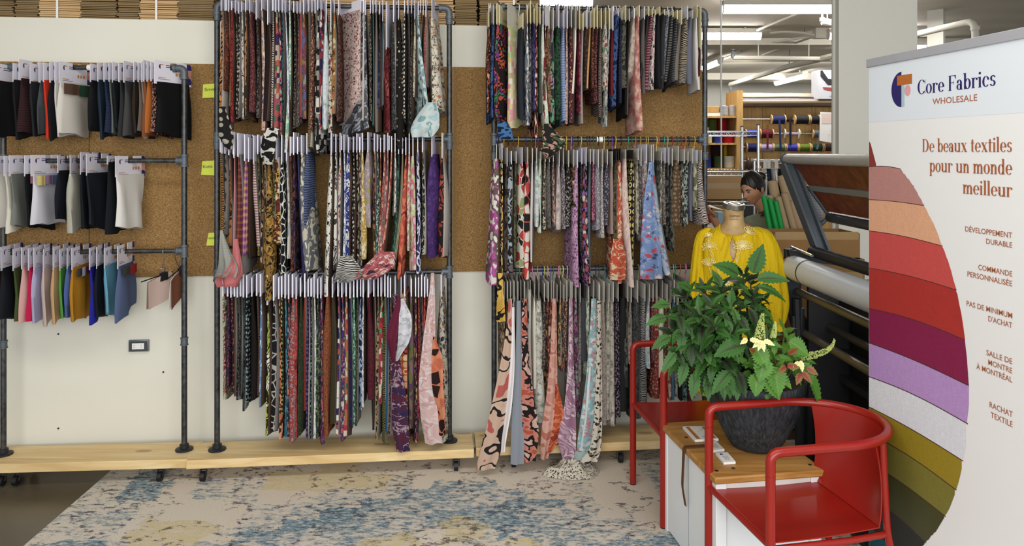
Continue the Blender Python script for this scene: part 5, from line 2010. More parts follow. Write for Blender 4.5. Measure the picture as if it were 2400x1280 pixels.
def m_leaf(base, edge, vein, veinw):
    t = NT('leaf_' + base)
    uv = t.coord('UV')
    sep = t.n('SeparateXYZ', None, Vector=uv)
    nz = t.noise(t.coord('UV', (3, 2.2, 1)), 2.0, 3)
    cd = t.math('ABSOLUTE', sep.outputs[0])
    d = t.math('ADD', cd, t.math('MULTIPLY', t.math('SUBTRACT', nz.outputs[0], .5), .5))
    taper = t.math('MULTIPLY', t.math('SUBTRACT', 1.0, sep.outputs[1]), veinw)
    vm = t.n('MapRange', None, Value=t.math('SUBTRACT', taper, d), i1=-.10, i2=.12).outputs[0]
    obn = t.noise(t.coord('Object'), 9, 2)
    g = t.mix(obn.outputs[0], lin(base), lin(edge))
    # side veins
    sv = t.math('SINE', t.math('MULTIPLY', t.math('SUBTRACT', t.math('MULTIPLY', sep.outputs[1], 1.0), t.math('MULTIPLY', cd, .28)), 52))
    g = t.mix(t.math('MULTIPLY', t.math('GREATER_THAN', sv, .93), .35), g, lin(vein))
    col = t.mix(t.math('MULTIPLY', vm, .85), g, lin(vein))
    t.bump(sv, .12, .002)
    return t.done(col, .5, 0, .3, Subsurface_Weight=0.0)


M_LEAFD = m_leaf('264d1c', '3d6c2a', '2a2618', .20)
M_LEAF_SHADE = m_leaf('1c3316', '2b4d20', '2a1620', .5)  # darker, purpler copy of the leaf green, with shade painted into the colour
M_LEAFL = m_leaf('38641f', '52822c', '6f9444', .03)
M_LEAFP = m_leaf('c9c487', 'b84a44', 'a03038', .25)
M_LEAFR = m_leaf('8a2a2c', '5a7a34', '8a2430', .6)
M_STEM = plain('3a2026', .7)
M_STEMG = plain('6a8a3c', .7)


def leaf(mb, base, d, nrm, L, Wd, teeth=8, droop=.5, fold=.22, tw=0.0):
    d = Vector(d).normalized()
    nrm = Vector(nrm)
    side = d.cross(nrm)
    if side.length < 1e-4:
        side = d.cross(Vector((1, 0, 0)))
    side.normalize()
    nrm = side.cross(d).normalized()
    n = teeth * 2
    p = Vector(base)
    dd = d.copy()
    rows = []
    for i in range(n + 1):
        t = i / n
        prof_ = (sin(pi * min(1, t ** .78)) ** .85) * (1 - .18 * t)
        w = Wd * .5 * max(prof_, 0.0)
        if i == 0 or i == n:
            w = Wd * .02
        tooth = (1.14 if i % 2 else .86) if 0 < i < n else 1
        w2 = w * tooth
        rows.append((p.copy(), side, nrm.copy(), w2, t))
        # bend downwards along the leaf
        dd = (dd + Vector((0, 0, -1)) * (droop * 1.6 / n)).normalized()
        nrm = side.cross(dd).normalized()
        p = p + dd * (L / n)
    ids = []
    for (c, s, nn, w, t) in rows:
        back = -dd * (w * .35)
        a = mb.vert(c - s * w + nn * (w * fold) + back * .3, (-1, t))
        b = mb.vert(c - s * w * .5 + nn * (w * fold * .75), (-.5, t))
        m = mb.vert(c, (0, t))
        e = mb.vert(c + s * w * .5 + nn * (w * fold * .75), (.5, t))
        f = mb.vert(c + s * w + nn * (w * fold) + back * .3, (1, t))
        ids.append((a, b, m, e, f))
    for x, y in zip(ids[:-1], ids[1:]):
        for k in range(4):
            mb.face((x[k], x[k + 1], y[k + 1], y[k]))


rl = random.Random(21)


def rosette(mb, mdark, tip, axis, size, pairs=5, teeth=8, spread=1.0):
    axis = Vector(axis).normalized()
    ref = axis.cross(Vector((.3, .2, 1)))
    if ref.length < .1:
        ref = axis.cross(Vector((1, 0, 0)))
    ref.normalize()
    b = axis.cross(ref)
    ph = rl.uniform(0, 6.28)
    for i in range(pairs):
        f = (i + 1) / pairs
        base = Vector(tip) - axis * (size * .75 * f * f)
        for s in (0, 1):
            a = ph + i * pi / 2 + s * pi + rl.uniform(-.25, .25)
            out = ref * cos(a) + b * sin(a)
            el = radians(72 - 78 * f * spread + rl.uniform(-12, 12))
            d = out * cos(el) + axis * sin(el)
            L = size * (.35 + .65 * f) * rl.uniform(.85, 1.12)
            nn = axis * cos(el) - out * sin(el)
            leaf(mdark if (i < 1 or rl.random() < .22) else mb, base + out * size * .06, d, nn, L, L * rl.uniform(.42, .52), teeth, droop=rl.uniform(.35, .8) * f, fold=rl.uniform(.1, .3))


heart = PC + Vector((-.02, -.02, .30))
dark, ddark, stems = MB(), MB(), MB()
TIPS = [  # px, py, depth, size
    (1742, 640, 3.16, .150), (1690, 668, 3.06, .125), (1648, 676, 3.12, .125), (1605, 690, 3.16, .120), (1668, 712, 2.98, .120), (1712, 715, 3.02, .115),
    (1640, 735, 2.98, .125), (1596, 742, 3.06, .120), (1575, 775, 3.10, .115), (1622, 785, 2.98, .115), (1672, 760, 2.94, .120), (1715, 775, 2.96, .110),
    (1765, 690, 3.08, .115), (1602, 820, 3.04, .105), (1650, 825, 2.98, .105), (1690, 825, 2.96, .100), (1770, 735, 3.06, .095), (1725, 690, 3.20, .115),
    (1760, 660, 3.26, .11), (1785, 700, 3.22, .10), (1640, 860, 3.02, .09), (1620, 705, 3.26, .11), (1680, 690, 3.28, .11), (1700, 860, 2.98, .085), (1590, 800, 3.2, .10)]
for (x, y, Z, s) in TIPS:
    tip = P(x, y, Z)
    ax = (tip - heart)
    ax = ax.normalized() * .8 + Vector((0, -.25, .55))
    rosette(dark, ddark, tip, ax, s, 5)
    mid = heart.lerp(tip, .5) + Vector((0, 0, .05))
    root = PC + Vector((rl.uniform(-.08, .04), rl.uniform(-.08, .08), .26))
    stems.tube([root, mid, tip - Vector(ax).normalized() * s * .1], [.006, .005, .0028], 6)
# loose hanging leaves that fill the shaded side
for k in range(170):
    x = rl.uniform(1575, 1785)
    y = rl.uniform(720, 890)
    if hypot((x - 1690) / 125, (y - 770) / 125) > 1:
        continue
    p = P(x, y, rl.uniform(2.98, 3.22))
    d = Vector((rl.uniform(-.8, .6), rl.uniform(-1, .1), rl.uniform(-1.2, .1)))
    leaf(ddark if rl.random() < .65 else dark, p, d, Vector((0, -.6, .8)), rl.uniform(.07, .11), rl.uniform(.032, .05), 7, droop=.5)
# the big single leaf at the front and the low one over the rim
leaf(dark, P(1745, 808, 2.93), (-1, -.15, -.12), (0, -.75, .65), .135, .085, 9, .25)
leaf(dark, P(1712, 870, 2.95), (-.8, -.2, -.7), (-.2, -.7, .6), .12, .06, 8, .2)
leaf(dark, P(1765, 640, 3.12), (.25, -.1, .9), (-.2, -.8, .1), .13, .075, 8, .1)
leaf(dark, P(1730, 645, 3.08), (-.7, -.2, .55), (-.1, -.8, .6), .13, .07, 8, .35)
leaf(dark, P(1775, 655, 3.08), (.9, -.2, .25), (-.1, -.8, .6), .13, .06, 8, .35)
leaf(dark, P(1775, 672, 3.06), (.9, -.2, -.1), (-.1, -.6, .8), .13, .05, 8, .5)
# lower left skirt hanging towards the rim
for (x, y, dx, dz, L) in ((1608, 850, -.4, -.8, .10), (1632, 872, -.3, -.9, .11), (1660, 880, -.1, -1, .10), (1585, 828, -.7, -.5, .10), (1572, 790, -.9, -.2, .10), (1690, 885, .1, -1, .09),
                          (1712, 880, .1, -1, .08), (1562, 745, -1, 0, .10), (1570, 715, -.9, .2, .09), (1620, 680, -.6, .5, .09), (1730, 890, -.2, -1, .085)):
    leaf(dark, P(x, y, 3.0), (dx, -.35, dz), (0, -.8, .6), L, L * .46, 8, .3)
obj('dark_leaves', dark, M_LEAFD, plant, angle=180)
obj('shaded_leaves', ddark, M_LEAF_SHADE, plant, angle=180)
obj('stems', stems, M_STEM, plant)
# the paler plant on the right
pale, patt, redl, st2 = MB(), MB(), MB(), MB()
h2 = PC + Vector((.08, -.05, .28))
for (x, y, Z, s, cls) in ((1790, 800, 3.0, .085, 0), (1815, 830, 2.98, .09, 0), (1850, 795, 3.1, .085, 0), (1780, 850, 2.96, .09, 0), (1820, 865, 2.96, .095, 0),
                          (1862, 835, 3.0, .08, 0), (1885, 838, 3.02, .07, 0), (1840, 770, 3.18, .09, 0), (1800, 780, 3.12, .08, 0), (1755, 850, 2.98, .08, 0)):
    tip = P(x, y, Z)
    ax = (tip - h2).normalized() * .7 + Vector((.05, -.45, .5))
    rosette(pale, pale, tip, ax, s, 3, 9, .9)
    st2.tube([PC + Vector((rl.uniform(.02, .12), rl.uniform(-.08, .02), .26)), h2.lerp(tip, .6), tip], [.005, .004, .003], 6)
for (x, y, dx, dz, L, W_) in ((1795, 838, -.4, -.8, .10, .085), (1815, 860, .1, -1, .115, .085), (1800, 880, .5, -.9, .10, .08), (1775, 875, -.2, -1, .09, .075),
                              (1850, 800, .6, -.3, .09, .07), (1880, 850, .4, -.8, .09, .06), (1770, 815, .4, -.6, .09, .08)):
    leaf(pale, P(x, y, 2.95), (dx, -.25, dz), (0, -.9, .4), L, W_, 9, .3)
hang = P(1893, 868, 3.0)
leaf(pale, hang, (.25, -.1, -.6), (.55, -.8, .2), .16, .06, 10, .4)
for (x, y, dx, dz) in ((1786, 798, .1, -.8), (1782, 800, -.7, -.3), (1790, 798, .8, -.2), (1784, 797, -.4, -.8), (1876, 845, .1, -.9), (1872, 848, -.6, -.5), (1757, 797, .6, .1), (1752, 795, -.5, -.1)):
    leaf(patt, P(x, y, 2.925), (dx, -.3, dz), (0, -.9, .3), .045, .022, 5, .2)
for (x, y, dx, dz) in ((1880, 872, .5, -.5), (1876, 875, -.4, -.6), (1845, 858, .4, .1), (1842, 860, -.5, -.1), (1848, 830, .3, .4), (1768, 826, -.3, .3), (1890, 862, .5, -.2)):
    leaf(redl, P(x, y, 2.93), (dx, -.3, dz), (0, -.9, .3), .05, .03, 5, .2)
obj('pale_leaves', pale, M_LEAFL, plant, angle=180)
obj('cream_leaves', patt, m_leaf('d6d292', 'e0dca8', 'c8b060', .2), plant, angle=180)
obj('red_leaves', redl, M_LEAFR, plant, angle=180)
obj('green_stems', st2, M_STEMG, plant)


def spike(path, r0, label=None):
    pts = [P(*q) for q in path]
    mb = MB()
    rr = random.Random(int(path[0][0]))
    n = 320
    for k in range(n):
        t = k / n
        j = min(int(t * (len(pts) - 1)), len(pts) - 2)
        c = pts[j].lerp(pts[j + 1], t * (len(pts) - 1) - j)
        a = rr.uniform(0, 6.28)
        rad = r0 * (1 - .8 * t) + .001
        q = Vector((cos(a) * rad, sin(a) * rad, rr.uniform(-.003, .003)))
        if abs((pts[-1] - pts[0]).normalized().x) > .7:
            q = Vector((rr.uniform(-.003, .003), cos(a) * rad, sin(a) * rad))
        mb.sphere(c + q, .0036 * (1.1 - .5 * t), n=6)
    o = obj('flower_spike', mb, plain('a9b76a', .7, 0, .2, .15), plant)
    obj('spike_stem', MB().tube(pts, .002, 5), M_STEMG, o)


spike([(1780, 795, 2.95), (1783, 765, 2.95), (1787, 735, 2.96)], .020)
spike([(1812, 790, 3.0), (1816, 770, 3.0), (1817, 755, 3.0)], .010)
spike([(1880, 836, 3.0), (1912, 832, 2.99), (1938, 822, 2.98), (1950, 812, 2.98), (1956, 796, 2.98)], .013)
# ================================================================== roll-up banner
BA = Vector((1.385, 2.90, 0))
BD = Vector((.119, -.993, 0)).normalized()
BN = Vector((BD.y, -BD.x, 0))          # towards the room
if BN.x > 0:
    BN = -BN
BW = .86


def bpz(px, py):
    """pixel -> (distance along the banner, height)"""
    k = (px - 1200) / F
    # BA.x + p*BD.x = k*(BA.y + p*BD.y)
    p = (k * BA.y - BA.x) / (BD.x - k * BD.y)
    Z = BA.y + p * BD.y
    return p, CH + (HZ - py) / F * Z


def bpt(p, z, off=0.0):
    q = BA + BD * p + BN * off
    return Vector((q.x, q.y, z))


BT = bpz(2038, 157)[1]
ban = thing('rollup_banner', 'tall white roll-up banner with coloured fabric picture and French slogans', 'banner', bpt(BW / 2, 0))
pm = MB()
pm.prism([bpt(.004, .08), bpt(BW - .004, .08), bpt(BW - .004, BT + .004), bpt(.004, BT + .004)], BN * .0012)
panel = obj('printed_panel', pm, plain('ededee', .45, 0, .3, .01), ban)
E = .0016
tr = MB()
tr.prism([bpt(-.006, BT - .002) - BN * .006, bpt(BW + .006, BT - .002) - BN * .006, bpt(BW + .006, BT + .030) - BN * .006, bpt(-.006, BT + .030) - BN * .006], BN * .013)
obj('top_bar', tr, plain('b4b6be', .4, .2), ban, bevel=.002)
bs = MB()
bs.prism([bpt(-.01, .0115) - BN * .135, bpt(BW + .01, .0115) - BN * .135, bpt(BW + .01, .09) - BN * .13, bpt(-.01, .09) - BN * .13], BN * .14)
obj('base_cassette', bs, plain('a4a6ac', .35, .6), ban, bevel=.01)
obj('support_pole', MB().cyl(bpt(BW / 2, .09, -.022), bpt(BW / 2, BT + .01, -.022), .008, 10), plain('a4a6ac', .3, .8), ban)


def bpoly(mb, pts, off=E):
    """polygon on the print given in (p, z)"""
    mb.poly([bpt(p, z, off) for p, z in pts])


# header and picture bands
hm = MB()
pl = .006
zs = bpz(2040, 287)[1]
bpoly(hm, [(pl, zs), (BW - .006, zs), (BW - .006, BT), (pl, BT)])
obj('printed_header', hm, plain('e3eaf3', .45, 0, .3, .01), panel)

ARC = [(2037, 332), (2072, 357), (2110, 393), (2142, 434), (2166, 478), (2190, 525), (2210, 575), (2228, 625), (2243, 679), (2255, 736), (2263, 796), (2269, 850), (2272, 904), (2272, 950),
       (2270, 993), (2266, 1038), (2260, 1080), (2252, 1115), (2243, 1148), (2232, 1180), (2218, 1210), (2198, 1243), (2172, 1272), (2140, 1305), (2100, 1338), (2040, 1375)]
ARCP = [bpz(*q) for q in ARC]


def arc_p(z):
    for a, b in zip(ARCP[:-1], ARCP[1:]):
        if b[1] <= z <= a[1]:
            t = (a[1] - z) / (a[1] - b[1])
            return a[0] + (b[0] - a[0]) * t
    return pl if z > ARCP[0][1] else ARCP[-1][0]


BOUND = [((2038, 330), (2040, 331)), ((2038, 391), (2112, 396)), ((2038, 468), (2166, 482)), ((2038, 541), (2211, 577)), ((2038, 628), (2243, 680)), ((2038, 723), (2263, 797)),
         ((2039, 804), (2272, 904)), ((2040, 884), (2270, 994)), ((2040, 955), (2259, 1081)), ((2041, 1018), (2243, 1149)), ((2042, 1085), (2218, 1211)), ((2043, 1168), (2172, 1273)),
         ((2044, 1240), (2120, 1318)), ((2045, 1300), (2050, 1368))]
COLS = ['8a3a34', 'b98680', 'dfa887', 'c8504e', 'ad3430', '86204c', 'b892cc', 'dfe1ea', '978428', '7c7634', '454521', '28251f', '0d5660']


def m_linen(c):
    t = NT('printed_linen_' + c)
    a = t.noise(t.coord('Object', (60, 60, 420)), 1.0, 2)
    b = t.noise(t.coord('Object', (420, 420, 30)), 1.0, 2)
    l = lin(c)
    f = t.math('ADD', t.math('MULTIPLY', a.outputs[0], .5), t.math('MULTIPLY', b.outputs[0], .5))
    col = t.ramp(f, [(.3, tuple(x * .84 for x in l[:3]) + (1,)), (.7, tuple(min(1, x * 1.12) for x in l[:3]) + (1,))])
    return t.done(col, .5, 0, .3)


NS = 24


def bcurve(i):
    a, b = BOUND[i]
    pa, za = bpz(*a)
    pb, zb = bpz(*b)
    pts = []
    for k in range(NS + 1):
        t = k / NS
        z = za + (zb - za) * t + .012 * sin(pi * t) * (1 if i % 2 else .6) * (1 if i > 3 else .5)
        pts.append((pl + (pb - pl) * t, z))
    return pts


def clip_arc(p, z):
    return min(p, arc_p(z))


for i, c in enumerate(COLS):
    up, lo = bcurve(i), bcurve(i + 1)
    mb = MB()
    # sweep columns between the two boundaries, clipped by the big arc
    pmax = max(up[-1][0], lo[-1][0])
    pmax = max(pmax, max(arc_p(lo[-1][1] + (up[-1][1] - lo[-1][1]) * k / 8) for k in range(9)))

    def zat_(cv, p):
        if p <= cv[0][0]:
            return cv[0][1]
        for a, b in zip(cv[:-1], cv[1:]):
            if a[0] <= p <= b[0]:
                t = (p - a[0]) / max(1e-9, b[0] - a[0])
                return a[1] + (b[1] - a[1]) * t
        a, b = cv[-2], cv[-1]
        s = (b[1] - a[1]) / max(1e-9, b[0] - a[0])
        return b[1] + s * (p - b[0])
    K = 60
    prev = None
    for k in range(K + 1):
        p = pl + (pmax - pl) * k / K
        zu, zl = zat_(up, p), zat_(lo, p)
        # the arc limits z on its upper and lower branch
        zs_ = [zl + (zu - zl) * j / 24 for j in range(25)]
        ok = [z for z in zs_ if arc_p(z) >= p - 1e-6]
        if not ok or zu <= zl:
            prev = None
            continue
        cur = (p, min(ok), max(ok))
        if prev is not None:
            bpoly(mb, [(prev[0], prev[1]), (cur[0], cur[1]), (cur[0], cur[2]), (prev[0], prev[2])], E + .0003)
        prev = cur
    if mb.f:
        obj('printed_fabric_band', mb, m_linen(c), panel)
    if 0 < i:
        cv = bcurve(i)
        lines = MB()
        for a, b in zip(cv[:-1], cv[1:]):
            h = .0012 if i < 6 else .0017
            bpoly(lines, [(a[0], a[1] - h), (b[0], b[1] - h), (b[0], b[1] + h), (a[0], a[1] + h)], E + .0006)
        obj('printed_fold_line', lines, plain('4a2c26', .6), panel)

# logo
def brect(mb, x0, y0, x1, y1, off=E + .0006):
    p0, za = bpz(x0, y0)
    p1, _ = bpz(x1, y0)
    _, zb = bpz(x0, y1)
    bpoly(mb, [(p0, zb), (p1, zb), (p1, za), (p0, za)], off)


lg = MB()
pc, zc_ = bpz(2114, 209.5)
p0_, _ = bpz(2090.5, 209.5)
rz_ = (bpz(2114, 168)[1] - bpz(2114, 251)[1]) / 2
bpoly(lg, [(pc - (pc - p0_) * sin(pi * k / 24), zc_ + rz_ * cos(pi * k / 24)) for k in range(25)], E + .0006)
obj('logo_half_disc', lg, M_NAVYINK, panel)
lg = MB(); brect(lg, 2114, 198, 2121, 250.5); obj('logo_strip', lg, plain('a9c9d0', .6), panel)
lg = MB(); brect(lg, 2104, 178, 2139, 201, E + .0009); obj('logo_bar', lg, plain('b96a2e', .6), panel)
lg = MB()
pc, zc_ = bpz(2128.3, 212)
rp_ = bpz(2135.5, 212)[0] - pc
rz_ = (bpz(2128, 199)[1] - bpz(2128, 225)[1]) / 2
bpoly(lg, [(pc + rp_ * cos(2 * pi * k / 24), zc_ + rz_ * sin(2 * pi * k / 24)) for k in range(24)], E + .0006)
obj('logo_dot', lg, plain('e3a3a8', .6), panel)

# ------------------------------------------------------------------ a high contrast serif for the slogans
TK, TN = .150, .035        # thick and thin strokes; x-height .66, capitals 1.0


class Glyphs:
    def __init__(s):
        s.polys = []

    def rect(s, x0, y0, x1, y1):
        s.polys.append([(x0, y0), (x1, y0), (x1, y1), (x0, y1)])

    def poly(s, *p):
        s.polys.append(list(p))

    def ring(s, cx, cy, rx, ry, a0=0, a1=360, tk=TK, tn=TN, n=28):
        irx, iry = rx - tk, ry - tn
        pts = []
        for k in range(n + 1):
            a = radians(a0 + (a1 - a0) * k / n)
            pts.append(((cx + rx * cos(a), cy + ry * sin(a)), (cx + irx * cos(a), cy + iry * sin(a))))
        for (o0, i0), (o1, i1) in zip(pts[:-1], pts[1:]):
            s.polys.append([o0, o1, i1, i0])

    def disc(s, cx, cy, r, ry=None):
        s.polys.append([(cx + r * cos(2 * pi * k / 14), cy + (ry or r) * sin(2 * pi * k / 14)) for k in range(14)])

    def stem(s, x, y0, y1, top='l', bot=True):
        s.rect(x, y0, x + TK, y1)
        if bot:
            s.rect(x - .055, y0, x + TK + .055, y0 + .032)
        if top == 'l':
            s.poly((x - .065, y1 - .032), (x, y1 - .06), (x, y1), (x - .065, y1))
        elif top == 'b':
            s.rect(x - .055, y1 - .032, x + TK + .055, y1)


XH = .66


def glyph(c):
    g = Glyphs()
    if c == 'o':
        g.ring(.27, XH / 2, .27, XH / 2 + .01); return g, .54
    if c == 'e':
        g.ring(.27, XH / 2, .27, XH / 2 + .01, 0, 318); g.rect(.10, XH / 2 - .01, .52, XH / 2 + .025); return g, .53
    if c == 'c':
        g.ring(.26, XH / 2, .26, XH / 2 + .01, 42, 318); g.disc(.42, XH * .74, .075); return g, .50
    if c == 'a':
        g.ring(.20, .19, .20, .20, 0, 360, .13); g.rect(.28, 0, .28 + TK, XH * .68); g.ring(.215, XH * .66, .215, XH * .35, 0, 150, TK, TN)
        g.disc(.09, XH * .76, .07); g.poly((.28, 0), (.50, 0), (.50, .035), (.28, .05)); return g, .50
    if c == 'r':
        g.stem(.06, 0, XH); g.ring(.30, XH * .70, .14, XH * .31, 30, 170, .06, TN); g.disc(.40, XH * .86, .075); return g, .46
    if c in 'nmhu':
        if c == 'u':
            g.stem(.06, .10, XH, 'l', False); g.ring(.285, .20, .225, .21, 180, 330, TK, .05); g.rect(.42, 0, .42 + TK, XH)
            g.poly((.36, XH - .032), (.42, XH - .06), (.42, XH), (.36, XH)); g.rect(.42, 0, .63, .032); return g, .64
        g.stem(.06, 0, XH)
        g.ring(.32, XH * .62, .20, XH * .39, 0, 160, TK, .05); g.rect(.37, 0, .37 + TK, XH * .64); g.rect(.315, 0, .575, .032)
        if c == 'm':
            g.ring(.63, XH * .62, .20, XH * .39, 0, 160, TK, .05); g.rect(.68, 0, .68 + TK, XH * .64); g.rect(.625, 0, .885, .032); return g, .90
        return g, .59
    if c in 'bdp':
        if c == 'b':
            g.stem(.06, 0, 1.03, 'l', False); g.ring(.33, XH / 2, .25, XH / 2 + .01, -150, 150); return g, .59
        if c == 'd':
            g.ring(.26, XH / 2, .25, XH / 2 + .01, 30, 330); g.rect(.37, 0, .37 + TK, 1.03); g.poly((.31, 1.0), (.37, .97), (.37, 1.03), (.31, 1.03)); g.rect(.37, 0, .59, .032); return g, .60
        g.stem(.06, -.32, XH); g.ring(.33, XH / 2, .25, XH / 2 + .01, -150, 150); return g, .59
    if c == 'i':
        g.stem(.06, 0, XH); g.disc(.06 + TK / 2, .90, .085); return g, .28
    if c == 'l':
        g.stem(.06, 0, 1.03); return g, .28
    if c == 't':
        g.rect(.09, .08, .09 + TK, .88); g.rect(.0, XH - .035, .36, XH); g.ring(.23, .10, .14, .11, 180, 320, .10, .04); return g, .37
    if c == 'x':
        g.poly((.02, XH), (.20, XH), (.56, 0), (.38, 0)); g.poly((.44, XH), (.48, XH), (.12, 0), (.08, 0))
        g.rect(-.01, XH - .03, .26, XH); g.rect(.36, XH - .03, .55, XH); g.rect(0, 0, .20, .03); g.rect(.32, 0, .60, .03); return g, .58
    if c == 's':
        g.ring(.22, XH * .73, .19, XH * .275, 40, 250, .13, .05); g.ring(.21, XH * .27, .20, XH * .275, -140, 70, .13, .05)
        g.poly((.07, XH * .62), (.19, XH * .50), (.36, XH * .36), (.24, XH * .48 + .06)); g.disc(.35, XH * .86, .05); g.disc(.07, XH * .14, .05); return g, .44
    if c == 'C':
        g.ring(.38, .5, .38, .515, 40, 320, .17, TN); g.rect(.66, .70, .695, 1.0); g.rect(.66, .02, .695, .26); return g, .72
    if c == 'F':
        g.stem(.07, 0, 1.0, 'b'); g.rect(.05, .965, .62, 1.0); g.rect(.2, .50, .46, .535); g.rect(.43, .40, .46, .63); g.poly((.62, .74), (.59, .74), (.50, .965), (.62, .965)); return g, .64
    if c == 'D':
        g.stem(.07, 0, 1.0, 'b'); g.ring(.30, .5, .42, .5, -90, 90, .18, TN); return g, .76
    return g, .26


def serif_on(mb, s, p0, p1, z, cap, off=E + .0008):
    polys = []
    x = 0.0
    for ch in s:
        g, adv = glyph(ch)
        for q in g.polys:
            polys.append([(a + x, b) for a, b in q])
        x += adv + .035
    x -= .035
    sx = (p1 - p0) / x
    for q in polys:
        bpoly(mb, [(p0 + a * sx, z + b * cap) for a, b in q], off)


def sans_on(mb, s, p0, p1, z, cap, off=E + .0008, bold=.012):
    o = bpt(p0, z, off)
    M = plane_matrix(o, BD, Vector((0, 0, 1)))
    text_on(mb, s, M, width=p1 - p0, height=cap, bold=.004)


def line_of(fn, word, l, r, cap_l, mat, name):
    """l and r: (px, baseline row) at both ends"""
    pa, za = bpz(*l)
    pb, zb = bpz(*r)
    Zl = BA.y + pa * BD.y
    mb = MB()
    fn(mb, word, pa, pb, (za + zb) / 2, cap_l / F * Zl)
    obj('lettering', mb, mat, panel)


M_COPPER = plain('a8623f', .6, 0, .3, .02)
line_of(serif_on, 'Core Fabrics', (2152, 221), (2336, 201), 33, M_NAVYINK, 'a')
line_of(sans_on, 'WHOLESALE', (2187, 244.5), (2292, 236.5), 14.0, M_COPPER, 'b')
line_of(serif_on, 'De beaux textiles', (2163, 356), (2374, 356.5), 30, M_COPPER, 'c')
line_of(serif_on, 'pour un monde', (2180, 402), (2374, 410), 31, M_COPPER, 'd')
line_of(serif_on, 'meilleur', (2258, 454), (2374, 462), 32, M_COPPER, 'e')
for w, l, r, c in (('DÉVELOPPEMENT', (2263.5, 542.5), (2374, 558), 12), ('DURABLE', (2313, 571), (2374, 581), 12), ('COMMANDE', (2294.5, 632), (2374, 648.5), 12),
                   ('PERSONNALISÉE', (2269, 648), (2374, 671), 12), ('PAS DE MINIMUM', (2267, 717), (2374, 746), 12), ("D'ACHAT", (2318, 753), (2374, 769), 12.5),
                   ('SALLE DE', (2313.5, 833), (2374, 853), 12.5), ('MONTRE', (2318, 855.5), (2374, 875), 12.5), ('À MONTRÉAL', (2290, 864), (2374, 897.5), 12.3),
                   ('RACHAT', (2321, 955), (2375, 978), 13), ('TEXTILE', (2323.5, 979), (2375, 1001), 13)):
    line_of(sans_on, w, l, r, c, M_COPPER, w)
# ================================================================== dress form and its yellow blouse
MX, MY = 1.212, 4.10
PROF = [(1.350, .062, .058), (1.335, .082, .066), (1.315, .112, .076), (1.29, .140, .086), (1.25, .156, .100), (1.15, .160, .116), (1.05, .157, .118),
        (.92, .160, .122), (.70, .182, .142), (.44, .206, .168), (.30, .21, .17)]


def body_r(z):
    if z >= PROF[0][0]:
        return PROF[0][1:]
    for a, b in zip(PROF[:-1], PROF[1:]):
        if b[0] <= z <= a[0]:
            t = (a[0] - z) / (a[0] - b[0])
            t = t * t * (3 - 2 * t) * .5 + t * .5
            return a[1] + (b[1] - a[1]) * t, a[2] + (b[2] - a[2]) * t
    return PROF[-1][1:]


def m_papier():
    t = NT('aged_paper_form')
    co = t.coord('Object')
    a = t.noise(co, 9, 5, .6)
    b = t.n('TexVoronoi', None, Vector=t.vmath('ADD', co, t.vmath('SCALE', a.outputs['Color'], .06)), Scale=11)
    col = t.ramp(a.outputs[0], [(.3, lin('8a6a42')), (.5, lin('a88a5c')), (.7, lin('bfa274'))])
    col = t.mix(t.math('LESS_THAN', b.outputs['Distance'], .12), col, lin('dccaa0'))
    return t.done(col, .5, 0, .35)


form = thing('dress_form', 'old paper dress form with metal neck cap wearing the yellow blouse', 'dress form', (MX, MY, RUGZ))
rings = []
for z, sh in ((.62, .88), (.70, .90), (.85, .92), (1.0, .93), (1.1, .93), (1.2, .93), (1.25, .93), (1.28, .93), (1.30, .94), (1.318, .95), (1.335, .96), (1.345, .98)):
    rx, ry = body_r(z)
    rings.append([Vector((MX + rx * sh * cos(2 * pi * k / 40), MY + ry * sh * sin(2 * pi * k / 40), z)) for k in range(40)])
NX, NYY = MX + .004, MY - .004
for z, r in ((1.358, .058), (1.375, .0535), (1.40, .0525), (1.425, .054), (1.44, .0555)):
    rings.append([Vector((NX + r * cos(2 * pi * k / 40), NYY + r * .95 * sin(2 * pi * k / 40), z)) for k in range(40)])
bm_ = MB()
bm_.rings(rings)
torso = obj('torso', bm_, m_papier(), form, angle=60)
cap_ax = Vector((.05, -.16, 1)).normalized()
cc = Vector((NX, NYY, 1.437))
cp_ = MB().lathe([(.0565, 0), (.0595, .003), (.0595, .026), (.057, .030), (.048, .031), (.046, .027), (.034, .027), (.032, .031), (.020, .031), (.018, .028), (.009, .028)], cc, 36, axis=cap_ax)
ck = obj('neck_cap', cp_, plain('9c978a', .28, .9, .5, .06), form, angle=30)
obj('screw_hole', MB().cyl(cc + cap_ax * .0283, cc + cap_ax * .0293, .0085, 14), M_BLACK, ck)
# stencilled lettering on the neck
tm = MB()
for word, z, hh, a0, a1 in (('CARMAN', 1.395, .0105, -2.28, -1.25), ('PATENTED', 1.380, .0050, -2.2, -1.3)):
    vs_, fs = text_polys(word, 1.0)
    x0 = min(v.x for v in vs_); x1 = max(v.x for v in vs_)
    b = len(tm.v)
    for v in vs_:
        a = a0 + (a1 - a0) * (v.x - x0) / (x1 - x0)
        tm.vert((NX + .0548 * cos(a), NYY + .0548 * .95 * sin(a) - .0006, z + v.y / .69 * hh))
    for f in fs:
        tm.face([b + i for i in f], 0, False)
obj('stencil_lettering', tm, plain('4a3a28', .7), torso)
obj('stand_pole', MB().cyl((MX, MY, .03 + RUGZ), (MX, MY, .63), .018, 14), M_BLACK, form)
obj('stand_base', MB().lathe([(.165, 0), (.165, .012), (.12, .022), (.03, .034), (.022, .06)], (MX, MY, RUGZ), 32), M_BLACK, form)
obj('lower_cage', MB().lathe([(.13, 0), (.165, .20), (.17, .26)], (MX, MY, .40), 24), M_BLACK, form)

M_YELLOW = None


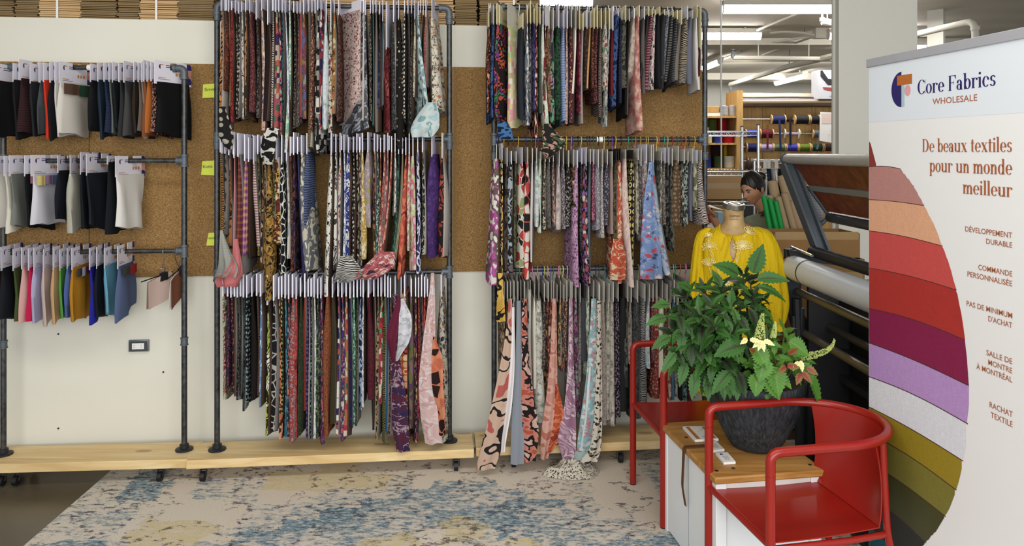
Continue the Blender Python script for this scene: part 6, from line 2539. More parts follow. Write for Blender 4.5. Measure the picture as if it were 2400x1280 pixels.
def m_yellow():
    t = NT('mustard_yellow_linen')
    co = t.coord('Object')
    a = t.noise(t.coord('Object', (700, 700, 500)), 1.0, 2)
    col = t.ramp(a.outputs[0], [(.3, lin('c6a50c')), (.7, lin('d0b014'))])
    f = t.noise(t.coord('Object', (26, 26, 5)), 1.0, 3, .55, .6)
    t.bump(f.outputs[0], .55, .03)
    return t.done(col, .75, 0, .2)


M_YELLOW = m_yellow()
blouse = thing('blouse', 'mustard yellow long sleeved blouse with cream embroidered daisies on the dress form', 'blouse', (MX, MY, .44))
FA = radians(-98)          # direction of the front


def neck_z(th):
    c = cos(th - FA)
    return 1.352 - .054 * max(0, c) ** 2.2 - .004 * (1 - abs(c))


def blouse_pt(th, t, rip=1.0):
    zt = neck_z(th)
    z = zt + (.44 - zt) * t
    rx, ry = body_r(z)
    k = 1.02 + .012 * t
    f = rip * (.050 * min(1, t * 2.2)) * (sin(11 * th + 2.2 * sin(5 * t)) * .6 + sin(19 * th + 1.0) * .4)
    e = 1 + f * (.4 + .6 * t)
    return Vector((MX + (rx * k + .003) * e * cos(th), MY + (ry * k + .003) * e * sin(th), z))


NB, NR = 176, 64
bd = MB()
ids = [[bd.vert(blouse_pt(2 * pi * j / NB, (i / NR) ** 1.15), (j / NB, i / NR)) for j in range(NB)] for i in range(NR + 1)]


def in_key(p):
    z = p.z
    if not (1.165 < z < 1.292) or p.y > MY:
        return False
    cx = MX - .028 - (1.292 - z) * .03
    t = (1.292 - z) / .127
    w = .003 + .020 * sin(pi * min(1, t ** .8)) * t ** .4
    return abs(p.x - cx) < w


for i in range(NR):
    for j in range(NB):
        q = (ids[i][j], ids[i][(j + 1) % NB], ids[i + 1][(j + 1) % NB], ids[i + 1][j])
        c = sum((bd.v[k] for k in q), Vector()) / 4
        if not in_key(c):
            bd.face(q)
o = obj('bodice', bd, M_YELLOW, blouse, angle=180)
sm = o.modifiers.new('thickness', 'SOLIDIFY')
sm.thickness = .003
sm.offset = 1
# neckline binding
obj('neck_binding', MB().tube([blouse_pt(2 * pi * j / 60, .004) for j in range(61)], .0032, 6, cap=False), M_YELLOW, blouse)


def sleeve(path, name):
    """path rows: (px, py, depth, radius px)"""
    pts = [P(x, y, Z) for x, y, Z, r in path]
    rad = [r * Z / F for x, y, Z, r in path]
    n = 40
    rings = []
    m = len(pts) - 1
    for i in range(37):
        q = i / 36 * m
        j = min(int(q), m - 1)
        t = q - j
        i0, i3 = max(j - 1, 0), min(j + 2, m)

        def cr(arr):
            p0, p1, p2, p3 = arr[i0], arr[j], arr[j + 1], arr[i3]
            return (p1 * 2 + (p2 - p0) * t + (p0 * 2 - p1 * 5 + p2 * 4 - p3) * t * t + (p1 * 3 - p0 - p2 * 3 + p3) * t ** 3) * .5
        c = cr(pts)
        r = cr(rad)
        s = i / 36
        ring = []
        for k in range(n):
            a = 2 * pi * k / n
            g = 1 + .15 * (sin(9 * a + 2 * s) * .6 + sin(5 * a - 3 * s) * .4) * min(1, .25 + s * 1.5) * min(1, (1 - s) * 5 + .3)
            ring.append(c + Vector((cos(a) * r * g, sin(a) * r * g * .85, sin(a) * r * .12)))
        rings.append(ring)
    s_ = obj(name, MB(), M_YELLOW, blouse) if False else None
    mb = MB()
    mb.rings(rings)
    so = obj('sleeve', mb, M_YELLOW, blouse, angle=180)
    c, r = pts[-1], rad[-1]
    d = (pts[-1] - pts[-2]).normalized()
    obj('cuff', MB().tube([c - d * .002, c + d * .012, c + d * .034], [r * 1.05, r * .95, r * 1.12], 20), M_YELLOW, so)
    return so


sleeve([(1772, 533, 4.10, 9), (1785, 546, 4.09, 24), (1800, 590, 4.07, 30), (1808, 650, 4.05, 32), (1813, 705, 4.03, 33), (1818, 740, 4.02, 25), (1824, 762, 4.01, 13)], 'right')
sleeve([(1662, 534, 4.14, 8), (1649, 550, 4.15, 15), (1643, 600, 4.14, 19), (1640, 680, 4.10, 22), (1643, 770, 4.05, 25), (1652, 850, 4.0, 24), (1660, 884, 3.98, 15)], 'left')
# ties
kn = blouse_pt(FA - .22, .004) + Vector((0, -.006, 0))


def on_blouse(px, py, off=.004):
    Z = MY - .12
    for _ in range(5):
        q = P(px, py, Z)
        rx, ry = body_r(q.z)
        u = max(-.97, min(.97, (q.x - MX) / (rx * 1.03 + .003)))
        Z = MY - (ry * 1.03 + .003) * sqrt(1 - u * u) - off
    return P(px, py, Z)


tie = MB()
tie.tube([on_blouse(1706, 549, .01), on_blouse(1700, 556, .012), on_blouse(1696, 572, .010), on_blouse(1690, 588, .008)], .0018, 6)
tie.tube([on_blouse(1706, 549, .01), on_blouse(1709, 565, .014), on_blouse(1705, 585, .012), on_blouse(1699, 606, .010)], .0018, 6)
tie.tube([on_blouse(1706, 549, .01), on_blouse(1716, 548, .016), on_blouse(1726, 560, .014), on_blouse(1722, 566, .012), on_blouse(1712, 552, .012), on_blouse(1706, 549, .01)], .0018, 6)
tie.sphere(on_blouse(1706, 549, .012), .005, n=10)
obj('neck_tie', tie, M_YELLOW, blouse)
emb = MB()


def petal(cx, cy, ang, L, w):
    ca, sa = cos(ang), sin(ang)
    pts = []
    for k in range(9):
        t = k / 8
        for_ = (t * L, w * sin(pi * t ** .8))
        pts.append(for_)
    loop = pts + [(x, -y) for x, y in pts[::-1]]
    emb.tube([on_blouse(cx + ca * x - sa * y, cy + sa * x + ca * y) for x, y in loop], .0013, 5)


def daisy(cx, cy, n, L, a0, a1, sq=.7):
    for k in range(n):
        a = radians(a0 + (a1 - a0) * k / max(1, n - 1))
        l = L * (1 - (1 - sq) * abs(sin(a)))
        petal(cx, cy, a, l, L * .15)


def stemline(*pts):
    emb.tube([on_blouse(*p) for p in pts], .0013, 5)


daisy(1663, 580, 9, 20, -200, 10)
stemline((1662, 584), (1668, 600), (1674, 622)); stemline((1665, 584), (1672, 600), (1679, 622))
daisy(1741, 577, 11, 25, -190, 10, .55); daisy(1741, 577, 5, 17, 20, 160, .6)
stemline((1733, 583), (1728, 598), (1725, 616)); stemline((1737, 583), (1731, 600), (1728, 616))
daisy(1753, 546, 7, 20, -120, 10, .8)
stemline((1752, 548), (1742, 556), (1738, 566)); stemline((1747, 553), (1743, 560))
daisy(1661, 552, 6, 11, -190, 10, .7); stemline((1661, 552), (1661, 568)); stemline((1655, 560), (1661, 566), (1666, 559))
daisy(1660, 622, 7, 18, -150, -20, 1.0); stemline((1661, 623), (1666, 640))
daisy(1730, 645, 8, 18, -190, 10)
daisy(1700, 668, 8, 16, -190, 10); stemline((1700, 670), (1700, 700)); stemline((1676, 622), (1690, 650), (1700, 690))
obj('embroidery', emb, plain('efe0a0', .7, 0, .2), blouse)

# ================================================================== fabric inspection machine
MF = line_frame(1.50, 4.05, 1.53, 2.90)
mach = thing('fabric_machine', 'grey metal fabric inspection machine with silver roller behind the banner', 'machine', MF.pt(.4, -.3, 0))
LEN = 1.15


def mf(px, py, u):
    """point on the machine's end plane at distance u, from the picture"""
    o = MF.pt(u, 0, 0)
    Z = o.y
    for _ in range(4):
        q = P(px, py, Z)
        v = (q.x - o.x) * MF.N[0] + (q.y - o.y) * MF.N[1]
        Z = MF.pt(u, v, 0).y
    return v, P(px, py, Z).z


def bar(name, px, py, r, mat, u0=0.0, u1=LEN, n=20):
    v, z = mf(px, py, u0)
    return obj(name, MB().cyl(MF.pt(u0, v, z), MF.pt(u1, v, z), r, n), mat, mach), v, z


M_SILVER = plain('c2c8ce', .36, .12, .5, .07, 6)
ro, rv, rzz = bar('silver_roller', 1862, 628, .066, M_SILVER, .02)
obj('roller_end', MB().cyl(MF.pt(-.004, rv, rzz), MF.pt(.0195, rv, rzz), .064, 24), plain('a9885c', .6), ro)
uq = .19
obj('roller_band', MB().tube([MF.pt(uq, rv, rzz), MF.pt(uq + .010, rv, rzz)], .0672, 28), M_BLACK, ro)
_, v1, z1 = bar('top_bar', 1843, 372, .027, plain('a3a29c', .35, .2), .0)
obj('top_bar_knob', MB().sphere(MF.pt(0, v1, z1), .034, n=16), M_GREYMETAL, mach)
v2, z2 = mf(1938, 495, .04)
bd_ = MB()
va, za = v1 - .02, z1 - .025
bd_.prism([MF.pt(.04, va, za), MF.pt(.04, v2, z2), MF.pt(LEN, v2, z2), MF.pt(LEN, va, za)], MF.pt(0, -.010, .006) - MF.pt(0, 0, 0))
obj('wood_board', bd_, M_REDWOOD, mach)
vs1, zs1 = mf(1895, 432, .02)
sb = MB()
sb.prism([MF.pt(-.01, vs1 + .012, zs1 - .004), MF.pt(.035, vs1 - .012, zs1 - .030), MF.pt(LEN, vs1 - .012, zs1 - .030), MF.pt(LEN, vs1 + .012, zs1 + .004)], MF.pt(0, .008, -.004) - MF.pt(0, 0, 0))
obj('metal_strip', sb, plain('8d9294', .5, .4), mach)
lr, v3, z3 = bar('lower_roller', 1946, 509, .028, plain('4a4e52', .3, .6), .05)
vb, zb_ = mf(1926, 594, .0)
vt, zt_ = mf(1843, 378, .0)
st = MB()
for (o1, o2, d0, d1) in ((-.035, -.022, -.03, .05), (.022, .035, -.03, .05), (-.022, .022, .0, .012)):
    dirv = Vector((vt - vb, zt_ - zb_)).normalized()
    nrm = Vector((-dirv.y, dirv.x))
    a = Vector((vb, zb_)); b = Vector((vt, zt_))
    q = [a + nrm * o1, a + nrm * o2, b + nrm * o2, b + nrm * o1]
    st.prism([MF.pt(d0, p.x, p.y) for p in q], MF.pt(d1, 0, 0) - MF.pt(d0, 0, 0))
obj('tilted_strut', st, M_GREYMETAL, mach)
e0 = mf(1893, 440, .0); e1 = mf(1942, 508, .0)
obj('board_edge', MB().tube([MF.pt(.02, *e0), MF.pt(.02, *e1)], .012, 8), M_GREYMETAL, mach)
hk_ = [mf(x, y, -.04) for x, y in ((1880, 500), (1883, 514), (1893, 525), (1908, 529), (1925, 525), (1936, 515), (1942, 503))]
obj('hook_arm', MB().tube([MF.pt(-.04, *q) for q in hk_], [.008, .011, .013, .013, .013, .012, .012], 8), M_GREYMETAL, mach)
# side frame plates, from the floor up
pv, pz = mf(1853, 583, -.03)
pl_ = MB()
pts = [(pv + .035, pz), (pv - .03, pz), (pv - .05, pz - .12), (pv - .06, pz - .33), (pv - .10, .80), (pv - .10, .02), (pv - .03, .02), (pv - .02, .75), (pv + .02, pz - .34), (pv + .028, pz - .1)]
pl_.prism([MF.pt(-.045, v, z) for v, z in pts], MF.pt(.03, 0, 0) - MF.pt(0, 0, 0))
obj('side_frame', pl_, M_DARKMETAL, mach, bevel=.004)
ar = MB()
ar.prism([MF.pt(-.03, pv + .03, pz), MF.pt(-.03, pv - .26, pz - .035), MF.pt(-.03, pv - .26, pz - .09), MF.pt(-.03, pv + .02, pz - .05)], MF.pt(.05, 0, 0) - MF.pt(0, 0, 0))
obj('side_arm', ar, M_DARKMETAL, mach)
sv, sz = mf(1858, 580, 0)
obj('thin_shaft', MB().cyl(MF.pt(-.02, sv, sz), MF.pt(.25, sv, sz - .01), .007, 10), M_CHROME, mach)
vq, zq = mf(1912, 592, .08)
obj('black_roller', MB().cyl(MF.pt(.04, vq, zq), MF.pt(LEN, vq, zq), .030, 20), M_BLACK, mach)
M_SHAFT = plain('59544a', .35, .4, .5, .1)
bar('guide_shaft', 1872, 684, .021, M_SHAFT)
bar('guide_shaft', 1932, 760, .020, plain('4a4640', .4, .6))
bar('guide_shaft', 1881, 779, .021, M_SHAFT)
bar('guide_shaft', 1936, 940, .016, M_DARKMETAL)
for (v0, v1_, z0, z1_, u0_, u1_) in ((-.62, -.30, .04, .98, .10, LEN), (-.30, -.10, .04, .40, .2, LEN)):
    obj('dark_housing', wbox(u0_, u1_, v0, v1_, z0, z1_, MF), plain('141416', .55, .2), mach, bevel=.006)
for z in (.52, .66, .92):
    obj('cross_bar', wbox(.02, LEN, -.29, -.25, z, z + .035, MF), M_DARKMETAL, mach)
obj('dark_fill_panel', wbox(.035, .06, -.62, -.085, .04, 1.06, MF), plain('141416', .55, .2), mach)  # black sheet added to stand in for the darkness behind the lower rollers
obj('back_leg', wbox(-.05, .02, -.62, -.55, .02, 1.22, MF), M_DARKMETAL, mach)
obj('foot_rail', wbox(-.06, LEN, -.62, -.02, .0005, .035, MF), M_DARKMETAL, mach)
lk = MB()
for a, b, r in (((1868, 700), (1872, 800), .022), ((1878, 722), (1874, 810), .018), ((1860, 740), (1868, 880), .014), ((1895, 735), (1930, 700), .010), ((1930, 725), (1936, 860), .012), ((1960, 900), (1990, 985), .008), ((1990, 900), (2010, 970), .008)):
    pa = mf(a[0], a[1], .03); pb = mf(b[0], b[1], .03)
    lk.tube([MF.pt(.03, *pa), MF.pt(.03, *pb)], r, 8)
obj('linkage', lk, M_DARKMETAL, mach)
vv_, zz_ = mf(1878, 727, -.01)
obj('pivot_bolt', MB().cyl(MF.pt(-.02, vv_, zz_), MF.pt(.02, vv_, zz_), .016, 14), M_GREYMETAL, mach)
vv_, zz_ = mf(1921, 862, .02)
obj('red_knob', MB().cyl(MF.pt(-.0, vv_, zz_), MF.pt(.04, vv_, zz_), .022, 16), plain('4a1a16', .5), mach)

# ================================================================== cardboard boxes and tubes behind the machine
def open_box(name, x0, x1, y0, y1, z0, z1, label, flaps=False, mat=None):
    t = thing(name, label, 'cardboard box', ((x0 + x1) / 2, (y0 + y1) / 2, z0), 'cardboard boxes')
    m_ = mat or M_KRAFT
    w = .006
    mb = MB()
    mb.box((x0, y0, z0), (x1, y1, z0 + w))
    mb.box((x0, y0, z0), (x1, y0 + w, z1)); mb.box((x0, y1 - w, z0), (x1, y1, z1))
    mb.box((x0, y0 + w, z0), (x0 + w, y1 - w, z1)); mb.box((x1 - w, y0 + w, z0), (x1, y1 - w, z1))
    if flaps:
        mb.box((x0, y0 + w, z1 - .004), (x1, y1 - w, z1))
    obj('carton', mb, m_, t)
    tp = MB()
    zc = z1 - (z1 - z0) * .25
    tp.box((x0 + .01, y0 - .0008, zc), (x1 - .01, y0 - .0002, zc + .05))
    obj('tape', tp, plain('a08050', .3, 0, .5), t)
    return t


open_box('cardboard_box', 1.655, 2.20, 4.72, 5.02, 1.072, 1.232, 'open shallow cardboard box in front of the tubes', mat=M_KRAFTD)
open_box('cardboard_box', 1.635, 2.22, 4.70, 5.04, .55, 1.071, 'closed cardboard box under the open one behind the machine', True, mat=M_KRAFTD)
open_box('cardboard_box', 1.63, 2.23, 4.69, 5.05, .0005, .549, 'lowest cardboard box of the stack behind the machine', True, mat=M_KRAFTD)


def cboard_tube(top, low, Z, r, mat, label, grp, inner=None):
    a = P(top[0], top[1], Z)
    b = P(low[0], low[1], Z + .0)
    d = (b - a).normalized()
    k = (a.z - .02) / -d.z
    e = a + d * k
    mb = MB()
    th = r * .82
    n = 18
    ax = -d
    M = Vector((0, 0, 1)).rotation_difference(ax).to_matrix()
    L = (a - e).length
    rings = []
    for (rr_, h) in ((r, 0), (r, L), (th, L), (th, 0.01)):
        rings.append([e + M @ Vector((rr_ * cos(2 * pi * q / n), rr_ * sin(2 * pi * q / n), h)) for q in range(n)])
    mb.rings(rings, cap0=True, cap1=True)
    return tag(obj('cardboard_tube', mb, mat, angle=30), label, 'tube', grp)


M_GREEN = plain('0c8a3c', .5, 0, .4, .05)
M_TUBE_K = plain('a08a6c', .8, 0, .2, .06)
for i, (tx, ty, bx, Z, l) in enumerate(((1790, 459, 1806, 5.065, 'leftmost bright green tube'), (1797, 463, 1815, 5.10, 'second bright green tube from the left'),
                                        (1804, 466, 1822, 5.065, 'tallest front bright green tube, third from left'), (1818, 471, 1834, 5.07, 'rightmost bright green tube'))):
    cboard_tube((tx, ty), (bx, 545), Z, .0175, M_GREEN, l + ' standing behind the boxes', 'green tubes')
for (tx, ty, bx, Z, r, l) in ((1810, 424, 1832, 5.19, .034, 'wide kraft tube, left of the two tallest'), (1832, 412, 1866, 5.18, .031, 'tallest wide kraft tube behind the woman'),
                              (1803, 458, 1818, 5.17, .028, 'short kraft tube peeking out behind the green tubes'), (1824, 461, 1846, 5.12, .025, 'kraft tube just right of the green tubes'),
                              (1838, 453, 1863, 5.09, .023, 'slim front kraft tube leaning left'), (1856, 471, 1877, 5.10, .023, 'rightmost slim kraft tube')):
    cboard_tube((tx, ty), (bx, 545), Z, r, M_TUBE_K, l, 'kraft tubes')
# ================================================================== the stockroom behind
YB = 8.5


def bx(px, Z=YB):
    return (px - 1200) / F * Z


def bz(py, Z=YB):
    return CH + (HZ - py) / F * Z


sh = thing('wooden_shelf', 'pine cubby shelf of cord rolls behind the wire rack', 'shelf', (bx(1690), YB, 0))
x0, x1 = bx(1598), bx(1726)
sx1 = bx(1741)
obj('back_panel', MB().box((x0, YB + .40, 0), (sx1, YB + .42, bz(262))), M_SHELFWOOD, sh)
obj('side_panel', MB().box((x1, YB - .01, 0), (sx1, YB + .42, bz(212))), M_SHELFWOOD, sh)
obj('side_panel', MB().box((x0 - .04, YB, 0), (x0, YB + .42, bz(262))), M_SHELFWOOD, sh)
for y in (272, 335, 394, 455):
    obj('shelf', MB().box((x0, YB, bz(y) - .022), (x1 - .001, YB + .40, bz(y))), M_SHELFWOOD, sh)


def roll(px0, px1, y0, y1, color, label, group='cord rolls on the pine shelf', lines=8, cat='cord roll', dy=.10):
    """an upright wound roll standing on its shelf"""
    c = (bx(px0) + bx(px1)) / 2
    r = (bx(px1) - bx(px0)) / 2
    z0_, z1_ = bz(y1) + .001, bz(y0)
    prof = [(r * .9, 0)]
    n = lines
    for k in range(n):
        h = (z1_ - z0_) / n
        prof += [(r * .97, h * (k + .1)), (r, h * (k + .5)), (r * .97, h * (k + .9))]
    prof += [(r * .5, z1_ - z0_)]
    return tag(obj('cord_roll', MB().lathe(prof, (c, YB + dy, z0_), 20), plain(color, .8, 0, .2, .12, 30)), label, cat, group)


obj_ = tag(obj('wooden_box', MB().box((bx(1655), YB + .03, bz(262)), (bx(1687), YB + .3, bz(247))), M_SHELFWOOD, bevel=.004), 'small wooden box on the top shelf beside the tins', 'box')
tag(obj('paper_stack', MB().box((bx(1652), YB + .03, bz(272) + .001), (bx(1694), YB + .3, bz(264))), M_WHITE), 'flat white paper stack under the small wooden box', 'paper')
obj_.location.z = bz(263.5)
roll(1688, 1710, 247, 272, 'a7a6a4', 'left grey tin on the top pine shelf', 'grey tins', 3, 'tin', .06)
roll(1711, 1727, 246, 272, 'b0aaa8', 'right pale tin on the top pine shelf', 'grey tins', 3, 'tin', .06)
roll(1672, 1695, 277, 335, '4a5a24', 'olive green cord roll on the second pine shelf', dy=.26)
roll(1697, 1721, 275, 335, 'a01c22', 'tall red cord roll at the back of the second pine shelf', dy=.28)
roll(1660, 1672, 297, 335, 'd0c8b4', 'cream cord roll at the left of the second shelf', dy=.18)
roll(1677, 1695, 315, 335, '2c3a98', 'royal blue cord roll on the second pine shelf', dy=.06)
roll(1698, 1727, 309, 335, 'b0161e', 'wide red cord roll at the front of the second shelf', dy=.12)
roll(1658, 1671, 318, 335, 'c8b48c', 'tan cord roll at the left front of the second shelf', dy=.05)
roll(1659, 1668, 338, 394, 'b87aa8', 'pink cord cone on the third pine shelf', dy=.24)
roll(1680, 1703, 338, 394, '2a1a1c', 'dark brown cord roll on the third pine shelf', dy=.26)
roll(1711, 1719, 338, 394, 'd0a02c', 'slim yellow cord cone on the third pine shelf', dy=.26)
roll(1659, 1671, 367, 394, '2c3c90', 'dark blue cord roll at left of the third shelf', dy=.08)
roll(1678, 1701, 366, 394, '3c4c30', 'moss green cord roll on the third pine shelf', dy=.10)
roll(1702, 1728, 366, 394, 'd8d6c4', 'white ribbed cord roll on the third pine shelf', lines=9, dy=.11)

# spool wall
sw = thing('spool_wall', 'plywood wall of webbing spools on metal rods', 'spool rack', (bx(1850), YB + .30, 0))
obj('plywood_panel', MB().box((sx1 + .001, YB + .26, 0), (4.2, YB + .29, bz(249))), M_SHELFWOOD, sw)
for px in (1805, 1860, 1924):
    obj('panel_joint', MB().box((bx(px) - .003, YB + .2585, 1.2), (bx(px) + .003, YB + .2598, bz(249))), plain('8a6a3c', .8), sw)
YS = YB + .10
for y in (279, 313, 345, 378):
    obj('rod', MB().cyl((sx1 + .001, YS, bz(y)), (4.2, YS, bz(y)), .011, 10), M_CHROME, sw)
for px in (1742, 1985):
    obj('upright', MB().box((bx(px), YS - .02, 1.0), (bx(px) + .02, YB + .26, bz(262))), M_DARKMETAL, sw)


def spool(px0, px1, y, rpx, col, label, fl='b59468', tail=None, empty=False):
    a, b = bx(px0), bx(px1)
    r = rpx / F * YB
    z = bz(y)
    t = thing('webbing_spool', label, 'spool', ((a + b) / 2, YS, z), 'webbing spools on the rods')
    fm = plain(fl, .7, 0, .2)
    for q in (a, b - .012):
        mb = MB()
        rings = []
        for (rr_, x) in ((.0125, q), (r, q), (r, q + .012), (.0125, q + .012)):
            rings.append([Vector((x, YS + rr_ * cos(2 * pi * k / 24), z + rr_ * sin(2 * pi * k / 24))) for k in range(24)])
        mb.rings(rings + [rings[0]], cap0=False, cap1=False)
        obj('flange', mb, fm, t, angle=30)
    mb = MB()
    rings = []
    n = 10
    cr = r * (.30 if empty else .84)
    for k in range(n + 1):
        x = a + .0125 + (b - a - .025) * k / n
        rr_ = cr * (1 - (.03 if k % 2 else 0))
        rings.append([Vector((x, YS + rr_ * cos(2 * pi * j / 24), z + rr_ * sin(2 * pi * j / 24))) for j in range(24)])
    mb.rings(rings)
    w = obj('webbing', mb, plain(col, .85, 0, .2, .15, 60), t, angle=60)
    if tail:
        tx, ty = tail
        pts = [Vector(((a + b) / 2, YS - cr, z)), Vector(((a + b) / 2 + .2 * (bx(tx) - (a + b) / 2), YS - cr - .012, z - .06)), Vector((bx(tx), YS - cr - .02, bz(ty)))]
        tb_ = MB()
        tb_.rings([[p + Vector((s * .012, q, 0)) for s, q in ((-1, -.001), (1, -.001), (1, .001), (-1, .001))] for p in pts])
        obj('loose_tail', tb_, plain(col, .85, 0, .2, .15, 60), t)
    return t


spool(1813, 1847, 280, 12, '222650', 'navy webbing spool at the left of the top rod', tail=(1832, 352))
spool(1852, 1864, 280, 5, '17171a', 'narrow black ribbon core right of the navy spool', '17171a', tail=(1857, 340))
spool(1868, 1903, 280, 12, '232326', 'black webbing spool on the top rod, left one')
spool(1904, 1928, 280, 12, '1b1b1e', 'black webbing spool on the top rod, right one')
spool(1752, 1783, 313, 11, '2c3c9c', 'royal blue webbing spool behind the wire rack post')
spool(1786, 1818, 313, 12, '571a22', 'burgundy webbing spool on the second rod', tail=(1801, 350))
spool(1844, 1880, 313, 12, 'b8a8c8', 'nearly empty pale spool on the second rod', 'c8c0a8', empty=True)
spool(1911, 1940, 313, 11, '5a5f66', 'grey webbing spool beside the hanging paper', tail=(1918, 350))
spool(1754, 1786, 346, 12, '1c2150', 'dark navy webbing spool at left of the third rod')
spool(1786, 1818, 346, 11, 'a898bc', 'lilac webbing spool on the third rod')
spool(1818, 1847, 346, 10, '5a6a50', 'sage green webbing spool on the third rod')
spool(1848, 1877, 346, 10, '3c3c98', 'violet blue webbing spool on the third rod')
spool(1877, 1906, 346, 11, '5a6a22', 'olive webbing spool on the third rod')
spool(1907, 1936, 346, 10, '1c3c2c', 'dark green webbing spool on the third rod')
spool(1937, 1960, 346, 10, '3a2c28', 'dark brown webbing spool beside the column')
spool(1757, 1778, 379, 10, '6a5a3a', 'tan webbing spool on the lowest rod')
# drawing pinned in front
p0, p1 = P(1923, 262, 8.52), P(1957, 334, 8.52)
pp = tag(obj('paper_drawing', MB().prism([(p0.x, 8.525, p0.z), (p1.x + .02, 8.525, p0.z - .01), (p1.x, 8.525, p1.z - .01), (p0.x - .01, 8.525, p1.z + .02)], (0, .003, 0)), M_WHITE),
         'white paper with a faint grey drawing in front of the spools', 'paper')
mb = MB()
c = P(1948, 318, 8.5235)
for (dx, dz, r) in ((0, .05, .02), (0, .0, .03), (-.03, .01, .012), (.02, -.04, .012), (-.02, -.05, .012)):
    mb.cyl(c + Vector((dx, .002, dz)), c + Vector((dx, .0015, dz)), r, 12)
obj('printed_figure', mb, plain('a9a9b2', .8), pp)
mb = MB()
mb.quad(P(1926, 266, 8.5235), P(1926, 290, 8.5235), P(1953, 290, 8.5235), P(1953, 266, 8.5235))
obj('printed_block', mb, plain('d8c4bc', .8), pp)

# long wrapped rolls lying on top
def long_roll(a, b, r, col, label, rough=.3):
    mb = MB()
    n = 16
    rr = random.Random(int(r * 1e4))
    d = Vector(b) - Vector(a)
    pts = [Vector(a) + d * k / 10 for k in range(11)]
    mb.tube(pts, [r * rr.uniform(.94, 1.05) for _ in pts], 14)
    return tag(obj('wrapped_roll', mb, plain(col, rough, 0, .6, .15, 12)), label, 'fabric roll', 'wrapped fabric rolls on the spool wall')


zt = bz(249)
long_roll((bx(1741), YB + .10, zt + .045), (4.3, YB + .10, zt + .055), .044, '7d6c58', 'clear wrapped brown fabric roll lying at the front of the spool wall')
long_roll((bx(1742), YB + .215, zt + .062), (4.3, YB + .215, zt + .066), .060, '23253c', 'wrapped dark navy fabric roll in the middle on the spool wall')
long_roll((bx(1738), YB + .34, zt + .125), (4.3, YB + .34, zt + .118), .055, 'b3a78f', 'wrapped cream fabric roll at the back on the spool wall')
obj_ = None
tag(obj('support_shelf', MB().box((sx1 + .001, YB + .291, zt - .03), (4.3, YB + .45, zt + .06)), M_SHELFWOOD), 'plywood ledge behind the wrapped rolls', 'ledge')
# tilted product box high on the rolls
q0, q1 = P(1918, 232, 8.55), P(1962, 164, 8.55)
bxx = thing('picture_box', 'white box with dark and red picture beside the column top', 'box', q0)
obj('carton', MB().box((q0.x, 8.55, q0.z), (q1.x + .12, 8.75, q1.z)), plain('b9bbc2', .6), bxx)
mb = MB()
mb.poly([P(1923, 166, 8.548), P(1923, 179, 8.548), P(1940, 199, 8.548), P(1962, 200, 8.548), P(1962, 186, 8.548), P(1941, 185, 8.548), P(1927, 164.5, 8.548)])
obj('dark_print', mb, plain('1d1a22', .6), bxx)
mb = MB()
mb.poly([P(1928, 204, 8.548), P(1931, 210, 8.548), P(1945, 213, 8.548), P(1962, 214, 8.548), P(1962, 206, 8.548)])
obj('red_print', mb, plain('8a3a38', .6), bxx)
tm = MB()
M = plane_matrix(P(1959, 224.5, 8.548), Vector((-1, 0, 0)), Vector((0, 0, -1)))
text_on(tm, 'rebar', M, width=16 / F * 8.55, height=.018)
obj('lettering', tm, plain('4a4a50', .7), bxx)

# ================================================================== chrome wire rack with boxes
YR = 6.5
wr = thing('wire_rack', 'chrome wire shelving rack with cardboard boxes', 'wire shelf', (bx(1720, YR), YR, 0))
wx0, wx1 = bx(1672, YR), bx(1777, YR)
wx0 -= .28
dpt = .46
for (x, y) in ((wx0, YR), (wx1, YR), (wx0, YR + dpt), (wx1, YR + dpt)):
    pm_ = MB().cyl((x, y, .02), (x, y, bz(294, YR)), .0135, 12)
    po = obj('post', pm_, M_CHROME, wr)
    obj('foot', MB().cyl((x, y, .0005), (x, y, .03), .018, 10), M_BLACK, po)
    obj('cap', MB().cyl((x, y, bz(294, YR)), (x, y, bz(294, YR) + .012), .015, 10), M_GREYMETAL, po)
for py in (308, 402, 472, 560):
    z = bz(py, YR)
    mb = MB()
    for y in (YR, YR + dpt):
        mb.cyl((wx0, y, z), (wx1, y, z), .0055, 6); mb.cyl((wx0, y, z - .034), (wx1, y, z - .034), .0045, 6)
        n = 22
        zig = [Vector((wx0 + (wx1 - wx0) * k / n, y, z if k % 2 else z - .034)) for k in range(n + 1)]
        mb.tube(zig, .003, 5)
    for x in (wx0, wx1):
        mb.cyl((x, YR, z), (x, YR + dpt, z), .0055, 6); mb.cyl((x, YR, z - .034), (x, YR + dpt, z - .034), .0045, 6)
    for k in range(1, 22):
        x = wx0 + (wx1 - wx0) * k / 22
        mb.cyl((x, YR, z + .004), (x, YR + dpt, z + .004), .0022, 5)
    obj('wire_shelf', mb, M_CHROME, wr)
zs_ = bz(472, YR) + .008
open_box('cardboard_box', bx(1645, YR), bx(1742, YR), YR + .04, YR + .40, zs_, bz(434, YR), 'lower wide cardboard box on the wire rack', True)
open_box('cardboard_box', bx(1648, YR), bx(1742, YR), YR + .04, YR + .40, bz(434, YR) + .001, bz(411, YR), 'upper wide cardboard box on the wire rack', True)
zs2 = bz(560, YR) + .008
open_box('cardboard_box', bx(1674, YR), bx(1735, YR), YR + .06, YR + .40, zs2, bz(483, YR), 'cardboard box on the lowest wire shelf', True)
tag(obj('red_binder', MB().box((bx(1662, YR), YR + .05, zs2), (bx(1671, YR), YR + .32, bz(478, YR))), plain('a0181c', .5), bevel=.004), 'red binder standing at the left of the lowest wire shelf', 'binder')
tag(obj('red_folder', MB().box((bx(1690, YR), YR + .06, bz(411, YR) + .001), (bx(1712, YR), YR + .3, bz(406, YR))), plain('8a1a20', .5)), 'dark red folder lying on the upper cardboard box', 'folder')
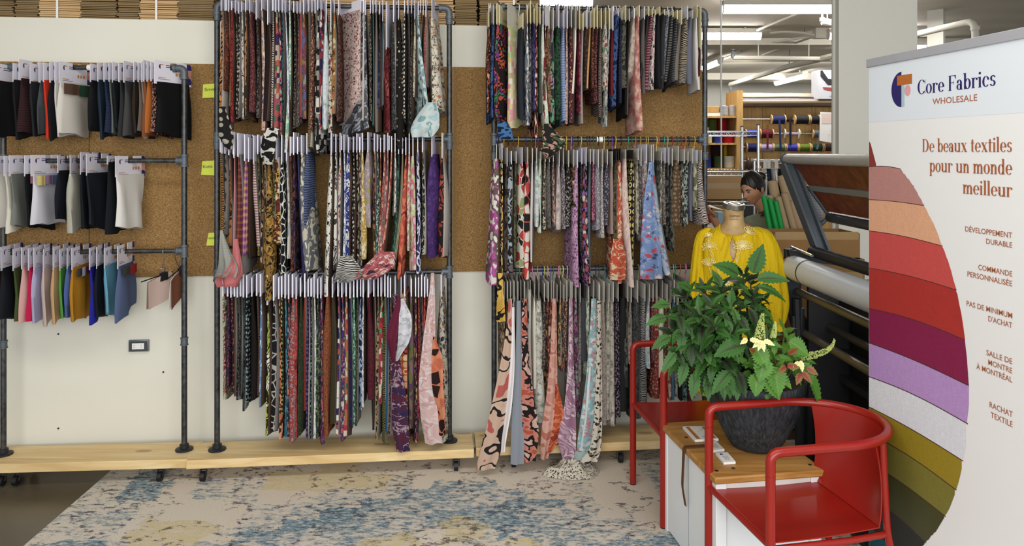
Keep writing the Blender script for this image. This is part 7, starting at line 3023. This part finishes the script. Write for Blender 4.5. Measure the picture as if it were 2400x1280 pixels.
tag(obj('blue_box', MB().box((bx(1679, 6.0), 5.95, bz(530, 6.0)), (bx(1697, 6.0), 6.1, bz(497, 6.0))), plain('9fb8cc', .5), bevel=.004), 'pale blue and white box near the paper the woman holds', 'box')
wt = thing('stock_table', 'white work surface behind the dress form', 'table', (bx(1690, 6.0), 6.05, 0))
obj('tabletop', MB().box((bx(1640, 6.0), 5.8, bz(530, 6.0) - .04), (bx(1740, 6.0), 6.3, bz(530, 6.0) - .001)), M_WHITE, wt)
for x in (bx(1644, 6.0), bx(1731, 6.0)):
    for y in (5.83, 6.23):
        obj('leg', MB().box((x, y, .0005), (x + .03, y + .03, bz(530, 6.0) - .04)), M_WHITE, wt)

# ================================================================== clothes rail with tagged garments
YC = 7.2
cr = thing('garment_rail', 'chrome garment rail behind the woman with white clip hangers', 'garment rail', (bx(1815, YC), YC, 0))
cx0, cx1 = bx(1768, YC), bx(1880, YC)
zr_ = bz(377, YC)
obj('rail', MB().cyl((cx0, YC, zr_), (cx1, YC, zr_), .012, 10), M_CHROME, cr)
for x in (cx0, cx1):
    obj('post', MB().cyl((x, YC, 0.001), (x, YC, zr_), .014, 10), M_CHROME, cr)
rg_ = random.Random(5)
for (px, w, col, yb, l) in ((1791, 9, 'c9c9c4', 470, 'white garment at the left of the garment rail'), (1800, 10, '1b2433', 480, 'navy garment on the garment rail'),
                            (1810, 9, '9aa0ac', 476, 'grey garment on the garment rail'), (1818, 8, 'd6d2ca', 470, 'ivory garment on the garment rail'),
                            (1828, 10, '141416', 480, 'black garment on the garment rail'), (1838, 9, 'b0aca4', 460, 'pale patterned garment on the garment rail'),
                            (1846, 9, '4a4a2c', 520, 'olive garment on the garment rail'), (1855, 10, '7a3a1e', 540, 'long rust garment at the right of the garment rail')):
    t = thing('hanging_garment', l, 'garment', (bx(px, YC), YC, zr_ - .1), 'garments on the rail')
    x = bx(px, YC)
    hb = MB().tube([Vector((x, YC - .015, zr_ - .004)), Vector((x, YC, zr_ + .0145)), Vector((x, YC + .0155, zr_)), Vector((x, YC, zr_ - .05)), Vector((x, YC, zr_ - .08))], .003, 6)
    ho = obj('hanger', hb, M_CHROME, t)
    obj('size_tag', MB().box((x - .016, YC - .026, zr_ - .075), (x + .016, YC - .020, zr_ + .02)), M_WHITE, ho) if px in (1791, 1800, 1818) else None
    rows = []
    z0_, z1_ = zr_ - .075, bz(yb, YC)
    for k in range(9):
        q = k / 8
        rows.append((Vector((x, YC, z0_ + (z1_ - z0_) * q)), Vector((.25, 1, 0)).normalized(), Vector((1, -.25, 0)).normalized(), .05 + .14 * min(1, q * 3), w / F * YC * .45, .008, 5, q + px, (lambda s: 0), q))
    mb = MB()
    cloth_mesh(mb, rows)
    obj('cloth', mb, fabric('solid', [col]), t)
# wooden yardstick-like board and striped garment by the machine
t = thing('hanging_garment', 'navy and white striped garment hanging behind the machine strut', 'garment', P(1905, 430, 4.12), 'garments on the rail')
rows = []
a = P(1903, 446, 4.10); b = P(1910, 520, 4.12)
for k in range(9):
    q = k / 8
    rows.append((a.lerp(b, q), Vector((1, .15, 0)).normalized(), Vector((.15, -1, 0)).normalized(), .024 + .030 * min(1, q * 2), .012, .005, 5, q, (lambda s: 0), q * .33))
mb = MB()
cloth_mesh(mb, rows)
obj('cloth', mb, fabric('stripeh', ['d8d8dc', '1c2234'], 1.6), t)
obj('hanger', MB().tube([a + Vector((0, 0, -.01)), a + Vector((-.012, -.05, .012)), a + Vector((-.004, -.09, .01))], .004, 6), M_CHROME, t)
# ================================================================== people
def skin_mat(c):
    t = NT('skin_' + c)
    nz = t.noise(t.coord('Object'), 30, 3)
    l = lin(c)
    col = t.mix(nz.outputs[0], tuple(x * .92 for x in l[:3]) + (1,), tuple(min(1, x * 1.08) for x in l[:3]) + (1,))
    return t.done(col, .5, 0, .35)


def skin_body(name, nodes, edges, mat, parent, levels=2):
    """nodes: name -> (world point, radius)"""
    keys = list(nodes)
    org = ORG[parent]
    me = bpy.data.meshes.new(name)
    me.from_pydata([tuple(Vector(nodes[k][0]) - org) for k in keys], [(keys.index(a), keys.index(b)) for a, b in edges], [])
    o = bpy.data.objects.new(name, me)
    COL.objects.link(o)
    o.parent = parent
    ORG[o] = org
    sk = o.modifiers.new('skin', 'SKIN')
    sk.use_smooth_shade = True
    if not me.skin_vertices:
        return o
    for i, k in enumerate(keys):
        r = nodes[k][1]
        d = me.skin_vertices[0].data[i]
        d.radius = (r, r) if not isinstance(r, tuple) else r
        d.use_root = (i == 0)
    sb = o.modifiers.new('smooth', 'SUBSURF')
    sb.levels = levels
    sb.render_levels = levels
    me.materials.append(mat)
    return o


def head_point(th, ph, hair=0.0):
    """th around (front = -y at th = -pi/2), ph latitude; unit head of height .235 centred at the origin"""
    x = cos(ph) * cos(th); y = cos(ph) * sin(th); z = sin(ph)
    wx, wy, wz = .073, .094, .117
    if z < 0:
        k = -z
        wx *= 1 - .34 * k ** 1.3
        wy *= 1 - .10 * k
    p = Vector((x * wx, y * wy, z * wz))
    if y < 0:                       # flatten the face plane
        p.y *= .95
    if y < 0 and z < -.15:
        p.y -= .010 * min(1, (-z - .15) * 2) * (1 - min(1, abs(x) * 2.2))
    if hair:
        return p * (1 + hair)
    f = max(0.0, -y)
    def g(cx, cz, sx, sz):
        return math.exp(-((p.x - cx) / sx) ** 2 - ((p.z - cz) / sz) ** 2) * (1 if f > .1 else 0)
    d = 0
    d += .026 * g(0, -.028, .011, .014) + .014 * g(0, -.008, .009, .022)       # nose tip, bridge
    d += .006 * g(0, .022, .045, .010)                                         # brow
    d -= .009 * (g(.031, .004, .016, .011) + g(-.031, .004, .016, .011))       # eye sockets
    d += .008 * g(0, -.056, .020, .006) + .007 * g(0, -.067, .017, .006)       # lips
    d -= .003 * g(0, -.0615, .02, .002)
    d += .009 * g(0, -.100, .020, .014)                                        # chin
    d += .004 * (g(.045, -.03, .02, .022) + g(-.045, -.03, .02, .022))         # cheeks
    p.y -= d
    return p


def head(parent, centre, M, skin, hairmat, bun=True):
    c = Vector(centre)
    mb = MB()
    NU, NV = 56, 44
    rings = []
    for i in range(NV + 1):
        ph = -pi / 2 + pi * i / NV
        ph = max(-1.55, min(1.55, ph))
        rings.append([c + M @ head_point(2 * pi * j / NU, ph) for j in range(NU)])
    mb.rings(rings)
    h = obj('head', mb, skin, parent, angle=180)
    for s in (-1, 1):
        em = MB()
        em.sphere(c + M @ Vector((s * .072, .012, -.012)), .010, .020, .030, n=12, M=M @ Matrix.Rotation(radians(s * 12), 3, 'Z'))
        obj('ear', em, skin, h)
        ey = MB().sphere(c + M @ Vector((s * .031, -.0755, .004)), .0115, .010, .0050, n=12, M=M)
        obj('eye', ey, plain('d8d4cf', .3), h)
        ir = MB().sphere(c + M @ Vector((s * .031, -.0845, .002)), .0055, .002, .0040, n=10, M=M)
        obj('iris', ir, plain('1c120e', .3), h)
        br = MB().tube([c + M @ Vector((s * x, y, z)) for x, y, z in ((.014, -.091, .020), (.030, -.090, .026), (.048, -.078, .021))], [.003, .0036, .002], 6)
        obj('eyebrow', br, hairmat, h)
        ld = MB().tube([c + M @ Vector((s * x, y, z)) for x, y, z in ((.019, -.0845, .006), (.031, -.0875, .0115), (.044, -.0805, .006))], .0022, 6)
        obj('eyelash', ld, hairmat, h)
    lp = MB().tube([c + M @ Vector((x, y, z)) for x, y, z in ((-.024, -.088, -.060), (-.010, -.0975, -.058), (0, -.0985, -.0595), (.010, -.0975, -.058), (.024, -.088, -.060))], [.001, .0035, .0035, .0035, .001], 6)
    obj('lips', lp, plain('8a4640', .5), h)
    # hair: cap from the hairline back, with strands
    hb = MB()
    rings = []
    NV2 = 30
    for i in range(NV2 + 1):
        t = i / NV2
        ring = []
        for j in range(64):
            th = 2 * pi * j / 64
            fr = max(0.0, -sin(th))
            low = -.52 + .98 * fr ** 1.1 + (.22 if fr < .5 and abs(cos(th)) > .8 else 0)
            ph = low + (1.55 - low) * t
            p = head_point(th, ph, .085 + .020 * sin(15 * th + 9 * t) * (1 - .5 * t) + .010 * sin(41 * th - 7 * t))
            if t < .06:
                p = head_point(th, ph, .03)
            p.y += .006
            ring.append(c + M @ p)
        rings.append(ring)
    hb.rings(rings)
    hr = obj('hair', hb, hairmat, parent, angle=180)
    if bun:
        bm2 = MB().sphere(c + M @ Vector((0, .115, .045)), .040, .034, .036, n=16, M=M)
        obj('hair_bun', bm2, hairmat, hr)
        bm3 = MB()
        rb = random.Random(2)
        for k in range(14):
            a = rb.uniform(0, 6.28)
            bm3.tube([c + M @ Vector((0, .112, .05)), c + M @ Vector((.03 * cos(a), .14, .05 + .035 * sin(a))), c + M @ Vector((.05 * cos(a), .135 + .02 * rb.random(), .05 + .06 * sin(a)))], .002, 5)
        obj('stray_strands', bm3, hairmat, hr)
    return h


def hand_nodes(nodes, edges, wrist, d, palm_n, sgn, pre, curl=.5, s=1.0):
    """a palm and five tapering fingers"""
    d = Vector(d).normalized(); n = Vector(palm_n).normalized()
    sd = d.cross(n).normalized() * sgn
    w = Vector(wrist)
    pc = w + d * .045 * s
    nodes[pre + 'palm'] = (pc, (.030 * s, .014 * s))
    edges.append((pre + 'wrist', pre + 'palm'))
    return pc, sd, d, n


def fingers(parent, part, pc, sd, d, n, mat, curl=.5, s=1.0):
    lens = (.072, .080, .074, .058)
    for k, L in enumerate(lens):
        base = pc + sd * (.024 - .016 * k) * s + d * .032 * s
        p = [base - d * .02 * s]
        dd = d.copy()
        for q in range(3):
            p.append(p[-1] + dd * (L * (.5, .3, .22)[q] + (.02 if q == 0 else 0)) * s)
            dd = (dd + n * curl * .8).normalized()
        obj('finger', MB().tube(p, [.0095 * s, .009 * s, .008 * s, .006 * s], 8), mat, part)
    t0 = pc + sd * .022 * s - d * .015 * s
    obj('thumb', MB().tube([t0, t0 + (sd * .8 + d * .6) .normalized() * .034 * s, t0 + (sd * .5 + d).normalized() * .060 * s + n * .012 * s], [.011 * s, .0095 * s, .007 * s], 8), mat, part)


def person(label, base, face_dir, headc, headM, skin, hairmat, top, trousers, rel, rwr, lel, lwr, chest, sh_l, sh_r, bun=True, fingers_on=True):
    t = thing('person', label, 'person', base, 'people in the stockroom')
    b = Vector(base)
    hip = Vector((chest.x * .5 + b.x * .5, chest.y * .4 + b.y * .6, .93))
    f = Vector(face_dir).normalized()
    side = Vector((-f.y, f.x, 0))
    N, E = {}, []
    neck = (Vector(headc) + headM @ Vector((0, .018, -.105)))
    nb = (sh_l + sh_r) / 2 + Vector((0, 0, .035))
    N['hip'] = (hip, (.145, .105))
    N['waist'] = (hip.lerp(chest, .5), (.118, .092))
    N['chest'] = (chest, (.140, .105))
    N['nb'] = (nb, .062)
    N['neck'] = (neck, .050)
    N['skull'] = (Vector(headc) + headM @ Vector((0, .02, -.05)), .045)
    E += [('hip', 'waist'), ('waist', 'chest'), ('chest', 'nb'), ('nb', 'neck'), ('neck', 'skull')]
    for pre, sh, el, wr_, sg in (('r', sh_r, rel, rwr, 1), ('l', sh_l, lel, lwr, -1)):
        N[pre + 'sh'] = (sh, .056)
        N[pre + 'ua'] = (sh.lerp(el, .5), .045)
        N[pre + 'el'] = (el, .037)
        N[pre + 'fa'] = (el.lerp(wr_, .4), .036)
        N[pre + 'wrist'] = (wr_, .026)
        E += [('chest', pre + 'sh'), (pre + 'sh', pre + 'ua'), (pre + 'ua', pre + 'el'), (pre + 'el', pre + 'fa'), (pre + 'fa', pre + 'wrist')]
        d = (wr_ - el).normalized()
        pn = Vector((0, 0, -1)) if abs(d.z) < .8 else f
        pc = wr_ + d * .05
        N[pre + 'palm'] = (pc, (.032, .018))
        E.append((pre + 'wrist', pre + 'palm'))
        hp = hip + side * (-.09 * sg) + Vector((0, 0, -.06))
        kn = Vector((b.x, b.y, .49)) + side * (-.10 * sg) + f * .03
        an = Vector((b.x, b.y, .09)) + side * (-.10 * sg) - f * .02
        toe = Vector((b.x, b.y, .035)) + side * (-.11 * sg) + f * .15
        N[pre + 'th'] = (hp, .098)
        N[pre + 'kn'] = (kn, .062)
        N[pre + 'cf'] = (kn.lerp(an, .35), .058)
        N[pre + 'an'] = (an, .040)
        N[pre + 'toe'] = (toe, (.036, .026))
        E += [('hip', pre + 'th'), (pre + 'th', pre + 'kn'), (pre + 'kn', pre + 'cf'), (pre + 'cf', pre + 'an'), (pre + 'an', pre + 'toe')]
    body = skin_body('body', N, E, skin, t)
    for pre, el, wr_, sg in (('r', rel, rwr, 1), ('l', lel, lwr, -1)):
        d = (wr_ - el).normalized()
        n = (Vector((0, 0, -1)) - d * -d.z)
        n = n.normalized() if n.length > .1 else -f
        sd = d.cross(n).normalized() * sg
        fingers(t, body, wr_ + d * .05, sd, d, n, skin, .5)
    head(t, headc, headM, skin, hairmat, bun)
    # tank top and trousers follow the body
    T = {}
    T['hip'] = (hip + Vector((0, 0, -.02)), (.158, .118))
    T['waist'] = (N['waist'][0], (.132, .106))
    T['chest'] = (chest, (.154, .119))
    up = chest.lerp(nb, .80)
    T['up'] = (up, (.115, .092))
    TE = [('hip', 'waist'), ('waist', 'chest'), ('chest', 'up')]
    T['up'] = (nb.lerp(chest, .12), .078)
    for pre, sh in (('r', sh_r), ('l', sh_l)):
        T[pre + 's'] = (chest.lerp(sh, 1.0), .074)
        T[pre + 'b'] = (sh.lerp(N[pre + 'ua'][0], .25), .066)
        TE += [('chest', pre + 's'), (pre + 's', pre + 'b')]
        continue
        T[pre + 's'] = (chest.lerp(sh, .80), .084)
        T[pre + 't'] = (nb.lerp(sh, .62) + Vector((0, 0, -.010)), .074)
        TE += [('chest', pre + 's'), (pre + 's', pre + 't')]
    skin_body('top', T, TE, top, t)
    Q, QE = {}, []
    Q['hip'] = (hip + Vector((0, 0, -.03)), (.155, .116))
    for pre in ('r', 'l'):
        for k, g_ in (('th', .108), ('kn', .075), ('cf', .070)):
            Q[pre + k] = (N[pre + k][0], g_)
        Q[pre + 'an'] = (N[pre + 'an'][0] + Vector((0, 0, .04)), .060)
        QE += [('hip', pre + 'th'), (pre + 'th', pre + 'kn'), (pre + 'kn', pre + 'cf'), (pre + 'cf', pre + 'an')]
    skin_body('trousers', Q, QE, trousers, t)
    return t


def m_hair(c):
    t = NT('hair_' + c)
    w = t.noise(t.coord('Object', (140, 30, 30)), 1.0, 3)
    l = lin(c)
    col = t.mix(w.outputs[0], tuple(x * .5 for x in l[:3]) + (1,), tuple(x * 1.6 for x in l[:3]) + (1,))
    t.bump(w.outputs[0], .5, .004)
    return t.done(col, .42, 0, .4)


# the woman in the sage top, looking down at the paper in her hand
WZ = 5.46
hc = P(1764, 441, WZ)
HM = Matrix.Rotation(radians(-57), 3, 'Z') @ Matrix.Rotation(radians(22), 3, 'X')
chest = P(1806, 540, WZ + .04)
shr = P(1757, 528, WZ - .05)
shl = P(1858, 497, WZ + .10)
person('dark haired woman in a sage tank top looking down at a paper', (chest.x + .02, chest.y + .04, 0), (-.8, -.55, 0), hc, HM,
       skin_mat('bd8a6c'), m_hair('17110f'), fabric('solid', ['8a8f78']), fabric('solid', ['2a2c34']),
       P(1720, 590, WZ - .14), P(1674, 516, WZ - .22), P(1918, 535, WZ + .10), P(1880, 590, WZ - .06), chest, shl, shr)
pa = P(1656, 484, WZ - .26); pb = P(1690, 491, WZ - .27)
tag(obj('paper_sheet', MB().prism([pa, P(1690, 492, WZ - .34), P(1700, 494, WZ - .16), P(1664, 481, WZ - .10)], (0, 0, .0015)), M_WHITE),
    'white paper sheet held by the dark haired woman', 'paper')
# the second person far behind
WZ2 = 8.02
hc2 = P(1766, 399, WZ2 - .15)
HM2 = Matrix.Rotation(radians(22), 3, 'Z')
ch2 = Vector((hc2.x, WZ2 - .1, 1.18))
person('person with brown hair glimpsed behind the wire rack post', (hc2.x, WZ2 - .1, 0), (.3, -1, 0), hc2, HM2,
       skin_mat('c49a84'), m_hair('3a2a20'), fabric('solid', ['55585c']), fabric('solid', ['2a2c34']),
       Vector((hc2.x - .26, WZ2 - .1, 1.06)), Vector((hc2.x - .24, WZ2 - .3, .92)), Vector((hc2.x + .26, WZ2 - .1, 1.06)), Vector((hc2.x + .24, WZ2 - .3, .92)),
       ch2, ch2 + Vector((.17, 0, .12)), ch2 + Vector((-.17, 0, .12)), bun=False)
